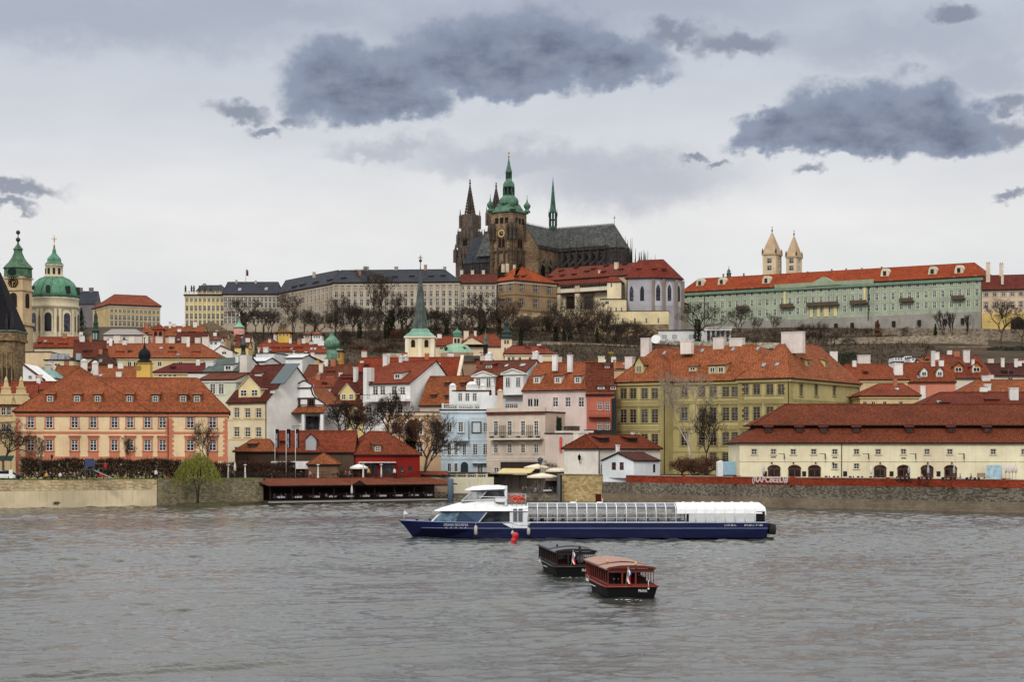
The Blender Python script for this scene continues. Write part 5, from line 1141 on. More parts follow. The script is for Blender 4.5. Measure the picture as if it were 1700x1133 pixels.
m=MB(); m.box(-r,r,-r,r,0,Z(563)); m.build('shaft',[plaster((232,212,180))],bt); m=MB()
for y in (572,585): 
    for x in (-.35,.35): m.box(x-.26,x+.26,-r-.03,-r-.003,Z(y),Z(y-6.5))
m.parts('window',[paint((80,80,84),.4)],bt); m=MB(); m.box(-r-.35,r+.35,-r-.35,r+.35,Z(563)+.003,Z(562)); m.lathe([(9*s,Z(562)),(8.6*s,Z(558)),(6*s,Z(556)),(8.4*s,Z(554)),(8.2*s,Z(551)),(5*s,Z(549)),(3.4*s,Z(546)),(3.4*s,Z(540)),(5*s,Z(538)),(4*s,Z(534)),(1.2*s,Z(531)),(.3*s,Z(522))],14); m.build('onion_dome',[copper((56,84,78),(28,36,36))],bt)
row('long_cream_house','long cream house with salmon red hipped roof below the terraced hillside',838,920,452,587,575,(230,212,178),(176,72,54),'hip',849,900,0,11,dorm=((876,577,582,6,'shed',(150,80,66),'two',None,None,False),(899,577,582,6,'shed',(150,80,66),'two',None,None,False)),wn=[([845,852,863,880],[(593,599)],5,'two')])
D=412; s=D/F; ob=thing('black_turret','small black and green turret with pointed cap on a white stack','turret',(wx(806,D),D,8)); Z=lambda y:wz(y,D)-8
m=MB(); m.box(-5*s,5*s,-.6,.6,0,Z(590)); m.build('stack',[plaster((230,228,226))],ob); m=MB(); m.lathe([(4.6*s,Z(590)+.003),(4.2*s,Z(586)),(4*s,Z(576)),(5*s,Z(575)),(4.8*s,Z(573))],8,ph=PI/8,smooth=False); m.build('lantern',[paint((34,32,34))],ob); m=MB(); m.lathe([(4.6*s,Z(573)+.003),(3*s,Z(570)),(2.4*s,Z(566)),(3.4*s,Z(562)),(2*s,Z(557)),(.5*s,Z(552)),(.2*s,Z(546))],8); m.build('copper_cap',[copper((110,150,120),(60,90,72))],ob)
row('brown_gable_house','house with dark brown roof left of the black and green turret',758,806,430,601,592,(150,122,100),(88,62,54),'side',depth=11,yaw=12,chim=((757,770,611,626,1),))
row('small_red_roof_house','small house with tomato red roof right of the black turret stack',792,812,404,610,600,(210,190,170),RED,'side',depth=8)
row('chimney_house','low orange roofed house with big white cowled chimneys behind the brown roof',862,940,410,612,601,WH,ORANGE,'side',depth=9,chim=((884,893,584,600,4),(895,901,590,604,4)))
# right side roofs
row('beige_hip_house','beige house with orange hipped roof right of the yellow palace',1395,1507,372,630,605,(214,190,152),(176,76,48),'hip',1404,1470,0,13,chim=((1424,1444,590,606,9),(1484,1498,604,618,2),(1378,1390,584,604,8)))
row('low_beige_house','low beige house with three small orange hip roofs behind the long roof',1428,1526,352,657,638,(214,188,144),(170,70,46),'hip',1458,1500,0,11,wn=[([1436,1450,1469,1496],[(667,672)],7,'two')])
row('salmon_wall_house','salmon walled house with two dark hooded dormers and orange roof',1508,1586,384,634,603,(206,134,112),(168,72,44),'side',depth=13,dorm=((1534,616,626,11,'gable',(222,218,210),'two',.8),(1560,616,626,11,'gable',(222,218,210),'two',.8)),chim=((1522,1536,654,660,-1),(1546,1552,583,602,5)))
row('twin_dormer_house','red roofed house with two ochre gabled dormers below the hedge terrace',1560,1648,408,628,590,(216,206,192),(156,68,50),'side',depth=17,dorm=((1591,609,619,16,'gable',(176,106,50),'two',1.),(1621,609,619,16,'gable',(176,106,50),'two',1.)),chim=((1599,1609,582,599,6),(1613,1617,597,620,2)),yaw=-8)
row('maroon_roof_house','house with maroon roof and paired white flues at the right edge',1640,1760,420,624,604,(220,210,194),(104,48,42),'side',depth=11,chim=((1662,1667,595,612,4),(1684,1689,596,613,4)),wn=[([1678],[(627,633)],8,'two')])
row('pale_orange_house','house with faded orange roof and white flues at the right edge',1592,1760,366,657,631,(220,206,180),PALEO,'hip',1622,1740,0,12,chim=((1634,1645,638,651,2),(1630,1643,624,635,6),(1528,1536,641,655,3)))
row('dark_tile_house','house with dark red tiles and eyebrow vent just above the long roof',1520,1760,336,680,652,(222,198,140),(142,58,42),'hip',1560,1700,0,14,chim=((1676,1690,644,664,4),),eyes=((1569,669,14),(1648,664,22)),ch_col=(220,218,214))
row('green_gable_house','pale green end wall with white chimney between orange roofs',1530,1560,396,602,596,(206,206,176),PALEO,'side',depth=8,chim=((1551,1559,585,604,3),))
for i,(x0,x1,y,D) in enumerate(((1484,1500,592,440),(1500,1514,590,444),(1512,1530,593,438),(1486,1500,600,428))):
    h=House('rooftop_box',['white slatted rooftop box nearest the hedge, left of the four','white rooftop box second in the cluster above the salmon house','white rooftop box at the right end of the cluster','small white rooftop box in front of the cluster'][i],'roof box',x0,x1,D,6,(228,228,228),None,0,'white roof boxes above the salmon house',paint((210,210,210))); h.roof('flat',y,y,o=.1); m_n=2
    for k in range(3): h.win(x0+(x1-x0)*(.22+.28*k),y+2.5,y+6.5,3,'two',cut=True)
    h.walls()
row('rust_roof_house','small rust roofed house left of the yellow palace chimney',1020,1046,420,612,601,(190,160,130),PALEO,'side',depth=9)
# ------------------------------------------------------------ castle hill
ST=(176,160,140); STT=(196,184,164); SLATE=tile((72,76,84),.6,.5,.15,'slate_roof')
def palace(name,label,xa,xb,D,yaw,ep,wall,rowsy,hs,wm,ncol,base=60,depth=14,sur=None,tc=None,kind='hip',rp=None,ra=None,rb=None,rv=None,fr=(206,200,188),pil=None,corn=True,refpx=None,gl=(52,52,58),right=None,cat='palace',style='far',o=.6,a0=None):
    h=House(name,label,cat,xa,xb,D,depth,wall,base,yaw,None,tc or SLATE,near=False,fr=fr,gl=gl)
    h.roof(kind,ep,rp if rp else ep,ra,rb,rv,o,t=.5,apx=refpx or xa+2)
    rp_=refpx or xa+2
    for y,hh in zip(rowsy,hs):
        z=h.uz(rp_,y,0)[1]; h.grid(ncol,[z-hh/2],hh,wm,style,'f',sur,a0,None if a0 is None else h.W-a0)
        if right: h.grid(right,[z-hh/2],hh,wm,style,'r',sur)
    if pil:
        m=MB(); z0=h.uz(rp_,rowsy[-1],0)[1]-hs[-1]; n=ncol
        for i in range(n+1):
            u=h.W*i/n; m.box(max(0,u-.28),min(h.W,u+.28),-.22,-.003,z0,h.top-1)
        m.build('pilasters',[plaster(pil,.3)],h.t)
    h.walls(cornice=(STT,.9) if corn else None); return h
# yellow west palace with balustrade, grey south wings
h=palace('yellow_hill_palace','pale yellow hilltop palace with rooftop balustrade and statues',307,372.5,812,0,489,(214,196,142),(498.5,512,525.5,537),(1.5,2.4,2.6,2.6),1.3,9,kind='flat',sur=((226,212,170),.2,True,0,0),pil=(224,206,154))
balustrade(h,307,372,484,488.4,.3,(206,190,150),1.2,piers=9); m=MB()
for x in (308,318,322,331,340,350): 
    u,z=h.uz(x,484,.4); m.lathe([(.5,z),(.35,z+.8),(.5,z+1.5),(.3,z+2.),(.3,z+2.5),(.02,z+2.8)],6,0,(u,.4))
m.parts('statue',[paint((70,66,60))],h.t)
h=palace('grey_hill_wing','dark slate roofed palace block behind the yellow palace balustrade',328,374,830,0,483,ST,(490,),(2,),1.3,6,rp=474,ra=334,rb=368,rv=6); h.rv=6; h.chimney(337,342,471,476,6,(150,140,130)); h.chimney(364,368,473,477,6,(150,140,130))
h=palace('grey_hill_wing','grey castle wing with flagpole between yellow palace and angled wing',371,465,808,0,488,ST,(497.5,507,522,533),(2.,2.4,2.8,2.6),1.4,14,rp=468.5,ra=378,rb=462,rv=8,sur=(STT,.2,True,0,0))
h.chimney(391,394,465,478,7,(170,156,140)); h.chimney(423,426,466,478,7,(190,160,140)); h.skylight(398,481,5,5); h.skylight(442,480,5,5)
fp=thing('flagpole','flagpole with small dark flag on the grey castle roof','flagpole',(wx(408,816),816,wz(470,816)-2)); m=MB(); m.tube([(0,0,0),(0,0,9)],.14,6); m.build('pole',[paint((200,196,190))],fp); m=MB(); m.box(.2,.9,-.05,.05,5.2,8); m.box(.9,1.2,-.04,.04,5.,7.4); m.build('flag',[paint((90,40,50))],fp)
h=palace('angled_hill_wing','grey castle wing turning the corner at an angle, with dark slate roof',464.5,553,806,58,486,ST,(495,506,521,533),(2.2,2.8,2.8,2.6),1.6,14,rp=466,ra=474,rb=562,rv=9,sur=(STT,.2,True,0,0),pil=(188,174,154),refpx=466)
for x,y in ((487,476),(500,473),(522,469),(545,465)): h.dormer(x,y,y+3,6,'shed',(60,60,64),win=False)
h=palace('long_hill_wing','longest grey castle wing with pale pilasters and dark slate roof, left of the cathedral',553,763,760,5,469,ST,(474.5,489,503,517,534),(1.5,2.6,3.2,2.8,3),1.5,20,rp=449,ra=566,rb=738,rv=9,sur=(STT,.22,True,0,0),pil=(198,186,166),depth=18,refpx=560)
for x,y in ((570,461),(631,459),(655,459),(683,458),(715,458),(735,457)): h.dormer(x,y,y+3,7,'shed',(60,60,64),win=False)
h.chimney(594,599,449,462,5,(176,130,104)); h.chimney(604,612,443,450,9,(150,146,140)); h.chimney(704,709,440,449,9,(176,130,104)); h.chimney(655,661,443,447,9,(160,150,140)); h.chimney(519,524,452,458,9,(170,160,150)) ; h.chimney(736,741,443,448,9,(150,146,140))
h=palace('red_roof_hill_wing','narrow grey castle wing with dark red roof beside the brown corner palace',763,824,756,4,470,ST,(478,490,504,518),(1.6,2.6,3.,2.8),1.5,6,kind='side',rp=455,rv=7,sur=(STT,.25,True,0,0),tc=tile((122,54,44),.5,.4),pil=(196,184,164))
for x in (764,782,800): h.chimney(x,x+5,449,456,7,(206,196,184))
BRO=(150,126,98)
h=palace('brown_corner_palace','brown stone renaissance palace with bright orange hipped roof',823,854,757,48,467,BRO,(479,504),(3.4,3.4),2.6,2,rp=443,ra=866,rb=None,rv=9,depth=24,sur=((120,100,80),.3,True,0,0),tc=tile((200,82,44),.5,.4),right=3,style='lat',gl=(60,56,54),refpx=830)
for x in (834,856,868): h.dormer(x,458,461,6,'shed',(90,50,40),win=False)
h.chimney(834,839,439,449,7,(222,206,180)); h.chimney(841,846,438,449,9,(222,206,180)); h.chimney(853,857,440,448,12,(222,206,180))
h.band(491,.5,(130,108,84),.2,'belt_course',830,True); h.band(516,.5,(130,108,84),.2,'belt_course',830,True)
# old royal palace hall
OR=tile((146,60,48),.5,.4)
h=palace('royal_hall','long pale stone hall with huge dark red roof and three wide windows',902,1040,772,36,466,(204,190,162),(),(),1,1,kind='side',rp=441,rv=10,tc=OR,depth=22,refpx=903,corn=False)
for x,y in ((912,459),(932,457),(952,455),(973,450),(955,444),(1005,441),(1030,447),(930,449),(984,446),(1000,451),(1036,438),(908,452)): h.dormer(x,y,y+2.4,6,'shed',(90,40,36),win=False)
h.chimney(1021,1029,436,452,6,(216,202,176),1.8); h.chimney(994,999,449,455,3,(214,200,174),1)
z=h.uz(903,476,-2.5)[1]; zt=h.uz(903,468,0)[1]; m=MB(); m.hexa([(-.2,-3,z),(h.W*.86,-3,z),(h.W*.86,-.02,z),(-.2,-.02,z),(-.2,-3,z+.25),(h.W*.86,-3,z+.25),(h.W*.86,-.02,zt),(-.2,-.02,zt)],0); m.build('lower_roof',[OR],h.t)
m=MB(); m.box(0,h.W*.85,-1.9,-.02,z-3.2,z-.003,0); n=34
for i in range(n): u=.6+(h.W*.85-1.2)*i/(n-1); m.box(u-.45,u+.45,-2.,-1.902,z-1.5,z-.35,1)
m.box(0,h.W*.85,-2.4,-.02,z-3.7,z-3.203,1); m.build('gallery',[plaster((222,214,196),.3),paint((60,44,38))],h.t)
for x in (917,948,978):
    u,z1=h.uz(x,492,0); _,z0=h.uz(x,513,0); me,_p=window_mesh(4.6,round(z1-z0,1),(70,60,54),(34,32,34),((150,134,112),.6,True,.9,0),'lat',False); link('window',me,h.t,(u,-.2,z0))
for x in (931,963):
    u,z=h.uz(x,512,0); m=MB(); m.box(u-1.2,u+1.2,-2.2,-.003,0,z+10); m.build('buttress',[plaster((206,192,164),.4)],h.t)
h=House('cream_stair_tower','square cream tower with red cap roof against the long stone hall','tower',1008,1031,742,9,(222,208,176),60,12,None,tile((168,64,44),.5,.4),near=False); h.roof('hip',468,460,1012,1024,4.5); h.win(1015,470,477,3,'two'); h.walls()
h=House('cream_annex','cream annex with arched loft window below the square cream tower','annex',998,1040,735,8,(212,196,160),60,4,None,paint((100,80,62)),near=False); h.roof('flat',496,496,o=.4); h.win(1008,500,506,6,'two'); h.wins([1014,1023,1032],[(511,517)],3,'two'); h.walls()
# grey chapel with polygonal apse
LV=(168,166,172); h=House('gothic_chapel','lavender grey gothic chapel with tall dark windows and red roof','chapel',1042,1084,741,16,LV,60,14,None,tile((152,58,46),.5,.4),near=False)
ez=h.uz(1045,462,0)[1]; W=h.W; D=h.depth; R8=[(0,0),(W,0),(W+4.,1.5),(W+8.5,5),(W+10.5,9.5),(W+8.5,14),(W+3,16),(0,16)]
m=MB(); m.prism(R8,lambda p,q,w_:(p,q,w_),-3,ez); m.build('wall',[plaster(LV,.35)],h.t)
m=MB(); ra=(3.,8,h.uz(1056,432,8)[1]); rb=(W+3.,8,h.uz(1120,430,8)[1]); o8=[(p+(.8 if p>W+1 else 0)-(1.2 if p==0 else 0),q+(-.7 if q<8 else .7),ez) for p,q in R8]
m.face([o8[0],o8[1],rb,ra])
for a,b in zip(o8[1:6],o8[2:7]): m.face([a,b,rb])
m.face([o8[6],o8[7],ra,rb]); m.face([o8[7],o8[0],ra]); m.face([(p,q,r-.3) for p,q,r in o8][::-1],1)
for a,b in zip(o8,o8[1:]+o8[:1]): m.face([(a[0],a[1],a[2]-.3),(b[0],b[1],b[2]-.3),b,a],1)
m.build('roof',[h.tile,h.dark],h.t)
h.ez,h.k,h.o=ez,(ra[2]-ez)/8.7,.7
for x in (1060,1086,1102): h.dormer(x,446,449,7,'shed',(100,40,36),win=False)
def gothic(m,u,z0,z1,w_,f,m0=0): 
    hz=min(w_*1.1,(z1-z0)*.4); m.prism([(u-w_/2,z0),(u+w_/2,z0),(u+w_/2,z1-hz),(u+w_*.3,z1-hz*.4),(u,z1),(u-w_*.3,z1-hz*.4),(u-w_/2,z1-hz)],f,-.12,-.004,m0)
zb,zt=h.uz(1050,500,0)[1],h.uz(1050,475,0)[1]; m=MB()
for x in (1048.5,1066): u=h.uz(x,480,0)[0]; gothic(m,u,zb,zt,1.6,lambda p,q,w_:(p,w_,q))
m2=MB()
for a,b in zip(R8[1:5],R8[2:6]):
    d=Vector((b[0]-a[0],b[1]-a[1],0)); Ln=d.length; d/=Ln; n=Vector((d.y,-d.x,0)); f=lambda p,q,w_,a=a,d=d,n=n:(a[0]+d.x*p-n.x*w_,a[1]+d.y*p-n.y*w_,q)
    gothic(m,Ln/2,zb,zt+.6,1.7,f); gothic(m2,Ln/2,zb-2,zt+2.2,3.1,lambda p,q,w_,f=f:f(p,q,w_*.3))
    m2.box(a[0]+n.x*.6-.45,a[0]+n.x*.6+.45,a[1]+n.y*.6-.7,a[1]+n.y*.6+.45,-3,ez-.8,1)
m.parts('tall_window',[glassm((30,32,40))],h.t); m2.parts('buttress',[plaster((196,192,196),.2),plaster((140,124,112),.5)],h.t)
# cream terrace range in front of it and brown retaining masonry
h=House('terrace_range','long cream terrace building with small arched windows below the grey chapel','terrace building',990,1110,716,10,(220,202,160),55,8,None,paint((150,136,110)),near=False); h.roof('flat',517,515,o=.1,apx=1000)
h.wins([1034,1054,1073,1093],[(528,537)],3.4,'two'); h.wins([1000,1018],[(530,538)],4,'two'); h.walls(); h.pxbox('stone_plinth',stone((150,130,104),1.2,.5),990,1109.5,540,566,-.5,-.01); h.win(1034,546,551,3,'two',v=-.5)
rw_=thing('castle_rampart','brown buttressed rampart walls under the brown corner palace, behind bare trees','rampart',(0,0,0)); m=MB(); q=[at(842,530,735),at(900,530,728),at(995,530,715)]
for (a,b,za,zb_) in ((q[0],q[1],wz(522,735),wz(520,728)),(q[1],q[2],wz(523,728),wz(518,715))):
    m.hexa([(a.x,a.y,45),(b.x,b.y,45),(b.x,b.y+14,45),(a.x,a.y+14,45),(a.x,a.y,za),(b.x,b.y,zb_),(b.x,b.y+14,zb_),(a.x,a.y+14,za)])
for x in (858,872,886): p=at(x,530,730); m.hexa([(p.x-1.5,p.y-3.5,45),(p.x+1.5,p.y-3.5,45),(p.x+1.5,p.y+2,45),(p.x-1.5,p.y+2,45),(p.x-1.2,p.y-.2,wz(524,730)),(p.x+1.2,p.y-.2,wz(524,730)),(p.x+1.2,p.y+2,wz(524,730)),(p.x-1.2,p.y+2,wz(524,730))])
m.build('masonry',[stone((176,156,124),1.2,.5)],rw_); m=MB()
for x,y in ((868,545),(882,556),(897,558),(910,540),(926,541),(944,540),(962,541),(980,540),(925,556),(955,556)): p=at(x,y,714); m.box(p.x-.7,p.x+.7,p.y-.3,p.y+14,p.z-1.5,p.z+1.2)
m.parts('opening',[paint((44,38,34))],rw_)
# long green palace
GP=(166,174,156); GT=(178,190,160); 
h=palace('green_palace','very long pale green palace with central pediment and bright orange roof',1133,1629,792,32,484.7,GP,(492.5,509.5,526),(2.6,2.8,2.8),1.5,38,base=45,rp=463,ra=1160,rb=1618,rv=9,sur=((186,196,168),.25,True,.6,0),tc=tile((190,72,40),.5,.4),depth=20,refpx=1135,fr=(222,222,212),corn=False,pil=(164,178,150),gl=(70,74,76))
W=h.W; zc=h.top; m=MB(); m.box(-.9,W+.9,-.9,-.004,zc-1.3,zc-.2); m.build('cornice',[copper((120,152,120),(96,124,98))],h.t)
z3=h.uz(1135,537,0)[1]; m=MB(); m.box(-.2,W+.2,-1.2,-.003,-6,z3-7); m.hexa([(-.2,-3,-6),(W+.2,-3,-6),(W+.2,-.003,-6),(-.2,-.003,-6),(-.2,-.3,z3-.5),(W+.2,-.3,z3-.5),(W+.2,-.003,z3-.5),(-.2,-.003,z3-.5)])
for i in range(17): u=W*(i+.5)/17; m.hexa([(u-1,-5,-6),(u+1,-5,-6),(u+1,-.3,-6),(u-1,-.3,-6),(u-.8,-.9,z3-3),(u+.8,-.9,z3-3),(u+.8,-.25,z3-3),(u-.8,-.25,z3-3)]) if i%3==1 else None
m.build('battered_base',[plaster((146,142,134),.8)],h.t); m=MB()
for i in (20,22,25,27,30,33,35): u=W*i/37; m.box(u-.6,u+.6,-1.9,-.9,z3-5.2,z3-3)
m.parts('base_opening',[paint((40,38,38))],h.t)
def pal_u(px): return h.uz(px,500,0)[0]
m=MB()
for a,b in ((1225,1246),(1297,1320),(1341,1394),(1413,1441),(1495,1518),(1581,1603)):
    u0,u1=pal_u(a),pal_u(b); z=h.uz(1135,517.5,0)[1]; m.box(u0,u1,-1.8,-.01,z-.5,z); 
    m.box(u0,u1,-1.8,-1.65,z+.003,z+1.1)
m.parts('balcony',[plaster((92,78,66),.4)],h.t); m=MB(); u0,u1=pal_u(1341),pal_u(1394); z=h.uz(1135,517.5,0)[1]
for a,b in ((1345,1350),(1357,1362),(1368,1376),(1384,1390)): m.box(pal_u(a),pal_u(b),-.3,-.003,z-5,z-.6)
for a in (1301,1434): m.box(pal_u(a),pal_u(a+3.4),-.3,-.003,z-.2,zc-1.4)
m.parts('cream_panel',[plaster((222,206,150))],h.t)
ua,ub=pal_u(1338),pal_u(1398); m=MB(); m.prism([(ua,zc-.1),(ub,zc-.1),((ua+ub)/2,zc+3.6)],lambda p,q,w_:(p,w_,q),-1.2,3); m.box(ua-14,ub+14,-.7,2.5,zc-.15,zc+1.5); m.build('pediment',[plaster((150,160,136))],h.t)
m=MB()
for px in (1162,1198,1272,1469,1548,1592):
    u,v,z=h.onroof(px,{1162:474,1198:472,1272:470,1469:458,1548:455,1592:453}[px]); m.prism([(u-1.9,z-1),(u+1.9,z-1),(u+1.5,z+2),(u+.8,z+3),(u-.8,z+3),(u-1.5,z+2)],lambda p,q,w_:(p,v+w_,q),-.3,3.4); m.lathe([(.75,-.02),(.7,.06)],10,1,(u,0)) if 0 else m.box(u-.7,u+.7,v-.36,v-.302,z,z+1.9,1)
m.parts('attic_dormer',[plaster((206,200,176)),paint((52,44,40))],h.t)
m=MB(); n=30
for i in range(n): u=W*(i+.5)/n; m.lathe([(.0,zc-.2)]+[(1.4*math.cos(a),zc-.2+1.1*math.sin(a)) for a in (0,.5,1.,1.4)],6,0,(u,-.2),sy=.3) if i%2 else None
m.parts('copper_crest',[copper((120,160,130))],h.t)
for x in (1210,1200,1234,1340,1404,1430,1463,1380): h.chimney(x,x+3,{1210:456,1200:455,1234:454,1340:451,1404:446,1430:445,1463:443,1380:447}[x],{1210:461,1200:461,1234:460,1340:456,1404:452,1430:450,1463:448,1380:454}[x],9,(120,100,90))
m=MB(); u=pal_u(1442); m.box(u-.2,u+.2,-.5,-.25,-2,zc); u=pal_u(1170); m.box(u-.15,u+.15,-.5,-.25,2,zc); m.parts('downpipe',[paint((70,74,66))],h.t)
h=palace('annex_wing','low pale annex joined to the left end of the green palace',1107,1134,786,20,503,(178,176,148),(512,527,538),(2.2,2.4,2.2),1.3,3,kind='flat',sur=((200,196,170),.2,True,0,0),depth=10)
h=palace('beige_hill_palace','beige palace with dark red roof and tall chimneys at the right edge',1630,1790,716,14,481,(210,190,162),(488,507),(2.4,2.4),1.6,11,kind='side',rp=456,rv=9,tc=tile((132,52,44),.5,.4),sur=((180,150,130),.3,True,0,0),refpx=1634,base=50); h.pxbox('yellow_plinth',plaster((206,178,112),.4),1630,1789,521,600,-.8,-.01)
h.chimney(1637,1645,437,466,5,(214,196,170),pots=2,cap=(40,36,36)); h.chimney(1659,1667,438,456,9,(214,200,180),pots=2,cap=(40,36,36)); h.chimney(1662,1667,458,470,3,(214,200,180))
m=MB(); u,z=h.uz(1690,537,-.8); gothic(m,u,z-4,z+2.8,5.5,lambda p,q,w_:(p,w_-.8,q)); m.build('arch',[paint((50,40,34))],h.t)
# twin white basilica towers
for px,x0,x1,yt,yb,ya,lab in ((1280,1266,1295,424,460,384,'left and taller of the two pale stone towers with steep pointed roofs'),(1317,1305,1329,428,460,390,'right and slimmer of the two pale stone towers with steep pointed roofs')):
    D=850; s=D/F; h=House('basilica_tower',lab,'church tower',x0,x1-7,D,8,(214,192,158),62,28,'twin towers',plaster((182,158,128)),near=False)
    c=(h.W/2,4); zt=h.uz(x0,yt,0)[1]; h.top=zt
    for y in (434,446): 
        for q in (.28,.5,.72): pass
        z=h.uz(x0,y+4,0)[1]; h.winm(h.W/2,z,z+2.4,2.6,'lat','f',None); h.winm(4,z,z+2.4,2.4,'lat','r',None)
    h.walls(); m=MB(); m.box(-.4,h.W+.4,-.4,8.4,zt+.002,zt+.7); zz=zt+.7; za=h.uz(px,ya,4)[1]
    for i in range(4):
        a=[(-.3,-.3),(h.W+.3,-.3),(h.W+.3,8.3),(-.3,8.3)][i]; b=[(h.W+.3,-.3),(h.W+.3,8.3),(-.3,8.3),(-.3,-.3)][i]; m.face([(a[0],a[1],zz),(b[0],b[1],zz),(c[0],c[1],za)])
    m.face([(-.3,-.3,zz),(-.3,8.3,zz),(h.W+.3,8.3,zz),(h.W+.3,-.3,zz)]); m.build('pointed_roof',[plaster((184,160,130),.5)],h.t)
    m=MB()
    for a in ((0,0),(h.W,0),(h.W,8),(0,8)): m.lathe([(.5,zz),(.4,zz+1.4),(.02,zz+2.8)],6,0,a)
    m.parts('corner_pinnacle',[paint((90,80,66))],h.t); m=MB(); m.ball((c[0],c[1],za+.2),.45); m.tube([(c[0],c[1],za),(c[0],c[1],za+2.2)],.14,5); m.build('finial',[paint((40,36,32))],h.t)
D=835; tg=thing('green_turret','tiny green copper turret above the green palace roof','turret',(wx(1210,D),D,wz(470,D))); Z=lambda y:wz(y,D)-wz(470,D); m=MB(); m.lathe([(1,0),(1,Z(456)),(1.3,Z(455)),(.7,Z(452)),(.9,Z(450)),(.2,Z(447)),(.08,Z(442))],8); m.build('cap',[copper((90,130,110))],tg)
# tan palace at far left on the hill and dark roofs behind it
h=palace('tan_hill_palace','square tan palace with red hipped roof beside the big green dome',182,266,905,-12,506,(196,172,126),(515,526,536,546),(1.8,2.6,2.6,2.2),1.6,12,base=62,rp=489,ra=186,rb=242,rv=12,tc=tile((172,76,54),.5,.4),depth=30,refpx=190,sur=((206,186,146),.25,True,0,0),cat='palace') if 0 else palace('tan_hill_palace','square tan palace with red hipped roof beside the big green dome',182,266,905,-28,505,(196,172,126),(516,527,537,546),(1.8,2.6,2.6,2.2),1.6,12,base=62,rp=489,ra=190,rb=243,rv=13,tc=tile((172,76,54),.5,.4),depth=32,refpx=184,sur=((206,186,146),.25,True,0,0))
for z in [h.uz(184,y,0)[1]-1.2 for y in (516,527,537)]: h.grid(10,[z],2.4,1.6,'far','l',((206,186,146),.25,True,0,0)) if 0 else None
h=House('dark_roof_block','dark slate roofed block with twin chimneys behind the green dome','palace',118,158,960,14,(120,116,116),66,0,None,SLATE,near=False); h.roof('side',505,484); h.walls(); h.chimney(128,137,478,486,7,(110,104,104),3); h.chimney(148,155,478,490,7,(110,104,104),3)
# ------------------------------------------------------------ hill walls, pavilion, terraces
def hwall(label,pts,D0,D1,yt,yb,col,name='garden_wall',th=1.,kindn='garden wall',mat=None):
    m=MB(); n=len(pts)
    P=[at(x,yt[i],D0+(D1-D0)*i/(n-1)) for i,x in enumerate(pts)]; B=[wz(yb[i],D0+(D1-D0)*i/(n-1)) for i in range(n)]
    for i in range(n-1):
        a,b=P[i],P[i+1]; m.hexa([(a.x,a.y,B[i]-4),(b.x,b.y,B[i+1]-4),(b.x,b.y+th,B[i+1]-4),(a.x,a.y+th,B[i]-4),(a.x,a.y,a.z),(b.x,b.y,b.z),(b.x,b.y+th,b.z),(a.x,a.y+th,a.z)])
    return tag(m.build(name,[mat or stone(col,1.,.5,.03,.4,.6)]),label,kindn)
hwall('long grey brown terrace wall above the dark hedges left of the yellow palace',[825,870,930,1000,1075,1150],655,640,[566,566,568,571,575,578],[579,580,582,586,590,592],(150,136,120))
hwall('grey brown rough garden wall running along the hill under the right end of green palace',[1375,1450,1530,1640],668,650,[562,560,558,556],[586,586,586,586],(150,138,120))
hwall('low stone wall with dark openings under the battered palace base',[1450,1530,1620,1760],690,672,[545,545,546,548],[560,560,562,562],(138,126,110))
hwall('pinkish brick terrace wall beside the dark clipped hedge at right edge',[1570,1640,1690,1770],640,630,[576,575,588,588],[596,596,600,600],(150,122,106))
hwall('short grey wall on the hill left of the tall green spire',[636,670,700],600,600,[587,587,588],[600,600,600],(196,184,164))
hwall('crumbling brown wall climbing the hill under the yellow hilltop palace',[330,352,372,392],700,640,[540,534,545,560],[560,560,570,580],(138,122,100))
hwall('pale garden wall with a lawn edge below the white pavilion',[1060,1130,1215,1330],668,660,[566,567,568,570],[580,580,582,584],(176,166,148))
h=House('garden_pavilion','long white garden building with blank panels under the green palace','pavilion',1093,1172,690,8,(226,226,224),46,6,None,paint((150,146,140)),near=False); h.roof('flat',548,548,o=.4); h.wins([1103,1120,1148],[(556,564)],9,'two',fr=(214,214,212),gl=(190,192,194)); h.walls()
cp=thing('columned_portico','white columned portico beside the garden building','portico',(wx(1170,686),686,wz(572,686))); s=686/F; m=MB(); Wd=45*s; m.box(0,Wd,0,5,5.2,6.2); m.box(-.3,Wd+.3,-.3,5.3,6.203,6.5); m.box(0,Wd,4.5,5,-2,5.19); m.box(0,Wd,0,5,-4,.1); m.build('entablature',[plaster((232,230,226),.2)],cp)
for i in range(6):
    u=.6+(Wd-1.2)*i/5; m=MB(); m.lathe([(.5,.1),(.42,.5),(.38,5),(.52,5.19)],10,0,(u,.6)); m.build('column',[plaster((232,230,226),.2)],cp)
for x0,x1,D,yt,yb,w_,rc,lab in ((461,481,640,551,562,(214,178,84),(170,92,60),'small bright yellow villa with brown roof on the hillside'),(504,516,640,554,562,(200,184,160),(150,90,66),'tiny beige garden house left of the white villa on the hillside'),(518,534,640,554,563,(230,228,226),(196,94,62),'small white villa with orange pyramid roof on the hillside')):
    h=House('hillside_villa',lab,'villa',x0,x1,D,6,w_,wz(yb+6,D),0,None,tile(rc),near=False); h.roof('hip',yt+1,yt-4,(x0+x1)/2,(x0+x1)/2+1,3,o=.5); h.wins([x0+4,(x0+x1)/2,x1-4],[(yt+4,yt+8)],2.6,'two'); h.walls()
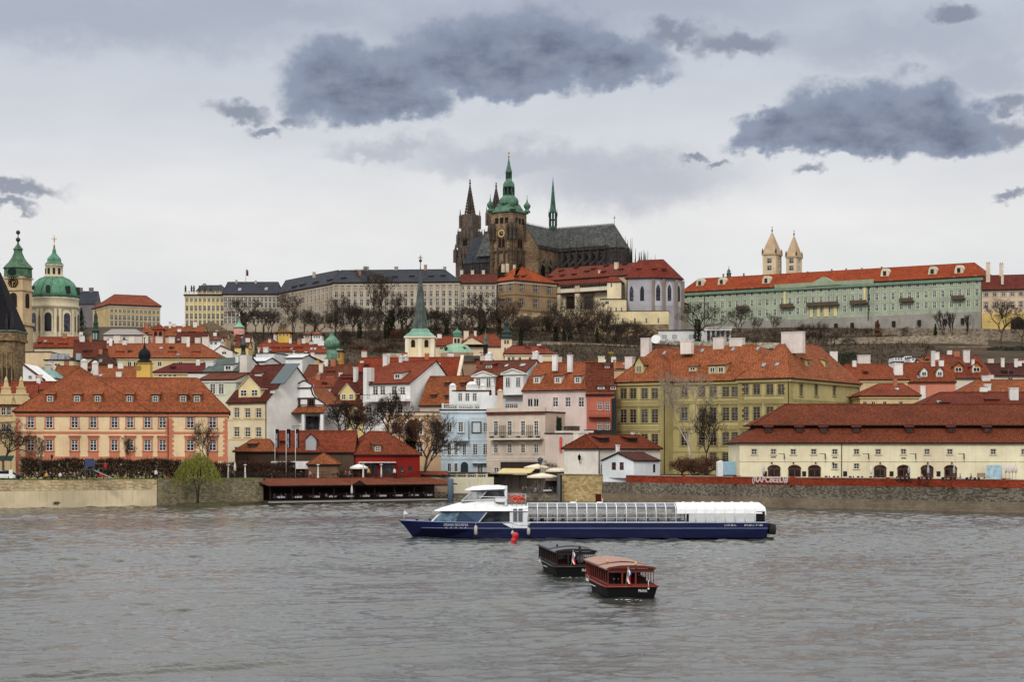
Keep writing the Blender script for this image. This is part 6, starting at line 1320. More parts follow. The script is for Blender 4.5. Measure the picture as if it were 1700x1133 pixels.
# ------------------------------------------------------------ gothic cathedral
ct=House('gothic_cathedral','huge dark gothic cathedral with green baroque tower crowning the hill','cathedral',866,1034,890,14,(92,80,68),60,32,None,None or SLATE,near=False)
GS=stone((86,78,70),1.2,.6,.02,.35,.7,'gothic_stone'); GS2=stone((136,114,92),1.2,.6,.02,.35,.6,'gothic_stone'); GD=stone((68,63,62),1.,.5,.02,.35,.7,'gothic_stone'); BLK=paint((40,34,32)); GW=stone((98,88,80),1.,.5,.02,.35,.6,'gothic_stone')
CR_=tile((92,94,92),1.0,1.4,.35,'patterned_slate')
u_=ct.uz; T=ct.t
ezl=u_(930,417,0)[1]; uR=u_(1034,408,0)[0]; uX,zX=u_(918,381,8); uE,zE=u_(1020,372.5,8)
# choir roof
m=MB(); ez=u_(980,413,0)[1]
A=(uX-2,0,ez);B=(uE,0,ez);P=(uX-2,8,zE);Q=(uE,8,zE)
ap=[(uE,0),(uE+4.5,1.6),(uE+7.,5),(uE+7.,11),(uE+4.5,14.4),(uE,16)]
m.face([A,B,Q,P]); m.face([(uE,16,ez),(uX-40,16,ez),(uX-40,8,zE),Q])
for a,b in zip(ap,ap[1:]): m.face([(a[0],a[1],ez),(b[0],b[1],ez),Q])
m.face([(uX-40,0,ez),(uX-2,0,ez),P,(uX-40,8,zE)])
# transept roof towards the river
tv=-19; zt_=zX; m.face([(uX+8,-19,ez),(uX+8,0,ez),(uX,8,zX),(uX,tv,zX)]); m.face([(uX-8,0,ez),(uX-8,-19,ez),(uX,tv,zX),(uX,8,zX)])
m.build('roof',[CR_],T); m=MB()
for i in range(46): u=uX-1+(uE-uX+1)*i/45; m.box(u-.06,u+.06,7.94,8.06,zE,zE+.75)
for i in range(26): v=tv+27*i/25; m.box(uX-.06,uX+.06,v-.06,v+.06,zX,zX+.75)
m.tube([(uX,8,zE+.25),(uE,8,zE+.25)],.12,4); m.tube([(uE,8,zE),(uE,8,zE+4.2)],.1,4); m.box(uE-.7,uE+.7,7.9,8.1,zE+3,zE+3.25); m.build('ridge_cresting',[BLK],T)
m=MB(); z0=-2
m.box(uX-40,uX-8,1,15,z0,ez-.3); m.box(uX+7.9,uE,.6,15.4,z0,ez-.3); m.prism(ap,lambda p,q,w_:(p,q,w_),z0,ez-.31); m.build('choir_wall',[GD],T)
m=MB(); m.box(uX-7.6,uX+7.6,-18.6,8,z0,ez-.3); m.prism([(uX-7.6,ez-.29),(uX+7.6,ez-.29),(uX,zX-.4)],lambda p,q,w_:(p,w_,q),-18.6,-18.); m.build('transept_wall',[GS2],T)
# parapet rows, buttress piers with pinnacles
def pinn(m,u,v,z0,z1,r,mm=0):
    m.box(u-r,u+r,v-r,v+r,z0,z1-(z1-z0)*.35,mm); m.lathe([(r*1.3,z1-(z1-z0)*.35+.004),(r*.75,z1-(z1-z0)*.3),(.06,z1)],4,mm,(u,v),PI/4,False)
m=MB(); m.box(uX+8,uE+1,-.2,.55,ez-.6,ez+1.1); m.box(uX+7.61,uX+8.2,-18.6,.5,ez-.6,ez+1.); 
for i in range(60): pass
m.build('parapet',[GD],T)
for i in range(7):
    u=uX+11+(uE-uX-11)*i/6; m=MB(); pinn(m,u,-1.2,z0,ez+6.2,.55); m.box(u-.4,u+.4,-1.6,.55,z0,ez-2); pinn(m,u,-9,z0,ez-1.5,.7); 
    m.hexa([(u-.3,-9,ez-10),(u+.3,-9,ez-10),(u+.3,-1.3,ez-5),(u-.3,-1.3,ez-5),(u-.3,-9,ez-9),(u+.3,-9,ez-9),(u+.3,-1.3,ez-4),(u-.3,-1.3,ez-4)]); m.build('buttress',[GD],T)
for i,(a,b) in enumerate(ap):
    if i in (0,): continue
    d=Vector((a-uE,b-8,0)); 
    m=MB(); d.normalize(); pinn(m,a+d.x*.9,b+d.y*.9,z0,ez+5.5,.5); pinn(m,a+d.x*8.5,b+d.y*8.5,z0,ez-1.,.65); pinn(m,a+d.x*12,b+d.y*12,z0,ez-3.,.6); m.build('buttress',[GD],T)
for px,y in ((1055,420),(1061,419),(1065,417),(1069,415),(1072,420),(1042,398),(1048,412)):
    u,z=u_(px,y,10); m=MB(); pinn(m,u,10,z-20,z,.55); m.build('pinnacle',[BLK],T)
for i in range(6):
    u=uX+9.5+(uE-uX-11)*(i+.5)/6; m=MB(); gothic(m,u,ez-14,ez-2.2,3.,lambda p,q,w_:(p,w_+.6,q)); m.build('gothic_window',[glassm((34,32,34))],T)
for v in (-14,-7):
    m=MB(); gothic(m,v,ez-20,ez-6,4.2,lambda p,q,w_:(uX+7.6-w_,p,q)); m.build('gothic_window',[glassm((40,36,36))],T)
for v in (-18.6,-10.5,-2.5): 
    m=MB(); pinn(m,uX+8.6,v,z0,ez+4.5,.6); m.build('buttress',[GS],T)
for i in range(7):   # chapels hidden low, only their stepped gables show
    u=uX+9+i*6.2; m=MB(); m.box(u-2.6,u+2.6,-12,-.3,z0,ez-13.5); pinn(m,u-2.9,-12,z0,ez-9,.5); m.build('side_chapel',[GD],T)
for i in range(3):
    m=MB(); v=-19+i*6; pinn(m,uX+12,v,z0,ez-4,.6); m.hexa([(uX+7.7,v-.3,ez-6),(uX+12,v-.3,ez-10),(uX+12,v+.3,ez-10),(uX+7.7,v+.3,ez-6),(uX+7.7,v-.3,ez-5),(uX+12,v-.3,ez-9),(uX+12,v+.3,ez-9),(uX+7.7,v+.3,ez-5)]); m.build('flying_buttress',[GS],T)
# fleche
fu=uX; s=.297; Z=lambda y:u_(918,y,8)[1]; CG=copper((70,128,106),(34,66,58)); m=MB(); c=(fu,8)
m.lathe([(.2,Z(392)),(5.6*s*1.2,Z(380)),(6.6*s,Z(378)),(6.4*s,Z(376))],8,0,c,PI/8,False); m.lathe([(6.6*s,Z(353)),(5.2*s,Z(350)),(3.6*s,Z(335)),(2.*s,Z(315)),(.9*s,Z(303)),(.25*s,Z(297))],8,0,c,PI/8,False); m.lathe([(.5*s,Z(303)),(.08,Z(294))],5,1,c); fl=m.build('fleche',[CG,BLK],T)
m=MB()
for k in range(8):
    a=PI/8+k*PI/4; x,y=fu+6.1*s*math.cos(a),8+6.1*s*math.sin(a); m.box(x-.18,x+.18,y-.18,y+.18,Z(376),Z(353)); m.lathe([(.16,Z(360)),(.02,Z(346))],4,0,(x*1.0+.35*math.cos(a),y+.35*math.sin(a)))
m.lathe([(6.2*s,Z(366)),(6.2*s,Z(364.5))],8,0,c,PI/8,False); m.lathe([(1.4*s,Z(376)),(1.4*s,Z(353))],6,0,c); m.build('fleche_lantern',[copper((58,98,92),(30,48,48))],fl)
# south tower, square, turned like the nave
st=House('t','t','t',815,851,866,12.3,(150,120,88),60,33,None,SLATE,near=False); bpy.data.objects.remove(st.t)
th=-ct.t.rotation_euler.z; rot=Matrix.Rotation(th,3,'Z')
sub=link('south_tower',None,T); MI=Matrix.Rotation(-ct.t.rotation_euler.z,3,'Z'); sub.location=MI@(st.O-ct.O); sub.rotation_euler=(0,0,-R(33)-ct.t.rotation_euler.z)
# the tower is the cathedral's part: its masonry is this part, its pieces sub-parts
bpy.data.objects.remove(sub); W=st.W; q=st.uz; zt=q(816,354,0)[1]; dW=12.3
m=MB(); m.box(0,W,0,dW,-2,zt); rec=[]
for side in (0,1):
    f=(lambda p,q_,w_:(p,w_,q_)) if side==0 else (lambda p,q_,w_:(W-w_,p,q_)); Ln=W if side==0 else dW
    z=lambda y:q(816,y,0)[1]
    for a in (.06,.94): 
        for k in range(2):
            x=a*Ln; 
            pts=[(x-.8,-2),(x+.8,-2),(x+.8,z(372)),(x-.8,z(372))]; m.prism(pts,f,-.7,-.004,0)
tower=m.build('south_tower',[GS2],T,MI@(st.O-ct.O)); tower.rotation_euler=(0,0,-R(33)-ct.t.rotation_euler.z)
m=MB(); m1=MB(); m2=MB()
for side in (0,1):
    f=(lambda p,q_,w_:(p,w_,q_)) if side==0 else (lambda p,q_,w_:(W-w_,p,q_)); Ln=W if side==0 else dW; z=lambda y:q(816,y,0)[1]
    for a in (.27,.5,.73): m.prism([(Ln*a-.95,z(372.5)),(Ln*a+.95,z(372.5)),(Ln*a+.95,z(363)),(Ln*a-.95,z(363))],f,-.1,-.004)
    for a in (.5,): gothic(m2,Ln*a,z(415),z(377),5.6,f); gothic(m,Ln*a-1,z(412),z(396),1.5,lambda p,q_,w_,f=f:f(p,q_,w_-.13)); gothic(m,Ln*a+1,z(412),z(396),1.5,lambda p,q_,w_,f=f:f(p,q_,w_-.13))
    gothic(m2,Ln*.5,z(470),z(433),7.,f); gothic(m,Ln*.5,z(470),z(438),4.6,lambda p,q_,w_,f=f:f(p,q_,w_-.13))
    for k in range(4): m1.prism([(0,z(420+k*.1)),(Ln,z(420)),(Ln,z(417)),(0,z(417))],f,-.9,-.71) if k==0 else None
    for a in (.02,.2,.8,.98): 
        x,y=(Ln*a,-.9) if side==0 else (W+.9,Ln*a); m1.lathe([(.7,z(400)),(.7,z(382)),(.9,z(381.5)),(.05,z(368))],4,0,(x,y),PI/4,False)
    for a in (.15,.35,.65,.85): 
        x,y=(Ln*a,-.8) if side==0 else (W+.8,Ln*a); m1.lathe([(.5,z(440)),(.5,z(424)),(.05,z(412))],4,0,(x,y),PI/4,False)
m.parts('opening',[paint((36,28,26))],tower); m1.parts('pinnacle',[GS],tower); m2.parts('arch',[stone((112,92,72),1.,.5)],tower)
m=MB(); z=lambda y:q(816,y,0)[1]; pl=[(W/2+1.9*math.cos(a*PI/8),z(389)+1.9*math.sin(a*PI/8)) for a in range(16)]; m.prism(pl,lambda p,q_,w_:(p,w_,q_),-.35,-.14)
pl=[(W/2+1.2*math.cos(a*PI/8),z(389)+1.2*math.sin(a*PI/8)) for a in range(16)]; m.prism(pl,lambda p,q_,w_:(p,w_,q_),-.42,-.352,1); m.box(W/2-.1,W/2+.1,-.5,-.421,z(389),z(389)+1.6,0); m.box(W/2,W/2+1.2,-.5,-.421,z(389)-.1,z(389)+.1,0); m.build('clock',[paint((190,170,120)),paint((50,40,34))],tower)
# baroque copper helm
s=.2887; CU=copper((98,146,116),(46,84,64)); CX,CY=W/2,dW/2
Z=lambda y:st.uz(846,y,dW/2)[1]
m=MB(); e=.7; m.box(-e,W+e,-e,dW+e,zt+.003,zt+.7)
m.lathe([(31*s*.98,zt+.7),(26*s,Z(350)),(21.5*s,Z(344)),(18.5*s,Z(339))],4,0,(CX,CY),PI/4,False)
m.lathe([(16*s,Z(341)),(16.6*s,Z(338)),(16.6*s,Z(334)),(15*s,Z(330)),(11.5*s,Z(327)),(9.5*s,Z(325))],8,0,(CX,CY),PI/8)
m.lathe([(9.4*s,Z(311.5)),(9.8*s,Z(310)),(9.4*s,Z(306)),(8*s,Z(302.5)),(5.6*s,Z(300)),(4.8*s,Z(297))],8,0,(CX,CY),PI/8)
m.lathe([(5.4*s,Z(287)),(5.6*s,Z(285)),(4.4*s,Z(281)),(2.4*s,Z(273)),(1.1*s,Z(266)),(.5*s,Z(260))],8,0,(CX,CY),PI/8)
helm=m.build('copper_helm',[CU],T,tower.location); helm.rotation_euler=tower.rotation_euler
m=MB()
for r_,y0,y1,rr in ((8.4,325,311.5,.34),(4.2,297,287,.24)):
    for k in range(8): a=PI/8+k*PI/4; x,y=CX+r_*s*math.cos(a),CY+r_*s*math.sin(a); m.box(x-rr,x+rr,y-rr,y+rr,Z(y0),Z(y1))
    m.lathe([(r_*s*.35,Z(y0)),(r_*s*.35,Z(y1))],6,0,(CX,CY)); m.lathe([(r_*s*1.1,Z(y0)),(r_*s*1.1,Z(y0)+.5)],8,0,(CX,CY),PI/8,False)
m.parts('lantern_column',[copper((60,98,78),(30,48,40))],helm); m=MB()
m.ball((CX,CY,Z(259)),.5); m.tube([(CX,CY,Z(262)),(CX,CY,Z(255))],.1,4); m.lathe([(.1,Z(256)),(.45,Z(254.5)),(.3,Z(252.5)),(.35,Z(251)),(.05,Z(249.5))],6,0,(CX+.1,CY)); m.build('gilded_finial',[paint((206,168,70),.35,.6)],helm)
for x,y in ((-.2,-.2),(W+.2,-.2),(W+.2,dW+.2),(-.2,dW+.2)):
    m=MB(); m.lathe([(1.6,zt+.7),(1.5,Z(350)),(.8,Z(347)),(1.3,Z(345)),(1.75,Z(341)),(1.3,Z(338)),(.5,Z(335)),(.15,Z(330)),(.08,Z(323))],10,0,(x,y)); m.ball((x,y,Z(331)),.3); m.build('corner_turret',[CU],helm)
# west towers and nave roof
def west(px,ya,yb,D,lab):
    P0=at(px,450,D); m=MB(); s=D/F; Z=lambda y:wz(y,D)-P0.z+0
    w=House('t','t','t',px-20,px-6,D,9,(80,70,60),60,33,None,SLATE,near=False); bpy.data.objects.remove(w.t); W=9.0; z=lambda y:w.uz(px,y,4.5)[1]
    b=z(yb); m.box(-.8,W+.8,-.8,W+.8,-2,z(430)); m.box(0,W,0,W,z(430),z(385)); m.box(1.3,W-1.3,1.3,W-1.3,z(385),b); c=(W/2,W/2)
    for sx in (0,1):
        for sy in (0,1):
            x=-.8+(W+1.6)*sx; y=-.8+(W+1.6)*sy
            for (dx,zz,r) in ((0,405,.9),(.9,380,.7),(1.7,yb-9,.5)):
                xx=x+dx*(1-2*sx); yy=y+dx*(1-2*sy); pinn(m,xx,yy,z(zz+32),z(zz),r)
    for k in (.25,.5,.75):
        pinn(m,W*k,-.8,z(440),z(412),.45); pinn(m,W+.8,W*k,z(440),z(412),.45); pinn(m,W*k,0,z(400),z(378),.4); pinn(m,W,W*k,z(400),z(378),.4)
    o=m.build('west_tower',[GW],T,MI@(w.O-ct.O)); o.rotation_euler=(0,0,-R(33)-ct.t.rotation_euler.z)
    m=MB(); r0=W*.29; zb=b; za=z(ya+3); n=8
    for k in range(n):    # openwork spire: eight ribs and rings
        a=PI/8+k*2*PI/n; m.tube([(c[0]+r0*math.cos(a),c[1]+r0*math.sin(a),zb),(c[0],c[1],za)],[.34,.16],4,cap=False)
    for i in range(11):
        f=i/11; r=r0*(1-f)+.1; zz=zb+(za-zb)*f; pts=[(c[0]+r*math.cos(PI/8+k*2*PI/n),c[1]+r*math.sin(PI/8+k*2*PI/n),zz) for k in range(n)]
        for p_,q_ in zip(pts,pts[1:]+pts[:1]): m.tube([p_,q_],.2*(1-f*.4),4,cap=False)
        for p_ in pts: m.lathe([(.32*(1-f*.6),p_[2]-.1),(.03,p_[2]+1.)],4,0,(p_[0]+(p_[0]-c[0])*.06,p_[1]+(p_[1]-c[1])*.06))
    m.lathe([(r0*.55,zb),(.15,za)],8,0,c); m.lathe([(.2,za-.5),(.7,za+.4),(.2,za+.9),(.5,za+1.6),(.05,za+2.4)],6,0,c); m.build('openwork_spire',[GW],o)
    m=MB()
    for yy,hh in ((395,14),(425,22)):
        gothic(m,W/2,z(yy+hh),z(yy),2.6,lambda p,q_,w_:(p,w_-(.83 if yy>410 else .03),q_)); gothic(m,W/2,z(yy+hh),z(yy),2.6,lambda p,q_,w_:(W+(.83 if yy>410 else .03)-w_,p,q_))
    m.parts('lancet',[paint((30,26,26))],o)
west(780,302,357,925,''); west(824,307,352,950,'')
m=MB(); a=ct.uz(792,394,10); b=ct.uz(818,393,10); e0=ct.uz(800,436,0)[1]
m.face([(a[0]-2,0,e0),(b[0]+6,0,e0),(b[0]+6,10,a[1]),(a[0]-2,10,a[1])]); m.face([(a[0]-2,20,e0),(a[0]-2,10,a[1]),(b[0]+6,10,a[1]),(b[0]+6,20,e0)]); m.build('nave_roof',[SLATE],T); m=MB(); m.box(a[0]-2,b[0]+6,.5,19,-2,e0); 
for i in range(4): pinn(m,a[0]+i*4,-.5,-2,e0+4,.5)
m.build('nave_wall',[GD],T)
# ------------------------------------------------------------ church with green dome and belfry, bridge tower
D=620; s=D/F; X0=wx(90,D); nc=thing('domed_church','cream baroque church with big green copper dome','church',(X0,D,38)); Z=lambda y:wz(y,D)-38
CC=plaster((208,196,168),.5); CG2=copper((96,160,122),(62,112,84))
m=MB(); m.lathe([(40*s,0),(40*s,Z(572)),(41.5*s,Z(571)),(40*s,Z(569)),(39.5*s,Z(514)),(41*s,Z(513)),(41.5*s,Z(510)),(39.6*s,Z(508)),(39.6*s,Z(500)),(41*s,Z(498)),(40.6*s,Z(496))],32); m.build('drum',[CC],nc)
m=MB(); m.lathe([(40.8*s,Z(496)+.003),(39.5*s,Z(488)),(36.5*s,Z(480)),(31*s,Z(471)),(24*s,Z(465)),(17*s,Z(462))],32); 
for k in range(16):
    a=k*PI/8+.1; pts=[(r*s*math.cos(a),r*s*math.sin(a),Z(y)+.05) for r,y in ((40.8,496),(39.5,488),(36.5,480),(31,471),(24,465),(17,462))]; m.tube(pts,.28,4)
m.build('dome',[CG2],nc); m=MB(); m2=MB()
def rad(m,ang,r,z0,z1,w,dpt,gothic_top=True,mm=0):
    a=R(ang); n=Vector((math.sin(a),-math.cos(a),0)); t=Vector((n.y*-1,n.x,0)); t=Vector((math.cos(a),math.sin(a),0)); f=lambda p,q,w_:(n.x*(r+w_)+t.x*p,n.y*(r+w_)+t.y*p,q)
    pts=[(-w/2,z0),(w/2,z0),(w/2,z1-w/2)]+[(w/2*math.cos(PI*i/6),z1-w/2+w/2*math.sin(PI*i/6)) for i in range(1,6)]+[(-w/2,z1-w/2)] if gothic_top else [(-w/2,z0),(w/2,z0),(w/2,z1),(-w/2,z1)]
    m.prism(pts,f,-.6,dpt,mm)
for ang in (-40,0,45,90,-85): rad(m,ang,39.7*s,Z(553),Z(522),11.5*s,.12); rad(m2,ang,39.7*s,Z(555),Z(517),16*s,.06)
for ang in (-20,22,67,-63): 
    for d in (-5,5): rad(m2,ang+d,39.7*s,Z(568),Z(516),4.2*s,.5,False)
m.parts('tall_window',[glassm((34,34,44))],nc); m2.parts('pilaster',[plaster((220,206,176),.4)],nc); m=MB()
for ang in (-50,0,48,90): rad(m,ang,37*s,Z(489),Z(477),7*s,1.0)
m.parts('dome_vent',[paint((40,52,46))],nc); m=MB()
for ang in (-20,22,67): rad(m,ang,40.4*s,Z(552),Z(527),4*s,.4)
m.parts('niche_statue',[paint((110,98,80))],nc)
cx=-11*s; m=MB(); c=(-11*s+0*s,0); c=(0,0)
m.lathe([(17*s,Z(462)+.003),(17*s,Z(459)),(14.4*s,Z(458)),(14.4*s,Z(443)),(15.6*s,Z(442)),(15.6*s,Z(440))],12); ln=m.build('lantern',[CC],nc); m=MB(); m.lathe([(15.6*s,Z(440)+.003),(14*s,Z(438)),(11*s,Z(434)),(11.6*s,Z(432)),(10.6*s,Z(429)),(6*s,Z(424)),(3*s,Z(420)),(3.4*s,Z(418)),(1.4*s,Z(411))],16); m.build('lantern_cap',[CG2],ln); m=MB()
for ang in (-60,-24,12,48): rad(m,ang,14.4*s,Z(456),Z(446),4*s,.1)
m.parts('lantern_window',[paint((44,40,36))],ln); m=MB(); m.lathe([(1.3*s,Z(412)),(1.7*s,Z(409)),(.5*s,Z(405)),(.6*s,Z(400))],8); m.tube([(0,0,Z(402)),(0,0,Z(391))],.16,5); m.box(-.9,.9,-.1,.1,Z(397),Z(396)); m.build('gilded_cross',[paint((190,150,70),.4,.7)],ln)
D=600; s=D/F; bf=thing('belfry_tower','slender cream belfry with clock and green bell shaped copper roof','church tower',(wx(30,D),D,36),-R(12)); Z=lambda y:wz(y,D)-36; r=18*s
m=MB(); m.box(-r,r,-r,r,0,Z(545)); r2=16.5*s; m.box(-r2,r2,-r2,r2,Z(545)+.003,Z(462)); m.box(-r-.4,r+.4,-r-.4,r+.4,Z(541),Z(536)); m.box(-r2-.4,r2+.4,-r2-.4,r2+.4,Z(484),Z(480)); m.box(-r2-.4,r2+.4,-r2-.4,r2+.4,Z(464),Z(461)); m.build('shaft',[plaster((208,182,144),.5)],bf)
m=MB(); 
for f in ((lambda p,q,w_:(p,w_-r2,q)),(lambda p,q,w_:(r2-w_,p,q))):
    pts=[(-1.3,Z(512)),(1.3,Z(512)),(1.3,Z(494))]+[(1.3*math.cos(PI*i/6),Z(494)+1.3*math.sin(PI*i/6)) for i in range(1,6)]+[(-1.3,Z(494))]; m.prism(pts,f,-.12,-.004)
m.parts('belfry_opening',[paint((40,34,32))],bf); m=MB(); pl=[(1.75*math.cos(a*PI/10),Z(470)+1.75*math.sin(a*PI/10)) for a in range(20)]; m.prism(pl,lambda p,q,w_:(p,w_-r2,q),-.5,-.004); 
for a in range(12): m.box(1.4*math.cos(a*PI/6)-.12,1.4*math.cos(a*PI/6)+.12,-r2-.56,-r2-.501,Z(470)+1.4*math.sin(a*PI/6)-.12,Z(470)+1.4*math.sin(a*PI/6)+.12,1)
m.box(-.08,.08,-r2-.58,-r2-.502,Z(470)-1.2,Z(470),1); m.box(-.08,.9,-r2-.58,-r2-.502,Z(470)-.08,Z(470)+.08,1); m.build('clock',[paint((36,32,30)),paint((200,170,90))],bf)
m=MB(); m.lathe([(r2*1.38,Z(461)),(r2*1.36,Z(448)),(r2*1.5,Z(446)),(r2*1.3,Z(442)),(r2*.95,Z(436)),(r2*.62,Z(428)),(r2*.42,Z(420)),(r2*.4,Z(417)),(r2*.5,Z(414)),(r2*.3,Z(410)),(r2*.1,Z(405)),(.25,Z(396))],8,0,(0,0),PI/8,False); bh=m.build('copper_roof',[copper((90,140,96),(44,70,56))],bf); m=MB(); m.ball((0,0,Z(398)),.8); m.tube([(0,0,Z(404)),(0,0,Z(386))],.16,5); m.ball((0,0,Z(386)),.75); m.build('finial',[paint((60,52,46),.5,.4)],bh); m=MB()
for f in ((lambda p,q,w_:(p,w_-r2*1.27,q)),): m.prism([(1.5*math.cos(a*PI/8),Z(453)+1.2*math.sin(a*PI/8)) for a in range(16)],f,-.3,.2)
m.build('round_vent',[paint((28,40,38))],bh)
D=402; s=D/F; bt=thing('bridge_tower','dark gothic bridge tower with steep black roof at the left edge','gate tower',(wx(-38,D),D,5),0); Z=lambda y:wz(y,D)-5; W=62*s
m=MB(); m.box(0,W,0,9,-1,Z(566)); m.box(-.5,W+.5,-.5,9.5,Z(566)+.003,Z(562)); m.box(-.2,W+.3,-.3,9.3,Z(562)+.003,Z(548)); m.build('masonry',[stone((132,112,86),.9,.45,.02,.4,.75)],bt); m=MB()
for x in (42,50,58): m.box(x*s-.12,x*s+.12,-.35,-.01,Z(650),Z(585)); 
for x in (44,56): m.prism([(x*s-.7,Z(640)),(x*s+.7,Z(640)),(x*s+.7,Z(615)),(x*s,Z(608)),(x*s-.7,Z(615))],lambda p,q,w_:(p,w_,q),-.2,-.003,1)
m.build('tracery',[stone((150,128,98),.6,.3),paint((62,52,42))],bt); m=MB(); zr=Z(548); m.hexa([(-.2,-.4,zr),(W+.3,-.4,zr),(W+.3,9.4,zr),(-.2,9.4,zr),(8*s,3,Z(448)),(W-32*s*.55-2.4,3,Z(448)),(W-32*s*.55-2.4,6,Z(448)),(8*s,6,Z(448))]); m.box(-.5,W+.5,-.6,9.6,zr-.35,zr-.003,1); m.build('roof',[tile((46,44,48),.35,.25,.3,'slate_roof'),copper((110,140,120))],bt)
for x,y in ((50,520),(59,515)):
    m=MB(); m.lathe([(.55,zr),(.5,Z(536)),(.03,Z(y))],4,0,(x*s,-.3),PI/4,False); m.build('corner_spike',[paint((44,42,46))],bt)
m=MB(); x=W-32*s*.55-2.4; m.tube([(x,4.5,Z(450)),(x,4.5,Z(426))],.08,5); m.ball((x,4.5,Z(427)),.25); m.ball((x,4.5,Z(437)),.28); m.build('finial',[paint((90,84,76),.4,.5)],bt)
cv_=thing('copper_turret_church','slim green copper bell turret on the red roof','turret',(wx(159,520),520,wz(572,520))); s=520/F; Z=lambda y:wz(y,520)-wz(572,520); m=MB(); m.lathe([(6*s,-1),(7*s,Z(568)),(5.4*s,Z(566)),(5.4*s,Z(552)),(7.2*s,Z(550)),(5*s,Z(547)),(4*s,Z(540)),(4.6*s,Z(538)),(3*s,Z(532)),(3.2*s,Z(526)),(2.8*s,Z(524)),(1*s,Z(519)),(.3*s,Z(508))],8,0,(0,0),PI/8,False); m.build('copper_cap',[copper((56,92,76),(30,44,42))],cv_); m=MB()
for a in (-2.2,2.2): m.box(a*s-.22,a*s+.22,-5.5*s-.05,-5*s,Z(564),Z(554))
m.parts('opening',[paint((150,170,160))],cv_)
# ------------------------------------------------------------ bare trees
BARK=mottled((70,60,52),(96,84,74),1.2,(50,44,38),4.,name='bark'); TWIG=paint((72,60,52),.95,name='twigs'); TWIGD=paint((54,46,41),.95,name='twigs'); TWIGR=paint((88,60,48),.95,name='twigs'); BIRCH=mottled((206,200,190),(170,160,150),1.5,(70,64,60),4.,name='bark')
def gen_tree(seed,H=12,lev=6,spread=.62,trunk=.3,r0=.024,up=.25,twig=TWIG,bark=BARK,kids=(2,3),shrink=.74,tw=8,ivy=0,first=None,trunklean=0):
    g=random.Random(seed); T=MB(); C=MB()
    L0=H*trunk; r=H*r0
    def grow(p,d,Ln,rad,k):
        n=2; pts=[p]; q=p; dd=d.copy()
        for i in range(n):
            dd=(dd+Vector((g.uniform(-.22,.22),g.uniform(-.22,.22),g.uniform(-.08,.16)))).normalized(); q=q+dd*Ln/n; pts.append(q)
        tgt=T if k<=1 else C
        tgt.tube(pts,[rad,rad*.86,rad*.7],6 if k<=1 else (4 if k<4 else 3),0,cap=(k==0),smooth=k<3)
        if k>=lev:
            for i in range(tw):
                e=(dd+Vector((g.uniform(-.9,.9),g.uniform(-.9,.9),g.uniform(-.35,.8)))).normalized()*Ln*g.uniform(.6,1.3); b=pts[g.randint(1,2)]; sd=e.cross(Vector((g.uniform(-1,1),g.uniform(-1,1),g.uniform(-1,1)))).normalized()*max(.022,rad*.55)
                C.face([b-sd,b+sd,b+e])
            return
        nk=g.choice(kids) if k else (first or kids[-1]); a0=g.uniform(0,6.28)
        for i in range(nk):
            a=a0+i*2*PI/nk+g.uniform(-.5,.5); s=spread*g.uniform(.6,1.35)
            u=dd.cross(Vector((0,0,1)) if abs(dd.z)<.9 else Vector((1,0,0))).normalized(); v=dd.cross(u)
            nd_=(dd*math.cos(s)+(u*math.cos(a)+v*math.sin(a))*math.sin(s)+Vector((0,0,up*.35))).normalized()
            grow(pts[2] if i or k==0 else pts[2],nd_,Ln*shrink*g.uniform(.75,1.2),rad*.66,k+1)
        if k>=1 and g.random()<.7: grow(pts[1],(dd+Vector((g.uniform(-1,1),g.uniform(-1,1),.2))).normalized(),Ln*.6,rad*.45,min(lev,k+2))
    grow(Vector((0,0,-.5)),Vector((trunklean,0,1)).normalized(),L0+.5,r,0)
    if ivy:
        for i in range(ivy):
            z=g.uniform(0,H*.62); a=g.uniform(0,6.28); rr=r*1.6+g.uniform(.0,.75)*(1-z/H*.9); c=Vector((rr*math.cos(a)+trunklean*z*.9,rr*math.sin(a),z)); e=Vector((g.uniform(-.3,.3),g.uniform(-.3,.3),g.uniform(-.3,.3)))
            C.face([c+e,c-e+Vector((0,0,.2)),c+Vector((e.y,-e.x,e.z))],1)
    return T,C
IVY=leafm((34,40,28),(58,64,40),'ivy')
PROT={}
def proto(key,**kw):
    T,C=gen_tree(**kw); tw=kw.get('twig',TWIG); o=T.build('trunk',[kw.get('bark',BARK)]); c=C.build('crown',[tw,IVY]); PROT[key]=(o.data,c.data,kw.get('H',12)); bpy.data.objects.remove(o); bpy.data.objects.remove(c)
proto('a',seed=3,H=12,lev=7,tw=5,twig=TWIG); proto('b',seed=8,H=12,lev=7,tw=5,spread=.75,twig=TWIGD,trunk=.26); proto('c',seed=15,H=12,lev=6,spread=.5,up=.5,twig=TWIG); proto('d',seed=21,H=12,lev=7,tw=5,spread=.62,twig=TWIGD,ivy=900)
proto('big',seed=9,H=12,lev=7,spread=.6,twig=TWIGR,trunk=.25,kids=(2,3)); proto('big2',seed=17,H=12,lev=7,spread=.66,twig=TWIGD,trunk=.22,kids=(2,3))
proto('col',seed=5,H=12,lev=5,spread=.28,up=1.,twig=TWIGD,trunk=.25,kids=(2,3)); proto('birch',seed=12,H=12,lev=6,spread=.42,up=.1,twig=paint((150,138,124),.95,name='twigs'),bark=BIRCH,trunk=.34,r0=.014); proto('bush',seed=30,H=8,lev=5,spread=.85,up=.3,twig=TWIGR,trunk=.12,first=6,kids=(3,3),shrink=.8,tw=5)
proto('lean',seed=41,H=12,lev=6,spread=.7,twig=TWIGD,trunk=.34,trunklean=.75,first=3); proto('ivy',seed=44,H=12,lev=5,spread=.5,twig=TWIGD,ivy=2600); proto('weep',seed=52,H=9,lev=5,spread=.95,up=-.25,twig=TWIGD,trunk=.3,first=5,kids=(3,3))
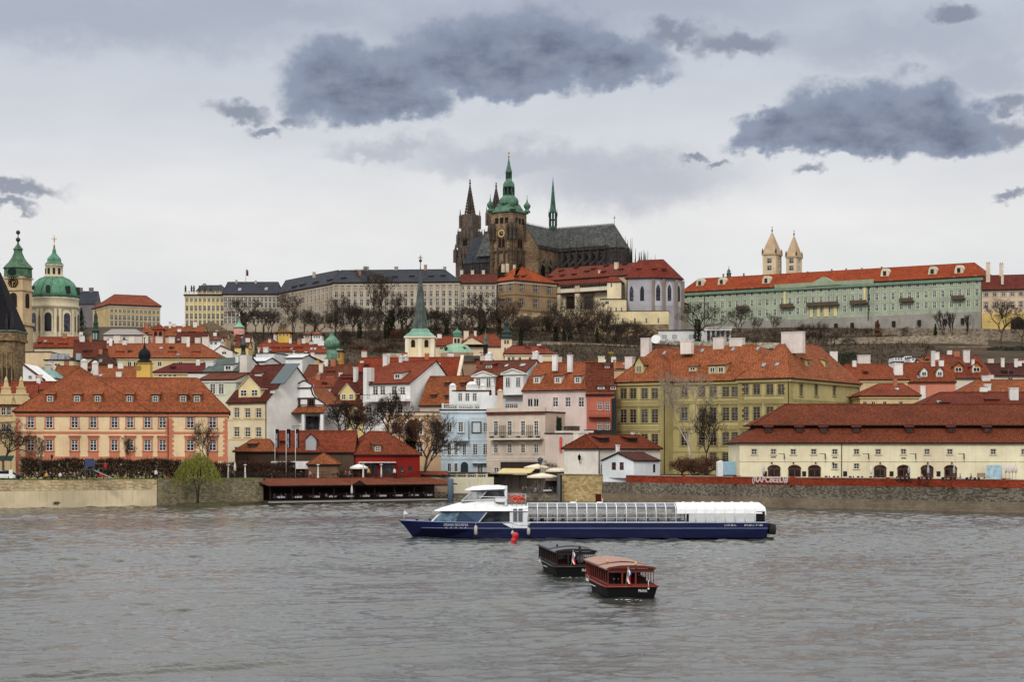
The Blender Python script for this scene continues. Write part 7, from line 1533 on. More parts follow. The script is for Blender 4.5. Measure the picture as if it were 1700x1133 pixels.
def tree(px,pyb,pyt,D,key,label,group=None,cat='bare tree',wf=1.,z=None,name='bare_tree'):
    X=wx(px,D); z0=z if z is not None else tz(X,D); h=wz(pyt,D)-(z0 if pyb is None else min(z0,wz(pyb,D)) if False else z0); zb=z0
    if pyb is not None: zb=wz(pyb,D); h=wz(pyt,D)-zb
    t,c,H=PROT[key]; r=thing(name,label,cat,(X,D,zb),rnd.uniform(0,6.28) if key!='lean' else 0,group); k=h/H/1.02; r.scale=(k*wf,k*wf,k)
    link('trunk',t,r); link('crown',c,r); return r
HG='bare trees on the castle hill'
for a in ((404,556,497,745,'d','dark ivy covered tree behind the salmon garden turret',1.1),(438,552,508,748,'b','bare tree right of the ivy covered tree, below the grey wing',1.),(487,556,489,735,'a','tall bare tree standing alone below the angled castle wing',1.05),(556,556,494,722,'a','bare tree directly above the green onion dome',1.05),(583,558,498,718,'b','bare tree between the onion dome and the forked tall trees',1.),
 (607,556,520,712,'c','small bare tree leaning on the long grey palace, left of the forked pair',1.),(626,562,468,700,'c','tallest slim bare tree before the long grey palace',.9),(650,560,488,705,'d','dark bare tree left of the tall green spire',1.05),(677,560,498,712,'b','bare tree half hidden behind the tall green spire',1.),(668,566,530,690,'bush','low brown thicket at the foot of the green spire on its left',1.3),
 (716,556,505,716,'b','bare tree just right of the tall green spire',.9),(742,558,520,712,'a','short bare tree above the green domed church',1.),(776,560,500,722,'b','bare tree on the left of the three below the red roofed wing',1.05),(800,560,488,716,'d','largest dark tree below the brown corner palace',1.2),(826,560,505,716,'b','bare tree under the left edge of the brown corner palace',1.),(848,566,512,705,'c','slender bare tree above the black onion tower',1.),
 (872,572,522,680,'b','bare tree in front of the rampart, leftmost below the stone hall',1.),(907,575,520,672,'a','bare tree below the left window of the stone hall',1.),(942,577,500,668,'d','tall ivy trunked tree below the middle of the stone hall',1.),(966,577,525,668,'b','short bare tree under the right window of the stone hall',1.),(984,577,508,664,'c','tall straight bare tree below the cream annex',1.),(1012,577,518,662,'a','bare tree before the cream terrace range, left end',1.),(1030,577,530,662,'b','low bare tree before the cream terrace range, middle',1.),
 (1158,572,504,672,'d','broad leaning tree before the left end of the green palace',1.1),(1229,568,512,672,'a','bare tree right of the columned portico',1.05),(1256,568,532,668,'c','thin bare tree at the trellis under the green palace',1.),(1287,566,530,668,'c','thin bare tree with pale trunk under the central balcony',1.),(1336,568,532,664,'b','wide bare shrub tree under the palace pediment',1.2),(1368,570,536,664,'a','bare tree right of the wide shrub tree, under the palace',1.),
 (1570,572,518,664,'col','narrow upright bare tree, left of the pair right of the conifer',1.),(1584,572,520,664,'col','narrow upright bare tree, right of the pair by the conifer',1.),(1604,572,524,664,'col','dark columnar tree against the right end of the battered base',.8),(1660,576,502,655,'a','spreading bare tree before the yellow plinth at the right edge',1.15),(1696,574,520,655,'b','bare tree cut by the right picture edge',1.),(1500,572,548,664,'c','small thin bare tree against the battered palace base',1.),
 (525,570,546,680,'b','small bare tree between the two little hillside villas',1.),(598,590,556,655,'bush','brown thicket on the slope right of the onion dome',1.4),(632,592,560,648,'bush','brown thicket above the red ridge roof, left of the spire',1.5),(575,585,560,660,'b','low bare tree behind the ochre belfry',1.),(655,592,566,640,'b','bare tree by the short grey wall on the slope',1.2)):
    tree(a[0],a[1],a[2],a[3],a[4],a[5],HG,wf=a[6])
g=random.Random(3)
for x0_,x1_,yb0,yb1,D0,D1,n_,lab in ((400,540,556,562,700,748,9,'bare tree in the thicket under the angled castle wing'),(545,770,556,572,655,735,20,'bare tree in the thicket under the long castle wing'),(770,860,560,580,655,715,8,'bare tree in the thicket below the brown corner palace'),(860,1060,572,584,640,680,15,'bare tree in the thicket below the stone hall'),(1180,1420,570,586,640,672,11,'bare tree in the orchard under the green palace')):
    for i in range(n_):
        D=g.uniform(D0,D1); px=x0_+(x1_-x0_)*(i+g.uniform(.1,.9))/n_; X=wx(px,D); py=HZ-(tz(X,D)-.3-CH)*F/D; tree(px,None,py-g.uniform(24,52 if x0_<1100 else 34),D,g.choice('abdbab'),lab,'crowded '+lab.split('in the ')[1].split(' under')[0].split(' below')[0]+' '+lab[-14:],wf=g.uniform(.9,1.25))
tree(1060,580,536,660,'weep','weeping dome shaped tree before the cream terrace range',HG,wf=1.1)
def conifer(px,pyb,pyt,D,w,label,c1=(30,42,34),c2=(52,66,46),n=1500,name='conifer',cat='conifer',sp=1.,top=.0):
    X=wx(px,D); zb=wz(pyb,D); h=wz(pyt,D)-zb; r=w/2*D/F; t=thing(name,label,cat,(X,D,zb)); m=MB(); m.tube([(0,0,-.5),(0,0,h*.9)],[.25,.05],6); m.build('trunk',[BARK],t); m=MB(); g=random.Random(int(px))
    for i in range(n):
        f=g.random()**.8; z=h*(.06+.94*f); rr=r*(1-f)**sp*g.uniform(.3,1.)*(1+.25*math.sin(f*38))+top; a=g.uniform(0,6.28); c=Vector((rr*math.cos(a),rr*math.sin(a),z)); o=Vector((math.cos(a),math.sin(a),-.35)); s=h*.035
        e=Vector((-o.y,o.x,0))*s*.6; m.face([c-e-o*s*.5,c+e-o*s*.5,c+o*s])
    m.build('crown',[leafm(c1,c2)],t)
conifer(1553,588,538,664,20,'dark pointed conifer in front of the rough garden wall'); conifer(1457,588,532,664,36,'russet leafed conical tree before the battered palace base',(96,64,46),(124,88,64),1800,'beech_tree','tree',.9)
conifer(135,566,512,700,36,'dark conifer between green dome and tan palace',n=1200); conifer(1414,612,600,560,24,'dark evergreen clump left of the white rooftop boxes',n=500,sp=.5) 
conifer(683,775,698,352,22,'dark ivy column between the red restaurant and pale blue house',(28,34,24),(48,54,36),2600,'ivy_column','tree',.35,.3)
conifer(437,560,540,690,10,'small dark cypress behind the salmon turret',n=500)
conifer(463,563,545,668,16,'dark evergreen left behind the bright yellow villa',n=500)
# trees along the bank
BG='bare trees along the river bank'
tree(560,740,640,348,'big2','bare tree in front of the curved gable house and mansard house',BG,wf=.9); tree(588,740,652,350,'big','bare tree right of the mansard house tree, behind the red restaurant',BG,wf=.85); tree(642,752,618,351,'big2','tall dark bare tree before the white terraced house',BG,wf=.75); tree(612,745,668,352,'b','lower bare tree tangled under the tall dark one',BG)
tree(706,790,672,350,'big','big bare tree before the peach house',BG,wf=.95); tree(700,792,692,346,'lean','leaning bare tree reaching across the pale blue house',BG,wf=.62); tree(668,775,690,354,'big','reddish bare tree behind the red restaurant',BG,wf=.9)
tree(1146,786,640,330,'birch','tall pale birch before the recess of the yellow palace',BG,wf=.75); tree(1170,786,655,332,'b','dark slender tree right of the birch before the yellow palace',BG,wf=.5)
tree(1132,792,730,322,'bush','red brown bush, left one before the yellow palace recess',BG,'bush',1.5,name='bush'); tree(1172,792,728,322,'bush','red brown bush, right one before the yellow palace recess',BG,'bush',1.4,name='bush'); tree(1150,796,748,320,'bush','low red brown bush in front of the birch trunk',BG,'bush',1.5,name='bush')
tree(915,797,762,350,'b','small pale shrub between cream parasols and beige house',BG,'bush',1.1,name='bush'); tree(346,792,706,308,'a','bare young tree before the right end of the orange quoined house',BG,wf=.8); tree(66,792,736,306,'c','slim sapling before the left windows of the orange quoined house',BG,wf=.6); tree(210,793,738,310,'c','slim sapling at the playground before the orange quoined house',BG,wf=.6)
tree(6,792,690,308,'b','bare tree cut by the left picture edge',BG,wf=1.); tree(430,782,746,330,'bush','brown twiggy bush behind the patio heaters, left',BG,'bush',1.6,name='bush'); tree(468,784,752,331,'bush','brown twiggy bush under the banners',BG,'bush',1.5,name='bush'); tree(410,780,742,331,'bush','brown twiggy bush before the small tiled shed',BG,'bush',1.4,name='bush')
tree(96,841,826,289,'bush','small dead bush at the foot of the sandy quay wall',None,'bush',1.2,name='bush')
for i,(x,y,D) in enumerate(((1122,831,302),(1180,833,297))): tree(x+6,838,y,309 if i==0 else 302,'bush',['little weed tuft growing from the grey wall, left one','little weed tuft growing from the grey wall, right one'][i],None,'plant',1.,name='weed_tuft')
# willow at the waterside
ww=thing('willow_tree','young green willow at the foot of the quay wall','willow',(wx(328,305),305,.2)); m=MB(); g=random.Random(5)
for i in range(5): a=i*1.3; m.tube([(0,0,-.6),(.25*math.cos(a),.2*math.sin(a),2.4),(1.2*math.cos(a),.8*math.sin(a),5.2),(2.*math.cos(a),1.2*math.sin(a),7.4)],[.16,.12,.07,.03],5)
m.build('trunk',[BARK],ww); m=MB()
for i in range(420):
    a=g.uniform(0,6.28); rr=g.random()**.6; x=4.2*rr*math.cos(a); y=2.6*rr*math.sin(a); zt=8.6-3.2*rr**2+g.uniform(-.6,.6); ln=g.uniform(1.2,3.6); p=[Vector((x*.8,y*.8,zt)),Vector((x,y,zt-ln*.5)),Vector((x*1.06,y*1.06,zt-ln))]
    m.tube(p,.014,3,0,False)
    for k in range(16):
        f=g.random(); c=p[0].lerp(p[1],f*2) if f<.5 else p[1].lerp(p[2],f*2-1); e=Vector((g.uniform(-.2,.2),g.uniform(-.2,.2),g.uniform(-.22,.02))); s=e.cross(Vector((g.uniform(-1,1),g.uniform(-1,1),0))).normalized()*.05; m.face([c-s,c+s,c+e],1)
m.build('crown',[paint((120,110,60),.9,name='twigs'),leafm((108,124,48),(146,152,72))],ww)
m=MB(); pts=[(wx(x,D),D) for x,D in ((285,307.5),(330,303),(380,305),(440,315))]
for (a,b),(c,d) in zip(pts,pts[1:]): m.hexa([(a,b,-.6),(c,d,-.6),(c,d+8,-.6),(a,b+8,-.6),(a,b+.6,.22),(c,d+.6,.22),(c,d+8,.3),(a,b+8,.3)])
tag(m.build('river_bank',[mottled((88,80,58),(66,70,44),.8,(60,52,42),3.)]),kind='structure')
# hedges
def hedge(label,x0,x1,D0,D1,zb,zt,th,c1,c2,n,green=0,name='hedge'):
    t=thing(name,label,'hedge',(0,0,0)); m=MB(); g=random.Random(int(x0)); a=at(x0,700,D0); b=at(x1,700,D1)
    for i in range(n):
        f=g.random(); x=a.x+(b.x-a.x)*f; y=a.y+(b.y-a.y)*f+g.uniform(0,th); z=zb+(zt-zb)*(g.random()**.8)*(1+.06*math.sin(x*.9)); e=Vector((g.uniform(-.5,.5),g.uniform(-.25,.25),g.uniform(.05,.7))); s=.05 if not green or g.random()>green else .16
        sd=Vector((g.uniform(-1,1),g.uniform(-1,1),g.uniform(-1,1))).normalized()*s; c=Vector((x,y,z)); m.face([c-sd,c+sd,c+e],0 if s<.1 else 1)
    m.build('branches',[paint(c1,.95,name='twigs'),leafm(c2,tuple(min(255,v+22) for v in c2))],t); m=MB()
    for i in range(int((b-a).length/.9)):
        f=g.random(); x=a.x+(b.x-a.x)*f; y=a.y+(b.y-a.y)*f+th/2; m.tube([(x,y,zb-.2),(x+g.uniform(-.2,.2),y,zb+(zt-zb)*.7)],.05,4)
    m.parts('stem',[BARK],t); return t
hedge('long dark brown clipped hedge before the orange quoined house',33,300,306,309,4.35,7.5,1.4,(52,40,34),(58,50,38),15000,.22)
hedge('brown bare hedge running behind the patio heaters and banners',300,505,309,333,4.3,7.0,1.6,(70,48,40),(70,54,42),9000,.1)
hedge('dark green hedge band under the long terrace wall, right part',890,1068,630,622,wz(600,626),wz(584,626),4,(40,44,34),(38,50,32),5000,.9)
hedge('dark clipped hedge at the right edge above the maroon roof',1640,1770,628,622,wz(592,625),wz(576,625),3,(34,44,36),(30,44,34),4000,.9)
hedge('dark hedge between the yellow palace chimney and orange hip roof',1380,1424,600,600,wz(612,600),wz(586,600),3,(36,40,30),(34,44,30),1800,.9)
hedge('green shrubs under the trellis right of the portico',1190,1330,664,664,wz(574,664),wz(568,664),2,(52,58,40),(54,66,40),1500,.8)
fs=thing('forsythia_bush','bright yellow flowering bush in the dark hillside terrace','bush',at(1013,592,616)); m=MB(); g=random.Random(2)
for i in range(500): 
    a=Vector((g.gauss(0,1),g.gauss(0,1),g.gauss(0,1))).normalized()*g.uniform(.4,1.7); e=Vector((g.uniform(-.2,.2),g.uniform(-.2,.2),g.uniform(-.2,.2))); m.face([a+e,a-e,a+Vector((e.y,-e.x,.25))])
m.build('blossom',[leafm((170,156,40),(200,184,60))],fs); m=MB(); m.tube([(0,0,-3),(0,0,0)],.15,5); m.build('stem',[BARK],fs)
# terraced slope between the hedges and lower gardens
bm_=[MB(),MB(),MB()]; g=random.Random(77)
for i in range(34000):
    X=g.uniform(-150,150); Y=g.uniform(545,735); z=tz(X,Y); px=ppx((X,Y)); 
    if g.random()>.35+.65*(.5+.5*math.sin(X*.13+math.sin(Y*.07)*2)*math.cos(Y*.06)): continue
    h=g.uniform(.4,2.2); m=bm_[g.choice((0,0,1,1,1,2))]
    for k in range(3):
        e=Vector((g.uniform(-.9,.9),g.uniform(-.5,.5),h*g.uniform(.5,1.))); s=Vector((e.y,-e.x,g.uniform(-.2,.2))).normalized()*g.uniform(.05,.16); p=Vector((X+g.uniform(-.5,.5),Y,z-.1)); m.face([p-s,p+s,p+e])
un=MB(); 
for k,m in enumerate(bm_):
    for f in m.f: un.face([m.v[i] for i in f],k)
tag(un.build('undergrowth',[paint((74,60,50),.95,name='twigs'),paint((44,37,32),.95,name='twigs'),leafm((50,54,34),(72,70,46))]),'brown leafless undergrowth covering the castle hillside','undergrowth',kind='stuff')
# ------------------------------------------------------------ people
def skin_mesh(nodes,edges,name,sub=1):
    me=bpy.data.meshes.new(name); me.from_pydata([n[0] for n in nodes],edges,[]); o=bpy.data.objects.new(name,me); COL.objects.link(o)
    md=o.modifiers.new('s','SKIN'); 
    for v,n in zip(me.skin_vertices[0].data,nodes):
        r=n[1]; v.radius=(r,r) if not isinstance(r,tuple) else r
    me.skin_vertices[0].data[0].use_root=True
    sb=o.modifiers.new('b','SUBSURF'); sb.levels=sub; dg=bpy.context.evaluated_depsgraph_get(); out_=bpy.data.meshes.new_from_object(o.evaluated_get(dg)); bpy.data.objects.remove(o); return out_
def person_mesh(sit):
    N=[];E=[]
    def a(p,r,par=None):
        N.append((p,r)); 
        if par is not None: E.append((par,len(N)-1))
        return len(N)-1
    b=.50 if sit else .93
    pel=a((0,0,b),(.15,.115)); sp=a((0,.0,b+.2),(.14,.10),pel); ch=a((0,.0,b+.42),(.165,.11),sp); nk=a((0,-.01,b+.57),.052,ch); hd=a((0,-.02,b+.66),(.075,.085),nk); ht=a((0,-.01,b+.78),(.07,.08),hd); a((0,-.115,b+.675),.014,hd)
    for s in (-1,1):
        sh=a((s*.18,0,b+.48),.062,ch); el=a((s*.235,.03 if not sit else -.02,b+.2),.046,sh); wr=a((s*.22,-.09,b-.03) if not sit else (s*.16,-.27,b+.17),.032,el); pm=a((s*.22,-.12,b-.11) if not sit else (s*.12,-.35,b+.17),(.04,.024),wr)
        for k in range(4):
            q=(s*(.19+.02*k),-.135-.006*k,b-.165-.012*(k%3)) if not sit else (s*(.09+.02*k),-.41-.008*(k%3),b+.155); f=a(q,.010,pm); a((q[0],q[1]-.012,q[2]-.028),.008,f)
        a((s*.175,-.16,b-.13) if not sit else (s*.07,-.37,b+.19),.011,pm)
        hp=a((s*.09,0,b-.03),.1,pel); kn=a((s*.1,-.02,.5) if not sit else (s*.11,-.43,.5),.066,hp); an=a((s*.1,.03,.09) if not sit else (s*.11,-.42,.09),.043,kn); a((s*.11,-.13,.035) if not sit else (s*.12,-.57,.035),.038,an)
    me=skin_mesh(N,E,'person',1)
    for i in range(3): me.materials.append(None)
    for p in me.polygons:
        c=p.center; p.use_smooth=True
        head=c.z>b+.55 and abs(c.x)<.12
        hand=(abs(c.x)>.16 and c.z<b-.05 and not sit) or (sit and c.y<-.3 and c.z>b+.1)
        p.material_index=0 if head or hand else (1 if c.z>b-.04 and not (sit and c.y<-.15 and c.z<b+.09) else 2)
    h=MB(); h.lathe([(.086*math.cos(t),b+.735+.095*math.sin(t)) for t in (-.7,-.35,0,.4,.8,1.2,1.5)],8,0,(0,.012)); ho=h.build('hair',[paint((60,44,34))]); hm=ho.data; bpy.data.objects.remove(ho); return me,hm
PM={s:person_mesh(s) for s in (0,1)}
SKINM=paint((206,160,134),.6); PC=[(40,42,52),(28,28,30),(150,40,40),(60,70,96),(226,222,216),(206,160,60),(90,96,70),(120,120,126),(70,110,140),(190,120,120)]
def person(label,loc,rz,sit,ci,group=None,leg=(44,46,60)):
    me,hm=PM[sit]; o=link('person',me,None,loc,rz); tag(o,label,'person',group)
    for i,mt in enumerate((SKINM,paint(PC[ci],.8),paint(leg,.8))): o.material_slots[i].link='OBJECT'; o.material_slots[i].material=mt
    link('hair',hm,o); return o
CN=['navy','black','red','slate blue','white','mustard yellow','olive','grey','teal blue','pink']
# ------------------------------------------------------------ long tour boat
D=180.; s=D/F; NAVY=paint((14,20,62),.3); WB=paint((228,230,232),.35); BG_=glassm((70,92,122),.06); DKG=glassm((20,22,26),.08); STL=paint((170,172,176),.35,.6)
boat=thing('tour_boat','long navy and white sightseeing boat with arched glass roof','boat',(wx(660,D),D,0)); X_=lambda px:(px-660)*s; Z_=lambda py:(893-py)*s
def loft(m,rings,mi=0,cap=True,smooth=False,mats=None):
    n=len(rings[0])
    for a,b in zip(rings,rings[1:]):
        for k in range(n): k2=(k+1)%n; m.face([a[k],a[k2],b[k2],b[k]],mats[k] if mats else mi,smooth)
    if cap: m.face(rings[0][::-1],mi); m.face(rings[-1],mi)
def hullring(x,b,bw,zd,zk=-.5,rake=0,c=2.8): return [(x+rake,c,zk),(x+rake*.7,c-bw,-.02),(x+rake*.35,c-b*.99,zd*.55),(x,c-b,zd),(x,c,zd+.02),(x,c+b,zd),(x+rake*.35,c+b*.99,zd*.55),(x+rake*.7,c+bw,-.02)]
ST_=[(0,.05,.02,1.6,1.9),(2.,1.2,.5,1.55,1.3),(4.5,2.2,1.4,1.5,.6),(7.5,2.7,2.35,1.46,0),(11.2,2.8,2.65,1.44,0),(11.9,2.8,2.65,1.2,0),(13,2.8,2.65,1.2,0),(13.15,2.8,2.65,1.44,0),(30,2.8,2.65,1.44,0),(36.6,2.7,2.5,1.44,0),(37.0,2.6,2.3,1.4,-.2)]
m=MB(); loft(m,[hullring(x,b,bw,zd,-.5,rk) for x,b,bw,zd,rk in ST_]); hull=m.build('hull',[NAVY],boat); m=MB()
for s_ in (-1,1): m.tube([(x+rk*.25,2.8+s_*(b*.995+.02),.92) for x,b,bw,zd,rk in ST_[1:]],.035,4); m.tube([(x+.1,2.8+s_*(b+.03),zd+.03) for x,b,bw,zd,rk in ST_],.05,4)
m.build('rub_rail',[paint((120,136,180),.4)],hull)
hw=lambda x:min(2.55,.7+max(0,x-3.)*.5)
def plate(m,pts,mi=0,side=-1,off=.03,hwf=hw):
    for sd_ in (-1,1):
        m.prism([(X_(p),Z_(q)) for p,q in pts],lambda a,b,w_:(a,2.8+sd_*(hwf(a)+off+w_),b),0,.03,mi)
m=MB(); prof=[(3.2,1.45,1.52),(4.2,1.45,2.55),(5.2,1.45,2.62),(8,1.45,2.62),(11,1.45,2.62),(13,1.2,3.1)]
loft(m,[[(x,2.8-hw(x),z0),(x,2.8-hw(x)*.99,z1-.1),(x,2.8-hw(x)*.85,z1),(x,2.8+hw(x)*.85,z1),(x,2.8+hw(x)*.99,z1-.1),(x,2.8+hw(x),z0)] for x,z0,z1 in prof]); cab=m.build('cabin',[WB],boat)
m=MB(); plate(m,[(716,868),(735,850),(764,850),(751,868)]); plate(m,[(754,868),(767,850),(807,850),(793,868)]); m.parts('side_window',[BG_],cab); m=MB(); plate(m,[(796,867.5),(810,850),(846,850),(846,866.5)]); m.parts('saloon_window',[DKG],cab)
m=MB(); 
for sd_ in (-1,1):
    for p0,p1 in ((852,858.5),(860.5,867.5)): m.box(X_(p0),X_(p1),2.8+sd_*2.62-.02,2.8+sd_*2.62+.02,Z_(866),Z_(845))
m.parts('glazed_door',[glassm((110,116,122))],cab)
m=MB()
for sd_ in (-1,1): m.prism([(X_(834),Z_(869.2)),(X_(876),Z_(869.2)),(X_(876),Z_(877)),(X_(849),Z_(877))],lambda a,b,w_:(a,2.8+sd_*(2.82+w_),b),0,.03)
m.parts('white_sweep',[WB],hull); m=MB(); pr=[(3.6,2.6,2.68),(4.4,2.62,2.95),(6,2.64,3.4),(7.9,2.64,3.62),(9.6,2.64,3.66),(10.1,2.64,3.3),(11.2,2.64,3.18),(13,2.64,3.16)]
loft(m,[[(x,2.8-hw(x+.5)-.12,z0),(x,2.8-hw(x+.5)*.92,z0+(z1-z0)*.55),(x,2.8-hw(x)*.6,z1),(x,2.8+hw(x)*.6,z1),(x,2.8+hw(x+.5)*.92,z0+(z1-z0)*.55),(x,2.8+hw(x+.5)+.12,z0)] for x,z0,z1 in pr],0,True,False); m.build('cabin_roof',[WB],boat)
wh=lambda x:1.7
m=MB(); m.prism([(X_(764),Z_(833)),(X_(784),Z_(815)),(X_(838),Z_(813)),(X_(841),Z_(832))],lambda a,b,w_:(a,2.8+w_,b),-1.66,1.66); 
wheel=m.build('wheelhouse',[paint((200,202,204),.4)],boat); m=MB()
for sd_ in (-1,1):
    f=lambda a,b,w_:(a,2.8+sd_*(1.67+w_),b); m.prism([(X_(768),Z_(831)),(X_(785),Z_(816)),(X_(806),Z_(816)),(X_(794),Z_(829))],f,0,.03,0); m.prism([(X_(797),Z_(829)),(X_(809),Z_(816)),(X_(836),Z_(815)),(X_(838),Z_(826)),(X_(820),Z_(827))],f,0,.03,1)
m.hexa([(X_(765),1.3,Z_(832)),(X_(766),1.3,Z_(832)),(X_(766),4.3,Z_(832)),(X_(765),4.3,Z_(832)),(X_(784)-.1,1.3,Z_(815)),(X_(784),1.3,Z_(815)),(X_(784),4.3,Z_(815)),(X_(784)-.1,4.3,Z_(815))],0)
m.build('wheelhouse_windows',[glassm((110,114,126),.08),DKG],wheel); m=MB()
loft(m,[[(X_(px),2.8-w_,Z_(y0)),(X_(px),2.8-w_*.9,Z_(y1)),(X_(px),2.8+w_*.9,Z_(y1)),(X_(px),2.8+w_,Z_(y0))] for px,y0,y1,w_ in ((771,814.5,813.5,1.3),(783,814.5,809,1.9),(800,814,806.8,2.),(828,813,806.5,2.),(838,812.5,808,1.9),(841,812,811,1.8))]); m.build('wheelhouse_roof',[WB],wheel)
m=MB()
for y in (.9,4.7): 
    m.tube([(X_(795),y,Z_(825.5)),(X_(840),y,Z_(825.5))],.04,4)
m.box(X_(822),X_(840),.95,1.05,Z_(834),Z_(827)); m.box(X_(838),X_(842),1.,4.6,Z_(840),Z_(808)); m.build('bridge_wing',[WB],wheel)
rg=MB()
for y in (.6,5.):
    for px in (842,850,858,866,873): rg.tube([(X_(px),y,Z_(841)),(X_(px),y,Z_(822))],.035,4)
    for py in (822,828,834): rg.tube([(X_(842),y,Z_(py)),(X_(873),y,Z_(py))],.03,4)
rg.tube([(X_(873),.6,Z_(822)),(X_(873),5.,Z_(822))],.03,4); rg.build('top_railing',[STL],boat)
m=MB()
for i in range(4):
    c=(X_(850+i*5.5),.52,Z_(828+(i%2)*1.5)); n=12; pts=[(c[0]+.27*math.cos(2*PI*k/n),c[1],c[2]+.27*math.sin(2*PI*k/n)) for k in range(n+1)]; m.tube(pts,.085,6,0,False)
m.parts('lifebuoy',[paint((216,72,44),.5)],boat)
# glazed arch
x0,x1,x2=X_(876),X_(1139),X_(1272); n=9
def arch(x,e=0,dz=0): 
    pts=[(x,.30-e,1.44),(x,.30-e,2.35+dz)]; 
    for i in range(1,n): 
        a=PI-PI*i/n; pts.append((x,2.8+(2.5+e)*math.cos(a)*(abs(math.cos(a))**-.25 if abs(math.cos(a))>.05 else 1),2.35+dz+(.98+e)*math.sin(a)**.8))
    return pts+[(x,5.3+e,2.35+dz),(x,5.3+e,1.44)]
m=MB(); A=arch(x0);B=arch(x1)
for k in range(len(A)-1): m.face([A[k],B[k],B[k+1],A[k+1]],0,True)
can=m.build('glass_canopy',[clearglass((.90,.91,.92),.2)],boat)
for i in range(17):
    x=x0+(x1-x0)*i/16; m=MB(); aa=arch(x,.03); hf=len(aa)//2+1; m.tube(aa[:hf],.05,5); m.tube(aa[hf-1:],.018,4); m.build('canopy_rib',[WB],can)
m=MB()
for y in (.27,5.33): m.box(x0,x2,y-.06,y+.06,1.40,1.56); m.tube([(x0,y,1.95),(x1,y,1.95)],.02,4)
m.build('canopy_sill',[WB],can); m=MB(); m.box(x0,x1,2.45,3.15,3.33,3.40); m.build('ridge_beam',[WB],can)
m=MB(); rings=[arch(x,.1,.03) for x in (x1-.9,x1,x2-1.2,x2-.4,x2)]; rings[-1]=[(x2+.05,2.8+(p[1]-2.8)*.93,1.44+(p[2]-1.44)*.84) for p in rings[-1]]
top=[r[1:-1] for r in rings]
for a,b in zip(rings,rings[1:]):
    for k in range(1,len(a)-2): m.face([a[k],a[k+1],b[k+1],b[k]],0,True)
rc=m.build('rear_canopy',[WB],boat); m=MB()
for y in (.22,5.38): m.box(x1+.3,x2-1.0,y-.03,y+.03,1.57,2.36)
m.parts('side_panel',[paint((206,208,208),.4)],rc)
for i in range(8): m=MB(); m.tube(arch(x1+(x2-x1-.5)*i/7.6,.14,.03),.05,5); m.build('canopy_rib',[paint((236,238,240),.4)],rc)
m=MB(); m.box(x2-.95,x2-.1,.24,5.36,1.5,2.6); m.build('rear_opening',[paint((26,26,30))],rc)
m=MB(); m.box(x2+.35,x2+.75,.3,5.3,.3,1.3); 
for i in range(6): m.lathe([(.3,.3),(.36,.8),(.3,1.3)],8,0,(x2+.7,.4+i*.95))
m.build('stern_fender',[paint((44,46,44),.9)],boat)
m=MB(); m.box(x0-.2,x2-.6,.4,5.2,.80,.88); m.build('deck',[paint((110,100,92))],boat)
for i in range(15):
    m=MB(); x=x0+.9+i*1.05; m.box(x-.3,x+.3,.75,2.1,1.44,1.49); m.box(x-.05,x+.05,1.2,1.3,.881,1.44); m.build('table',[paint((216,212,206))],boat)
    m=MB(); m.box(x-.55,x-.3,.75,2.1,.881,1.9); m.box(x-.75,x-.551,.75,2.1,.881,1.34); m.build('bench',[paint((60,62,72),.9)],boat)
for i,(k,ci) in enumerate(((0,1),(1,7),(1,0),(2,3),(3,1),(4,6),(5,2),(6,8),(7,9),(8,5),(9,1),(10,7),(10,4),(12,0))):
    p=boat.location; side=i%2; person('passenger in %s top seated inside the tour boat, %s from its white doors'%(CN[ci],['first','second','third','fourth','fifth','sixth','seventh','eighth','ninth','tenth','eleventh','twelfth','thirteenth','last'][i]),(p.x+x0+.9+k*1.05+(.55 if side else -.62),p.y+1.0+.5*(i%2),.88),R(-90) if side else R(90),1,ci,'passengers in the tour boat')
textmesh('GRAND BOHEMIA',.36,.004,paint((190,192,200),.4),'boat_name',hull,(X_(757),2.8-2.74,1.08),width=X_(777)-X_(736)); m=MB()
for i in range(5):
    c=(X_(741+i*8),2.8-2.75,.98); m.prism([(c[0]+(.09 if k%2==0 else .04)*math.sin(k*PI/5),c[2]+(.09 if k%2==0 else .04)*math.cos(k*PI/5)) for k in range(10)],lambda a,b,w_:(a,c[1]+w_,b),-.02,.02)
m.build('stars',[paint((190,192,200),.4)],hull)
for tx,a,b in (('L=37,38 m',1203,1222),('B=5,60 m',1236,1252),('P 180',1255,1266)): textmesh(tx,.26,.004,paint((220,222,226),.4),'hull_marking',hull,(X_((a+b)/2),-.03,1.1),width=X_(b)-X_(a))
for px,yt,yb in ((790,872,889),(851,881,889),(877.5,876,889)):
    m=MB(); m.lathe([(.05,Z_(yb)),(.16,Z_(yb-2)),(.17,Z_(yt+3)),(.04,Z_(yt))],8,0,(X_(px),-.16)); m.tube([(X_(px),-.12,Z_(yt)),(X_(px),.0,Z_(868))],.02,4); m.build('fender',[paint((176,172,160),.8)],boat)
m=MB(); m.tube([(X_(668),2.8,1.6),(X_(668),2.8,Z_(851))],.03,4); m.face([(X_(668),2.8,Z_(856)),(X_(675),2.75,Z_(855)),(X_(668),2.8,Z_(848))]); m.build('pennant',[paint((226,224,222))],boat)
m=MB()
for px in (690,712,722): m.box(X_(px)-.12,X_(px)+.12,2.2,2.5,1.5,1.78)
m.tube([(X_(700),2.0,1.5),(X_(722),.8,Z_(856))],.02,4); m.parts('deck_fitting',[paint((50,52,56))],boat)
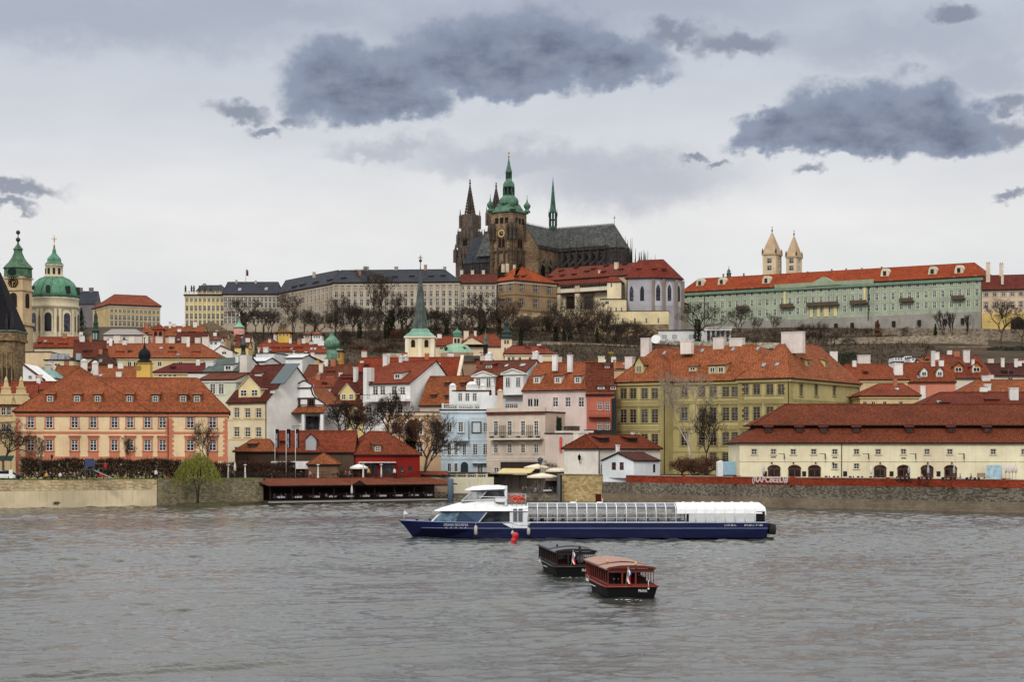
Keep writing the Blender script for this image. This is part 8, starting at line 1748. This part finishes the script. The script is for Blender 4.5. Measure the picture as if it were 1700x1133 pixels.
by=thing('river_buoy','bright red mooring buoy floating in front of the tour boat','buoy',(wx(853,172.5),172.5,0)); m=MB(); m.lathe([(.3,-.5),(.42,-.1),(.44,.2),(.36,.32),(.4,.45),(.44,.75),(.3,.98),(.05,1.02)],12); m.build('float',[paint((190,24,30),.45)],by); m=MB(); m.ball((.0,0,1.12),.1); m.box(-.02,.02,-.1,.1,1.0,1.2); m.build('mooring_eye',[paint((60,50,48))],by); by.rotation_euler=(0,R(16),0); by.scale=(.68,.68,.85)
# ------------------------------------------------------------ two small open-sided river boats
def river_boat(label,px,D,rz,Lb,wood,roofc,band,hullc,kin):
    b=thing('river_launch',label,'boat',(wx(px,D),D,0),rz,'small river launches'); m=MB(); rr=[]
    for y,h,hwl,zd in ((0,1.48,1.3,.58),(1.5,1.52,1.4,.58),(Lb*.6,1.52,1.4,.62),(Lb*.82,1.3,1.1,.7),(Lb*.95,.8,.5,.8),(Lb*1.03,.12,.05,.9)): rr.append([(-hwl*.8,y,-.4),(-hwl,y,0),(-h,y,zd),(h,y,zd),(hwl,y,0),(hwl*.8,y,-.4)])
    loft(m,rr); hu=m.build('hull',[paint(hullc,.62)],b); m=MB()
    for sx in (-1,1): m.tube([(sx*(h+.03),y,zd+.03) for y,h,hwl,zd in ((-.02,1.48,1.3,.58),(1.5,1.52,1.4,.58),(Lb*.6,1.52,1.4,.62),(Lb*.82,1.3,1.1,.7),(Lb*.95,.8,.5,.8),(Lb*1.03,.12,.05,.9))],.06,5)
    m.tube([(-1.5,-.03,.6),(1.5,-.03,.6)],.06,5); m.build('gunwale',[paint(wood,.45)],b)
    W2=1.32; y0,y1=.35,Lb*.9; zs,ze=.62,1.62; m=MB(); n=11
    for sx in (-1,1):
        m.box(sx*W2-.05,sx*W2+.05,y0,y1,zs,zs+.16); m.box(sx*W2-.06,sx*W2+.06,y0-.05,y1,ze-.1,ze)
        for i in range(n): y=y0+(y1-y0)*i/(n-1); m.box(sx*W2-.016,sx*W2+.016,y-.035,y+.035,zs+.16,ze-.1)
    for x in (-W2,-.5,.28,W2): 
        for yy in (y0,y1): m.box(x-.045,x+.045,yy-.03,yy+.03,zs,ze-.05) if abs(x)<W2 else None
    m.box(-W2,W2,y0-.04,y0+.04,zs-.05,zs+.12); m.box(-W2,W2,y0-.06,y0+.04,ze-.22,ze-.02); m.box(-W2,W2,y1-.04,y1+.04,zs,ze); m.build('cabin_frame',[paint(wood,.4)],b)
    m=MB()
    def roof(ya,yb,dz):
        N=9; P=[(-1.45+2.9*i/N,ze+dz+.2*(1-(2*i/N-1)**2)) for i in range(N+1)]; Q=[(p,q-.07) for p,q in P[::-1]]; m.prism(P+Q,lambda p,q,w_:(p,w_,q),ya,yb,0)
    roof(.15,y0+2.75,.0); roof(y0+3.0,y1+.25,.06); m.build('roof',[paint(roofc,.55)],b); m=MB()
    N=9; P=[(-1.4+2.8*i/N,ze+.0+.27*(1-(2*i/N-1)**2)) for i in range(N+1)]; m.prism(P+[(p,q-.12) for p,q in P[::-1]],lambda p,q,w_:(p,w_,q),y0+2.72,y0+3.02); m.prism([(-1.47,ze+.02),(1.47,ze+.02),(1.3,ze+.1),(.7,ze+.19),(0,ze+.21),(-.7,ze+.19),(-1.3,ze+.1)],lambda p,q,w_:(p,w_,q),.10,.148); m.build('roof_edge',[paint(band,.5)],b)
    m=MB(); m.box(-1.2,1.2,y0+.1,y1-.1,.3,.34); 
    for i in range(6): y=y0+1.+i*1.3; m.box(-1.15,-.3,y,y+.4,.34,.75); m.box(.3,1.15,y,y+.4,.34,.75); m.box(-1.15,-.3,y+.401,y+.47,.34,1.05); m.box(.3,1.15,y+.401,y+.47,.34,1.05)
    m.build('benches',[paint((66,44,36),.8)],b)
    textmesh('PRAHA',.24,.006,paint((226,226,224)),'boat_name',hu,(.62,-.015,.24),width=.5)
    fl=link('flag',None,b,(-.55,-.12,.6)); bpy.data.objects.remove(fl)
    m=MB(); m.tube([(-.38,-.05,.55),(-.25,-.28,1.75)],.018,5); m.build('flagpole',[paint((200,180,150))],b); m=MB(); ns_=8
    for i in range(ns_):
        for j,mi in ((0,0),(1,1)):
            f=lambda i,j:( -.27+.05*math.sin(i*.9)+j*.1, -.27+.05*math.cos(i*1.1+j)+.02*j+.12*i/ns_, 1.6-i*.1-j*.03)
            m.face([f(i,j),f(i+1,j),f(i+1,j+1),f(i,j+1)],(2 if (i<4 and j==1) else (0 if j==0 else 1)))
    m.build('flag',[paint((228,226,226),.8),paint((200,28,38),.8),paint((36,52,130),.8)],b)
    m=MB(); m.lathe([(.06,ze+.2),(.09,ze+.27),(.02,ze+.42)],8,0,(.25,.18)); m.ball((-.9,3.2,ze+.28),.08); m.tube([(-.6,Lb*.8,ze+.2),(-.6,Lb*.8,ze+.6)],.02,4); m.parts('roof_fitting',[paint((200,180,120) if kin else (40,40,42))],b)
    m=MB(); m.box(-1.53,-1.47,4,6,.34,.37); m.box(-1.51,-1.45,Lb*.7,Lb*.78,.45,.6); m.tube([(.95,-.06,.5),(.95,-.06,.95)],.02,4); m.ball((.95,-.08,.48),.06); m.parts('white_mark',[paint((220,220,218))],b)
    return b
river_boat('red brown wooden river launch with pale roof, the nearest boat',1049,103.2,R(6),10,(118,38,22),(150,112,96),(96,30,20),(14,14,15),1)
river_boat('black river launch with dark grey roof, behind the red brown one',957,122,R(6),11.4,(38,26,24),(70,72,80),(22,20,22),(14,14,15),0)
pf=[(8,-1),(9,.9)]
for k,(lab,sx,yy,ci,bD,bp) in enumerate((('passenger in navy jacket at the stern of the red brown launch',-.7,1.6,0,103.2,1049),('passenger in black jacket on the right side of the red brown launch',.75,2.9,1,103.2,1049),('passenger in grey coat inside the black launch',-.6,2.9,7,122,957),('passenger in white shirt inside the black launch',.5,1.6,4,122,957))):
    c=Matrix.Rotation(R(6),3,'Z')@Vector((sx,yy,.34)); person(lab,(wx(bp,bD)+c.x,bD+c.y,.30),R(6),1,ci,None)
# foam wake behind the launches
m=MB(); g=random.Random(9)
for px,py,n,w_ in ((1045,997,22,60),(950,960,14,40),(700,893,10,30)):
    for i in range(n):
        D=CH/((py+abs(g.gauss(0,1.6)))-HZ)*F; x=wx(px+g.gauss(0,w_*.35),D); a=g.uniform(.02,.06); m.face([(x-a*1.8,D,.03),(x,D-a,.035),(x+a*1.8,D,.03),(x,D+a,.04)])
tag(m.build('foam',[paint((222,222,220),.8)]),'flecks of white foam around the boats','foam',kind='stuff')
# swans
for i,(px,py,lab) in enumerate(((951,834,'white swan on the water below the beige stone wall'),(995,834,'white swan by the rusty sluice at the end of the beige wall'))):
    D=CH/(py+3-HZ)*F; sw=thing('swan',lab,'swan',(wx(px,D),D,0),R(20*i)); N=[((0,0,.12),.22),((.35,0,.14),.2),((-.3,0,.16),.2),((-.55,0,.24),.1),((.5,0,.25),.1),((.6,0,.5),.06),((.58,0,.75),.05),((.66,0,.86),.06),((.78,0,.84),.03)]
    me=skin_mesh(N,[(0,1),(0,2),(2,3),(1,4),(4,5),(5,6),(6,7),(7,8)],'body',1); me.materials.append(paint((232,230,226),.8)); link('body',me,sw); m=MB(); m.lathe([(.025,.80),(.01,.88)],5,0,(.84,0)); m.build('beak',[paint((210,110,40))],sw)
# ------------------------------------------------------------ riverside terrace restaurant (pergola)
A=Vector((wx(447,313.5),313.5,0)); B=Vector((wx(752,337.5),337.5,0)); du=(B-A); Ln=du.length; ang=math.atan2(du.y,du.x)
pg=thing('terrace_pergola','long open river terrace with low orange tile roof and dark railing','pergola',A,ang); zf=.42; ze=2.95; zr=4.15; dp=6.2
m=MB(); m.box(-.3,Ln,-.3,dp,-1,zf-.02,0); m.box(-.35,Ln+.05,-.45,-.302,zf-.35,zf-.05,1); m.build('deck',[paint((70,62,54)),paint((150,148,140))],pg)
m=MB(); t_=.14; m.hexa([(-.5,-.6,ze),(Ln+.6,-.6,ze),(Ln-1.2,dp,zr),(-.5,dp,zr),(-.5,-.6,ze+t_),(Ln+.6,-.6,ze+t_),(Ln-1.2,dp,zr+t_),(-.5,dp,zr+t_)],1,0); xm=Ln*.46; 
m.face([(xm-1.6,-.75,ze+.12),(xm,-.75,ze+.95),(xm,4,ze+1.)]); m.face([(xm,-.75,ze+.95),(xm+1.6,-.75,ze+.12),(xm,4,ze+1.)]); m.face([(xm-1.6,-.74,ze+.1),(xm+1.6,-.74,ze+.1),(xm,-.74,ze+.93)],1)
m.hexa([(Ln-6,-.7,ze+.1),(Ln+.7,-.7,ze-.05),(Ln+.7,4,ze-.05),(Ln-6,4,ze+.1),(Ln-3.2,1.4,ze+1.0),(Ln-3.,1.4,ze+1.),(Ln-3.,1.8,ze+1.),(Ln-3.2,1.8,ze+1.)],0); m.build('roof',[tile((158,72,50)),paint(DARK)],pg)
for i in range(10):
    m=MB(); x=.2+(Ln-.4)*i/9; m.box(x-.1,x+.1,-.1,.1,zf,ze+.1); m.build('post',[paint((40,28,28))],pg)
m=MB(); m.box(0,Ln,-.16,-.04,zf+.98,zf+1.08); m.box(0,Ln,-.14,-.06,zf+.02,zf+.12); m.box(0,Ln,-.2,.1,ze-.25,ze-.05); n=36
for i in range(n):
    x=Ln*i/n; x2=Ln*(i+1)/n; m.box(x-.04,x+.04,-.13,-.05,zf+.12,zf+.98); m.tube([(x,-.1,zf+.12),(x2,-.1,zf+.98)],.03,4); m.tube([(x,-.1,zf+.98),(x2,-.1,zf+.12)],.03,4)
m.build('railing',[paint((46,30,30))],pg); m=MB(); m.box(0,Ln,dp-.2,dp-.05,zf,zr-.1); m.build('back_wall',[paint((52,44,40))],pg)
MR=Matrix.Rotation(ang,3,'Z')
def tp(x,y,z): return A+MR@Vector((x,y,z))
cloth=paint((224,222,226),.8); m=MB(); m.box(-.75,.75,-.45,.45,.74,.77); m.box(-.78,.78,-.48,-.451,.45,.768); m.box(-.78,.78,.451,.48,.45,.768); cl=m.build('tablecloth',[cloth]).data; m=MB(); m.box(-.7,.7,-.4,.4,.69,.738); top=m.build('tabletop',[paint((80,56,40))]).data; m=MB(); m.box(-.06,.06,-.06,.06,0,.689); m.box(-.35,.35,-.3,.3,0,.05); leg=m.build('leg',[paint((40,36,34))]).data
for o in [o for o in list(COL.objects) if o.parent is None and o.name in ('tablecloth','tabletop','leg')]: bpy.data.objects.remove(o)
ORD=['first','second','third','fourth','fifth','sixth','seventh','eighth','ninth','tenth','eleventh','twelfth']
def table(lab,loc,rz,group,withcloth=True):
    t=thing('dining_table',lab,'table',loc,rz,group); link('tabletop',top,t); link('leg',leg,t)
    if withcloth: 
        c=link('tablecloth',cl,None,loc,rz); tag(c,'white cloth on '+lab.replace('along the railing of','of').replace(', counting',''),'tablecloth',group+' cloths')
for i in range(10): table('the %s table along the railing of the river terrace, counting from its left end'%ORD[i],tp(2.6+i*3.55,.9,zf),ang,'river terrace tables')
mi=0
for i,(x,y,ci,f) in enumerate(((1.5,.9,7,90),(3.8,.9,8,-90),(3.4,1.8,4,0),(6.9,1.8,1,0),(10.8,.9,2,-90),(12.6,1.7,4,0),(16.9,1.8,0,0),(20.5,.9,9,-90),(23.9,1.7,1,0),(27.4,1.7,6,0),(30.,.9,7,90),(33.8,1.7,3,0))):
    person('guest in %s top at the river terrace, %s from its left end'%(CN[ci],ORD[i]),tp(x,y,zf),ang+R(f),1,ci,'river terrace guests')
pz=thing('mooring_post','tall grey blue mooring pile at the right end of the river terrace','mooring post',(wx(748,331),331,-.5)); m=MB(); m.lathe([(.55,-1),(.55,4.4),(.45,4.6),(.05,4.7)],10); m.build('pile',[paint((92,106,120),.7)],pz)
mp_=thing('mooring_post','dark steel mooring beam against the beige stone wall','mooring post',(wx(930,335),335,-.5)); m=MB(); m.box(-.5,.0,-.3,.4,-1,5.4); m.build('pile',[paint((98,98,100),.6)],mp_); m=MB(); m.box(.003,.35,-.2,.4,-1,5.35); m.build('rail',[paint((44,44,46),.6)],mp_)
sl_=thing('sluice_door','rusty red iron sluice door at the waterline between the walls','sluice',(wx(994,330),329.4,0)); m=MB(); m.box(-.5,.5,-.25,.1,-.3,1.3); m.build('plate',[mottled((92,36,26),(62,28,22),2.)],sl_); m=MB(); m.box(-.6,-.503,-.3,.1,-.3,1.4); m.box(.503,.6,-.3,.1,-.3,1.4); m.build('frame',[paint((60,34,28))],sl_)
# upper terrace: parasols, heaters, tables
def parasol(lab,px,D,zb,h,r,col=(226,214,190),closed=False,group=None):
    t=thing('parasol',lab,'parasol',(wx(px,D),D,zb),rnd.uniform(0,1),group); m=MB(); m.tube([(0,0,0),(0,0,h+.15)],.035,6); m.build('pole',[paint((170,160,150))],t); m=MB()
    if closed: m.lathe([(.12,h*.42),(.24,h*.5),(.2,h*.75),(.07,h*.97),(.02,h)],8)
    else:
        m.lathe([(r,h-.75),(r*.98,h-.6),(r*.55,h-.28),(.05,h)],8,0,(0,0),0,False); m.lathe([(r*.99,h-.95),(r,h-.752)],8,0,(0,0),0,False)
    m.build('canopy',[paint(col,.85)],t); m=MB(); m.lathe([(.35,0),(.33,.1),(.06,.14)],10); m.build('base',[paint((70,70,70))],t)
parasol('cream open parasol upper left of the three beside the beige house',892,350,1.15,5.6,2.6); parasol('cream open parasol nearest the river below the beige house',900,343,1.15,3.9,2.9); parasol('cream open parasol partly behind the steel mooring beam',925,349,1.15,5.,2.6)
parasol('white open parasol before the red restaurant wall',596,336,4.3,2.5,1.7,(228,226,222)); parasol('white open parasol under the banners',516,333,4.3,2.6,1.9,(224,222,216)); parasol('closed pale parasol between the patio heaters',390,318,4.3,2.9,1,(206,200,190),True); parasol('closed pale parasol standing at the river terrace railing',584,322,.42,2.6,1,(200,194,186),True); parasol('closed pale parasols bundle behind the willow',354,314,4.3,2.6,1,(196,188,176),True)
for i,px in enumerate((1268,1446,1509,1541,1584)): parasol(['closed lilac parasol left of the first arched door','closed white parasol left of the fourth arched door','closed grey parasol before the fifth arched door','closed grey parasol before the sixth arched door','closed grey parasol before the last arched door'][i],px,302.5,4.2,2.5,1.,[(190,180,190),(222,218,210),(170,166,168),(170,166,168),(170,166,168)][i],True)
for i in range(4): parasol(['leftmost closed pink white parasol in the bundle at the right','second closed pink white parasol of the bundle at the right','third closed pink white parasol of the bundle at the right','rightmost closed pink white parasol in the bundle'][i],1670+i*5.5,302-i%2,4.2,2.9,1.3,(222,206,206),True)
bl=thing('patio_awning','small blue star patterned parasol top between the cream parasols','parasol',(wx(897,346),346,1.15)); m=MB(); m.tube([(0,0,0),(0,0,6.8)],.04,5); m.build('pole',[paint((90,90,96))],bl); m=MB(); m.lathe([(.12,5.4),(.6,6.5),(.12,6.9)],6,0,(0,0),0,False); m.build('cloth',[paint((74,80,104))],bl)
for i,(px,D,lab) in enumerate(((379,317,'patio heater left of the closed pale parasol'),(407,318,'patio heater right of the closed pale parasol'),(528,327,'silver patio heater under the pavilion roof edge'),(603,334,'patio heater left of the two before the red wall'),(633,335,'patio heater right of the two before the red wall'))):
    t=thing('patio_heater',lab,'patio heater',(wx(px,D),D,4.3),0,'patio heaters'); m=MB(); m.lathe([(.24,0),(.2,.7),(.12,2.1),(.1,2.3)],4,0,(0,0),PI/4,False); m.build('body',[paint((206,204,198),.4)],t); m=MB(); m.lathe([(.36,2.3),(.34,2.36),(.06,2.5)],10); m.build('hood',[paint((190,190,188),.3,.6)],t)
for i in range(8): table('dark bare table on the upper terrace behind the quay, %s from the left'%ORD[i],(wx(420+i*34,322+i*2.),322+i*2.+.3,4.3),.1*i,'upper terrace tables',False)
for i,(px,D,ci,sit,f) in enumerate(((515,326,9,1,30),(574,330,2,1,-40),(580,331,7,1,60),(612,333,5,0,10),(655,335,4,0,-20),(668,335,1,1,0),(560,330,1,1,90),(500,327,1,1,-60))):
    person('person in %s on the upper terrace, %s from the left'%(CN[ci],['third','fifth','sixth','seventh','eighth','rightmost','fourth','second'][i]) if i!=7 else 'person in black on the upper terrace, leftmost there',(wx(px,D),D,4.3),R(f),sit,ci,'upper terrace people')
rl=thing('terrace_railing','thin dark railing along the top edge of the grey quay wall','railing',(0,0,0)); m=MB(); P=[(wx(px,D),D) for px,D in ((368,311),(400,313),(447,316.5),(520,328),(640,337),(700,341))]
for z in (4.9,5.35):
    m.tube([(x,y,z) for x,y in P],.03,4)
for (a,b),(c,d) in zip(P,P[1:]):
    for k in range(8): f=k/8; m.tube([(a+(c-a)*f,b+(d-b)*f,4.25),(a+(c-a)*f,b+(d-b)*f,5.35)],.025,4)
m.build('rails',[paint((52,50,48))],rl)
lr=thing('low_tiled_roof','low strip of red tile roofing beside the upper terrace','roof canopy',(wx(660,343),343,4.3)); k=343/F; m=MB(); m.hexa([(0,0,.4),(82*k,0,.4),(82*k,4,.9),(0,4,.9),(0,0,.6),(82*k,0,.6),(82*k,4,1.1),(0,4,1.1)],0); m.build('roof',[tile((176,76,52))],lr); m=MB()
for x in (.3,4,8.7): m.box(x,x+.15,.3,.45,-.2,.39)
m.build('posts',[paint((60,44,38))],lr)
# quayside guests under the cream parasols
for i,(x,y,ci) in enumerate(((868,345,2),(873,346,1),(880,344,0),(889,344,4),(905,344,1),(912,343,7),(917,345,1))):
    person('guest in %s under the cream parasols, %s from the left'%(CN[ci],ORD[i]),(wx(x,y),y,1.15),R(40*i),1,ci,'guests under the cream parasols')
    if i%2==0: table('small table under the cream parasols, %s from the left'%ORD[i//2],(wx(x+3,y-.9),y-1.,1.15),.2,'parasol tables',i==4)
ra_=thing('quay_railing','grey steel railing at the low quay under the parasols','railing',(0,0,0)); m=MB()
for z in (1.6,2.0,2.4): m.tube([(wx(868,338.2),338.2,z),(wx(925,338.2),338.2,z)],.03,4)
for i in range(10): x=wx(868,338.2)+i*.7; m.tube([(x,338.2,1.1),(x,338.2,2.4)],.03,4)
m.build('rails',[paint((110,110,108))],ra_)
# left lawn: playground, lamp, people, cars
sl=thing('playground_slide','playground frame with grey slide and blue roofed deck on the lawn','slide',(wx(150,297.5),297.5,4.3)); m=MB(); z=2.3
for x in (-.6,.6):
    for y in (-.5,.5): m.tube([(x,y,0),(x,y,3.4)],.06,5)
m.tube([(-2.4,0,0),(-.6,0,2.6)],.06,5); m.tube([(-1.8,.5,0),(-.6,.4,2.6)],.06,5); m.tube([(-.6,0,2.6),(2.9,0,2.7)],.06,5); m.build('frame',[paint((96,94,92))],sl); m=MB(); m.box(-.7,.7,-.6,.6,1.6,1.7); m.box(-.75,.75,-.65,-.55,2.2,3.5); m.build('deck',[paint((62,74,104))],sl)
m=MB(); m.hexa([(.7,-.35,1.55),(.75,-.35,1.5),(.75,.35,1.5),(.7,.35,1.55),(.7,-.35,1.65),(.8,-.35,1.65),(.8,.35,1.65),(.7,.35,1.65)]); m.hexa([(.75,-.35,1.5),(3.6,-.35,.2),(3.6,.35,.2),(.75,.35,1.5),(.75,-.35,1.62),(3.6,-.35,.32),(3.6,.35,.32),(.75,.35,1.62)]); m.build('slide',[paint((150,156,162),.4,.4)],sl); m=MB(); m.box(2.3,2.7,-.3,.3,2.0,2.75); m.box(1.5,2.2,-.3,.3,.5,1.1); m.parts('red_panel',[paint((180,40,46))],sl)
for i,(px,y,ci,sit,f) in enumerate(((77,297,5,1,20),(84,296.5,1,1,-30),(100,298,4,1,10),(106,298,3,1,60),(118,299,1,1,0),(124,299,7,1,-50),(259,303,4,0,30),(62,298.5,6,1,0),(230,302,1,1,0))):
    person('person in %s on the riverside lawn, %s from the left'%(CN[ci],['second','third','fourth','fifth','sixth','seventh','rightmost','first','next to last'][i]),(wx(px,y),y,4.3),R(f),sit,ci,'people on the riverside lawn')
for i,(px,D) in enumerate(((80,297),(103,298.6),(121,299.4))):
    t=thing('park_bench',['wooden park bench under the yellow clad person','wooden park bench left of the slide, middle of the three','wooden park bench nearest the slide'][i],'bench',(wx(px,D),D+.1,4.3),0,'benches on the riverside lawn'); m=MB()
    for k in range(3): m.box(-.9,.9,-.2+k*.15,-.08+k*.15,.42,.46)
    m.build('seat',[paint((84,62,44))],t); m=MB(); m.box(-.9,.9,.28,.32,.6,.72); m.box(-.9,.9,.3,.34,.78,.9); m.build('backrest',[paint((84,62,44))],t)
    for x in (-.75,.75): m=MB(); m.box(x-.04,x+.04,-.18,.3,0,.415); m.box(x-.04,x+.04,.3,.36,.3,.9); m.build('leg',[paint((40,40,40))],t)
lp=thing('street_lamp','dark old fashioned street lamp before the orange quoined house','street lamp',(wx(86,303),303,4.3)); m=MB(); m.lathe([(.14,0),(.1,.6),(.05,1),(.045,3.4)],8); m.build('post',[paint((34,34,34))],lp); m=MB(); m.lathe([(.1,3.4),(.24,3.9),(.28,3.95),(.05,4.25)],6); m.build('lantern',[glassm((80,80,76)),],lp)
def car(lab,px,D,z,rz,col,k=1.):
    t=thing('parked_car',lab,'car',(wx(px,D),D,z),rz); m=MB(); rr=[]
    for x,h,zz in ((-2.1,.7,.75),(-2.,.82,.85),(-1.2,.88,.92),(1.1,.88,.9),(1.9,.84,.78),(2.12,.7,.6)): rr.append([(x,-h,.25),(x,-h,zz-.1),(x,-h*.9,zz),(x,h*.9,zz),(x,h,zz-.1),(x,h,.25)])
    loft(m,rr); m.build('body',[paint(col,.3)],t); m=MB(); rr=[]
    for x,h,zz in ((-1.9,.72,.9),(-1.3,.66,1.42),(.2,.66,1.46),(1.0,.74,.92)): rr.append([(x,-h-.06,.88),(x,-h,zz),(x,h,zz),(x,h+.06,.88)])
    loft(m,rr); m.build('cabin',[DKG],t); m=MB(); m.box(-1.25,.15,-.62,.62,1.44,1.49); m.build('roof_panel',[paint(col,.3)],t)
    for x in (-1.3,1.3):
        for y in (-.82,.82):
            m=MB(); pts=[(x+.32*math.cos(2*PI*i/12),.32+.32*math.sin(2*PI*i/12)) for i in range(12)]; m.prism(pts,lambda p,q,w_:(p,y+w_,q),-.09,.09); m.build('wheel',[paint((30,30,32))],t)
car('white parked car at the left picture edge beside the orange quoined house',4,303,4.3,.2,(222,222,222)); car('dark purple parked car at the left edge, right of the white one',17,305,4.3,.3,(52,46,60))
sb=thing('sign_board','white standing sign board on the lawn at the left edge','sign',(wx(18,293.5),293.5,4.3)); m=MB(); m.box(-.3,.3,-.04,.04,.3,1.7); m.build('board',[paint((228,228,226))],sb); m=MB(); m.box(-.28,-.22,-.03,.03,0,.299); m.box(.22,.28,-.03,.03,0,.299); m.build('legs',[paint((60,60,60))],sb)
aw=thing('shop_awning','dark green awning at the left edge below the twin gabled house','awning',(wx(8,312),312,4.3)); m=MB(); m.hexa([(-4,-1.4,3.1),(1.6,-1.4,3.1),(1.6,0,3.9),(-4,0,3.9),(-4,-1.4,3.2),(1.6,-1.4,3.2),(1.6,0,4),(-4,0,4)]); m.build('cloth',[paint((24,66,64))],aw); m=MB()
for x in (-3.8,1.4): m.tube([(x,-1.3,0),(x,-1.3,3.1)],.04,5)
m.build('posts',[paint((40,40,40))],aw)
# marquee, mural panel, chairs and tables before the long cream house
mq=thing('marquee_tent','white and pale blue plastic marquee left of the long cream house','tent',(wx(1210,310),310,4.2)); m=MB(); m.box(-1.9,-1.0,0,2.4,0,3.0); m.prism([(-1.9,3.0),(-1.,3.0),(-1.2,3.3)],lambda p,q,w_:(p,w_,q),0,2.4); m.build('side',[paint((224,226,228),.6)],mq); m=MB(); m.box(-.99,2.2,.05,2.3,.8,3.1); m.build('clear_panel',[paint((150,186,206),.3)],mq); m=MB(); m.box(-.7,2.3,-.1,2.2,0,.79); m.build('base',[paint((36,36,40))],mq)
mu=thing('mural_panel','pale blue painted panel wall right of the last arched door','panel',(wx(1650,302.5),302.5,4.2)); m=MB(); m.box(-1.3,1.4,0,.1,.2,2.5); m.build('panel',[mottled((120,176,206),(206,220,226),1.2,(150,160,150),3.)],mu); m=MB(); m.box(-1.2,-1.1,.1,.3,-.3,2.4); m.box(1.1,1.2,.1,.3,-.3,2.4); m.build('posts',[paint((90,90,90))],mu)
cr=thing('wooden_crate','small wooden box beside the blue panel wall','crate',(wx(1629,301),301,4.2)); m=MB(); m.box(-.6,.6,-.3,.3,.5,1.2); m.build('box',[paint((150,134,110))],cr); m=MB(); m.box(-.55,-.45,-.28,.28,-.1,.499); m.box(.45,.55,-.28,.28,-.1,.499); m.build('legs',[paint((70,60,50))],cr)
chm={}
m=MB(); m.box(-.22,.22,-.22,.22,.43,.47); chm['seat']=m.build('seat',[paint((40,40,44))]); m=MB(); m.box(-.22,.22,.2,.24,.5,.92); chm['backrest']=m.build('backrest',[paint((40,40,44))])
chl=[]
for x in (-.19,.19):
    for y in (-.19,.19): m=MB(); m.tube([(x,y,0),(x,y,.43)],.02,4); chl.append(m.build('leg',[paint((60,60,62))]))
CHD=[('seat',chm['seat'].data),('backrest',chm['backrest'].data)]+[('leg',o.data) for o in chl]
for o in list(chm.values())+chl: bpy.data.objects.remove(o)
def chair(lab,px,D,z,rz,grp):
    t=thing('cafe_chair',lab,'chair',(wx(px,D),D,z),rz,grp)
    for n_,d_ in CHD: link(n_,d_,t)
for k,(dn,x0_) in enumerate((('third arched door',1372),('two stacked windows',1412),('fourth arched door',1446),('fifth arched door',1490),('sixth arched door',1526),('last arched door',1566),('blue mural panel',1606))):
    for i in range(4): chair('dark chair behind the parapet by the %s, %s in its row'%(dn,['leftmost','second','third','rightmost'][i]),x0_+i*7,shore(wx(x0_+i*7,290))+3.,4.15,R(90*(i%2)+10*i),'cafe chairs behind the parapet')
for i,(px,ci) in enumerate(((1505,3),(1530,9),(1594,7),(1612,1))): person('person in %s seated behind the brick parapet, %s from the left'%(CN[ci],ORD[i]),(wx(px,286),286,4.15),R(30*i),1,ci,'people behind the parapet')
for k in range(8):
    for sx in (-1,1): chair('dark chair at the %s upper terrace table, its %s side'%(ORD[k],'left' if sx<0 else 'right'),420+k*34+sx*9,322+k*2.+.3,4.3,R(90*sx),'upper terrace chairs')
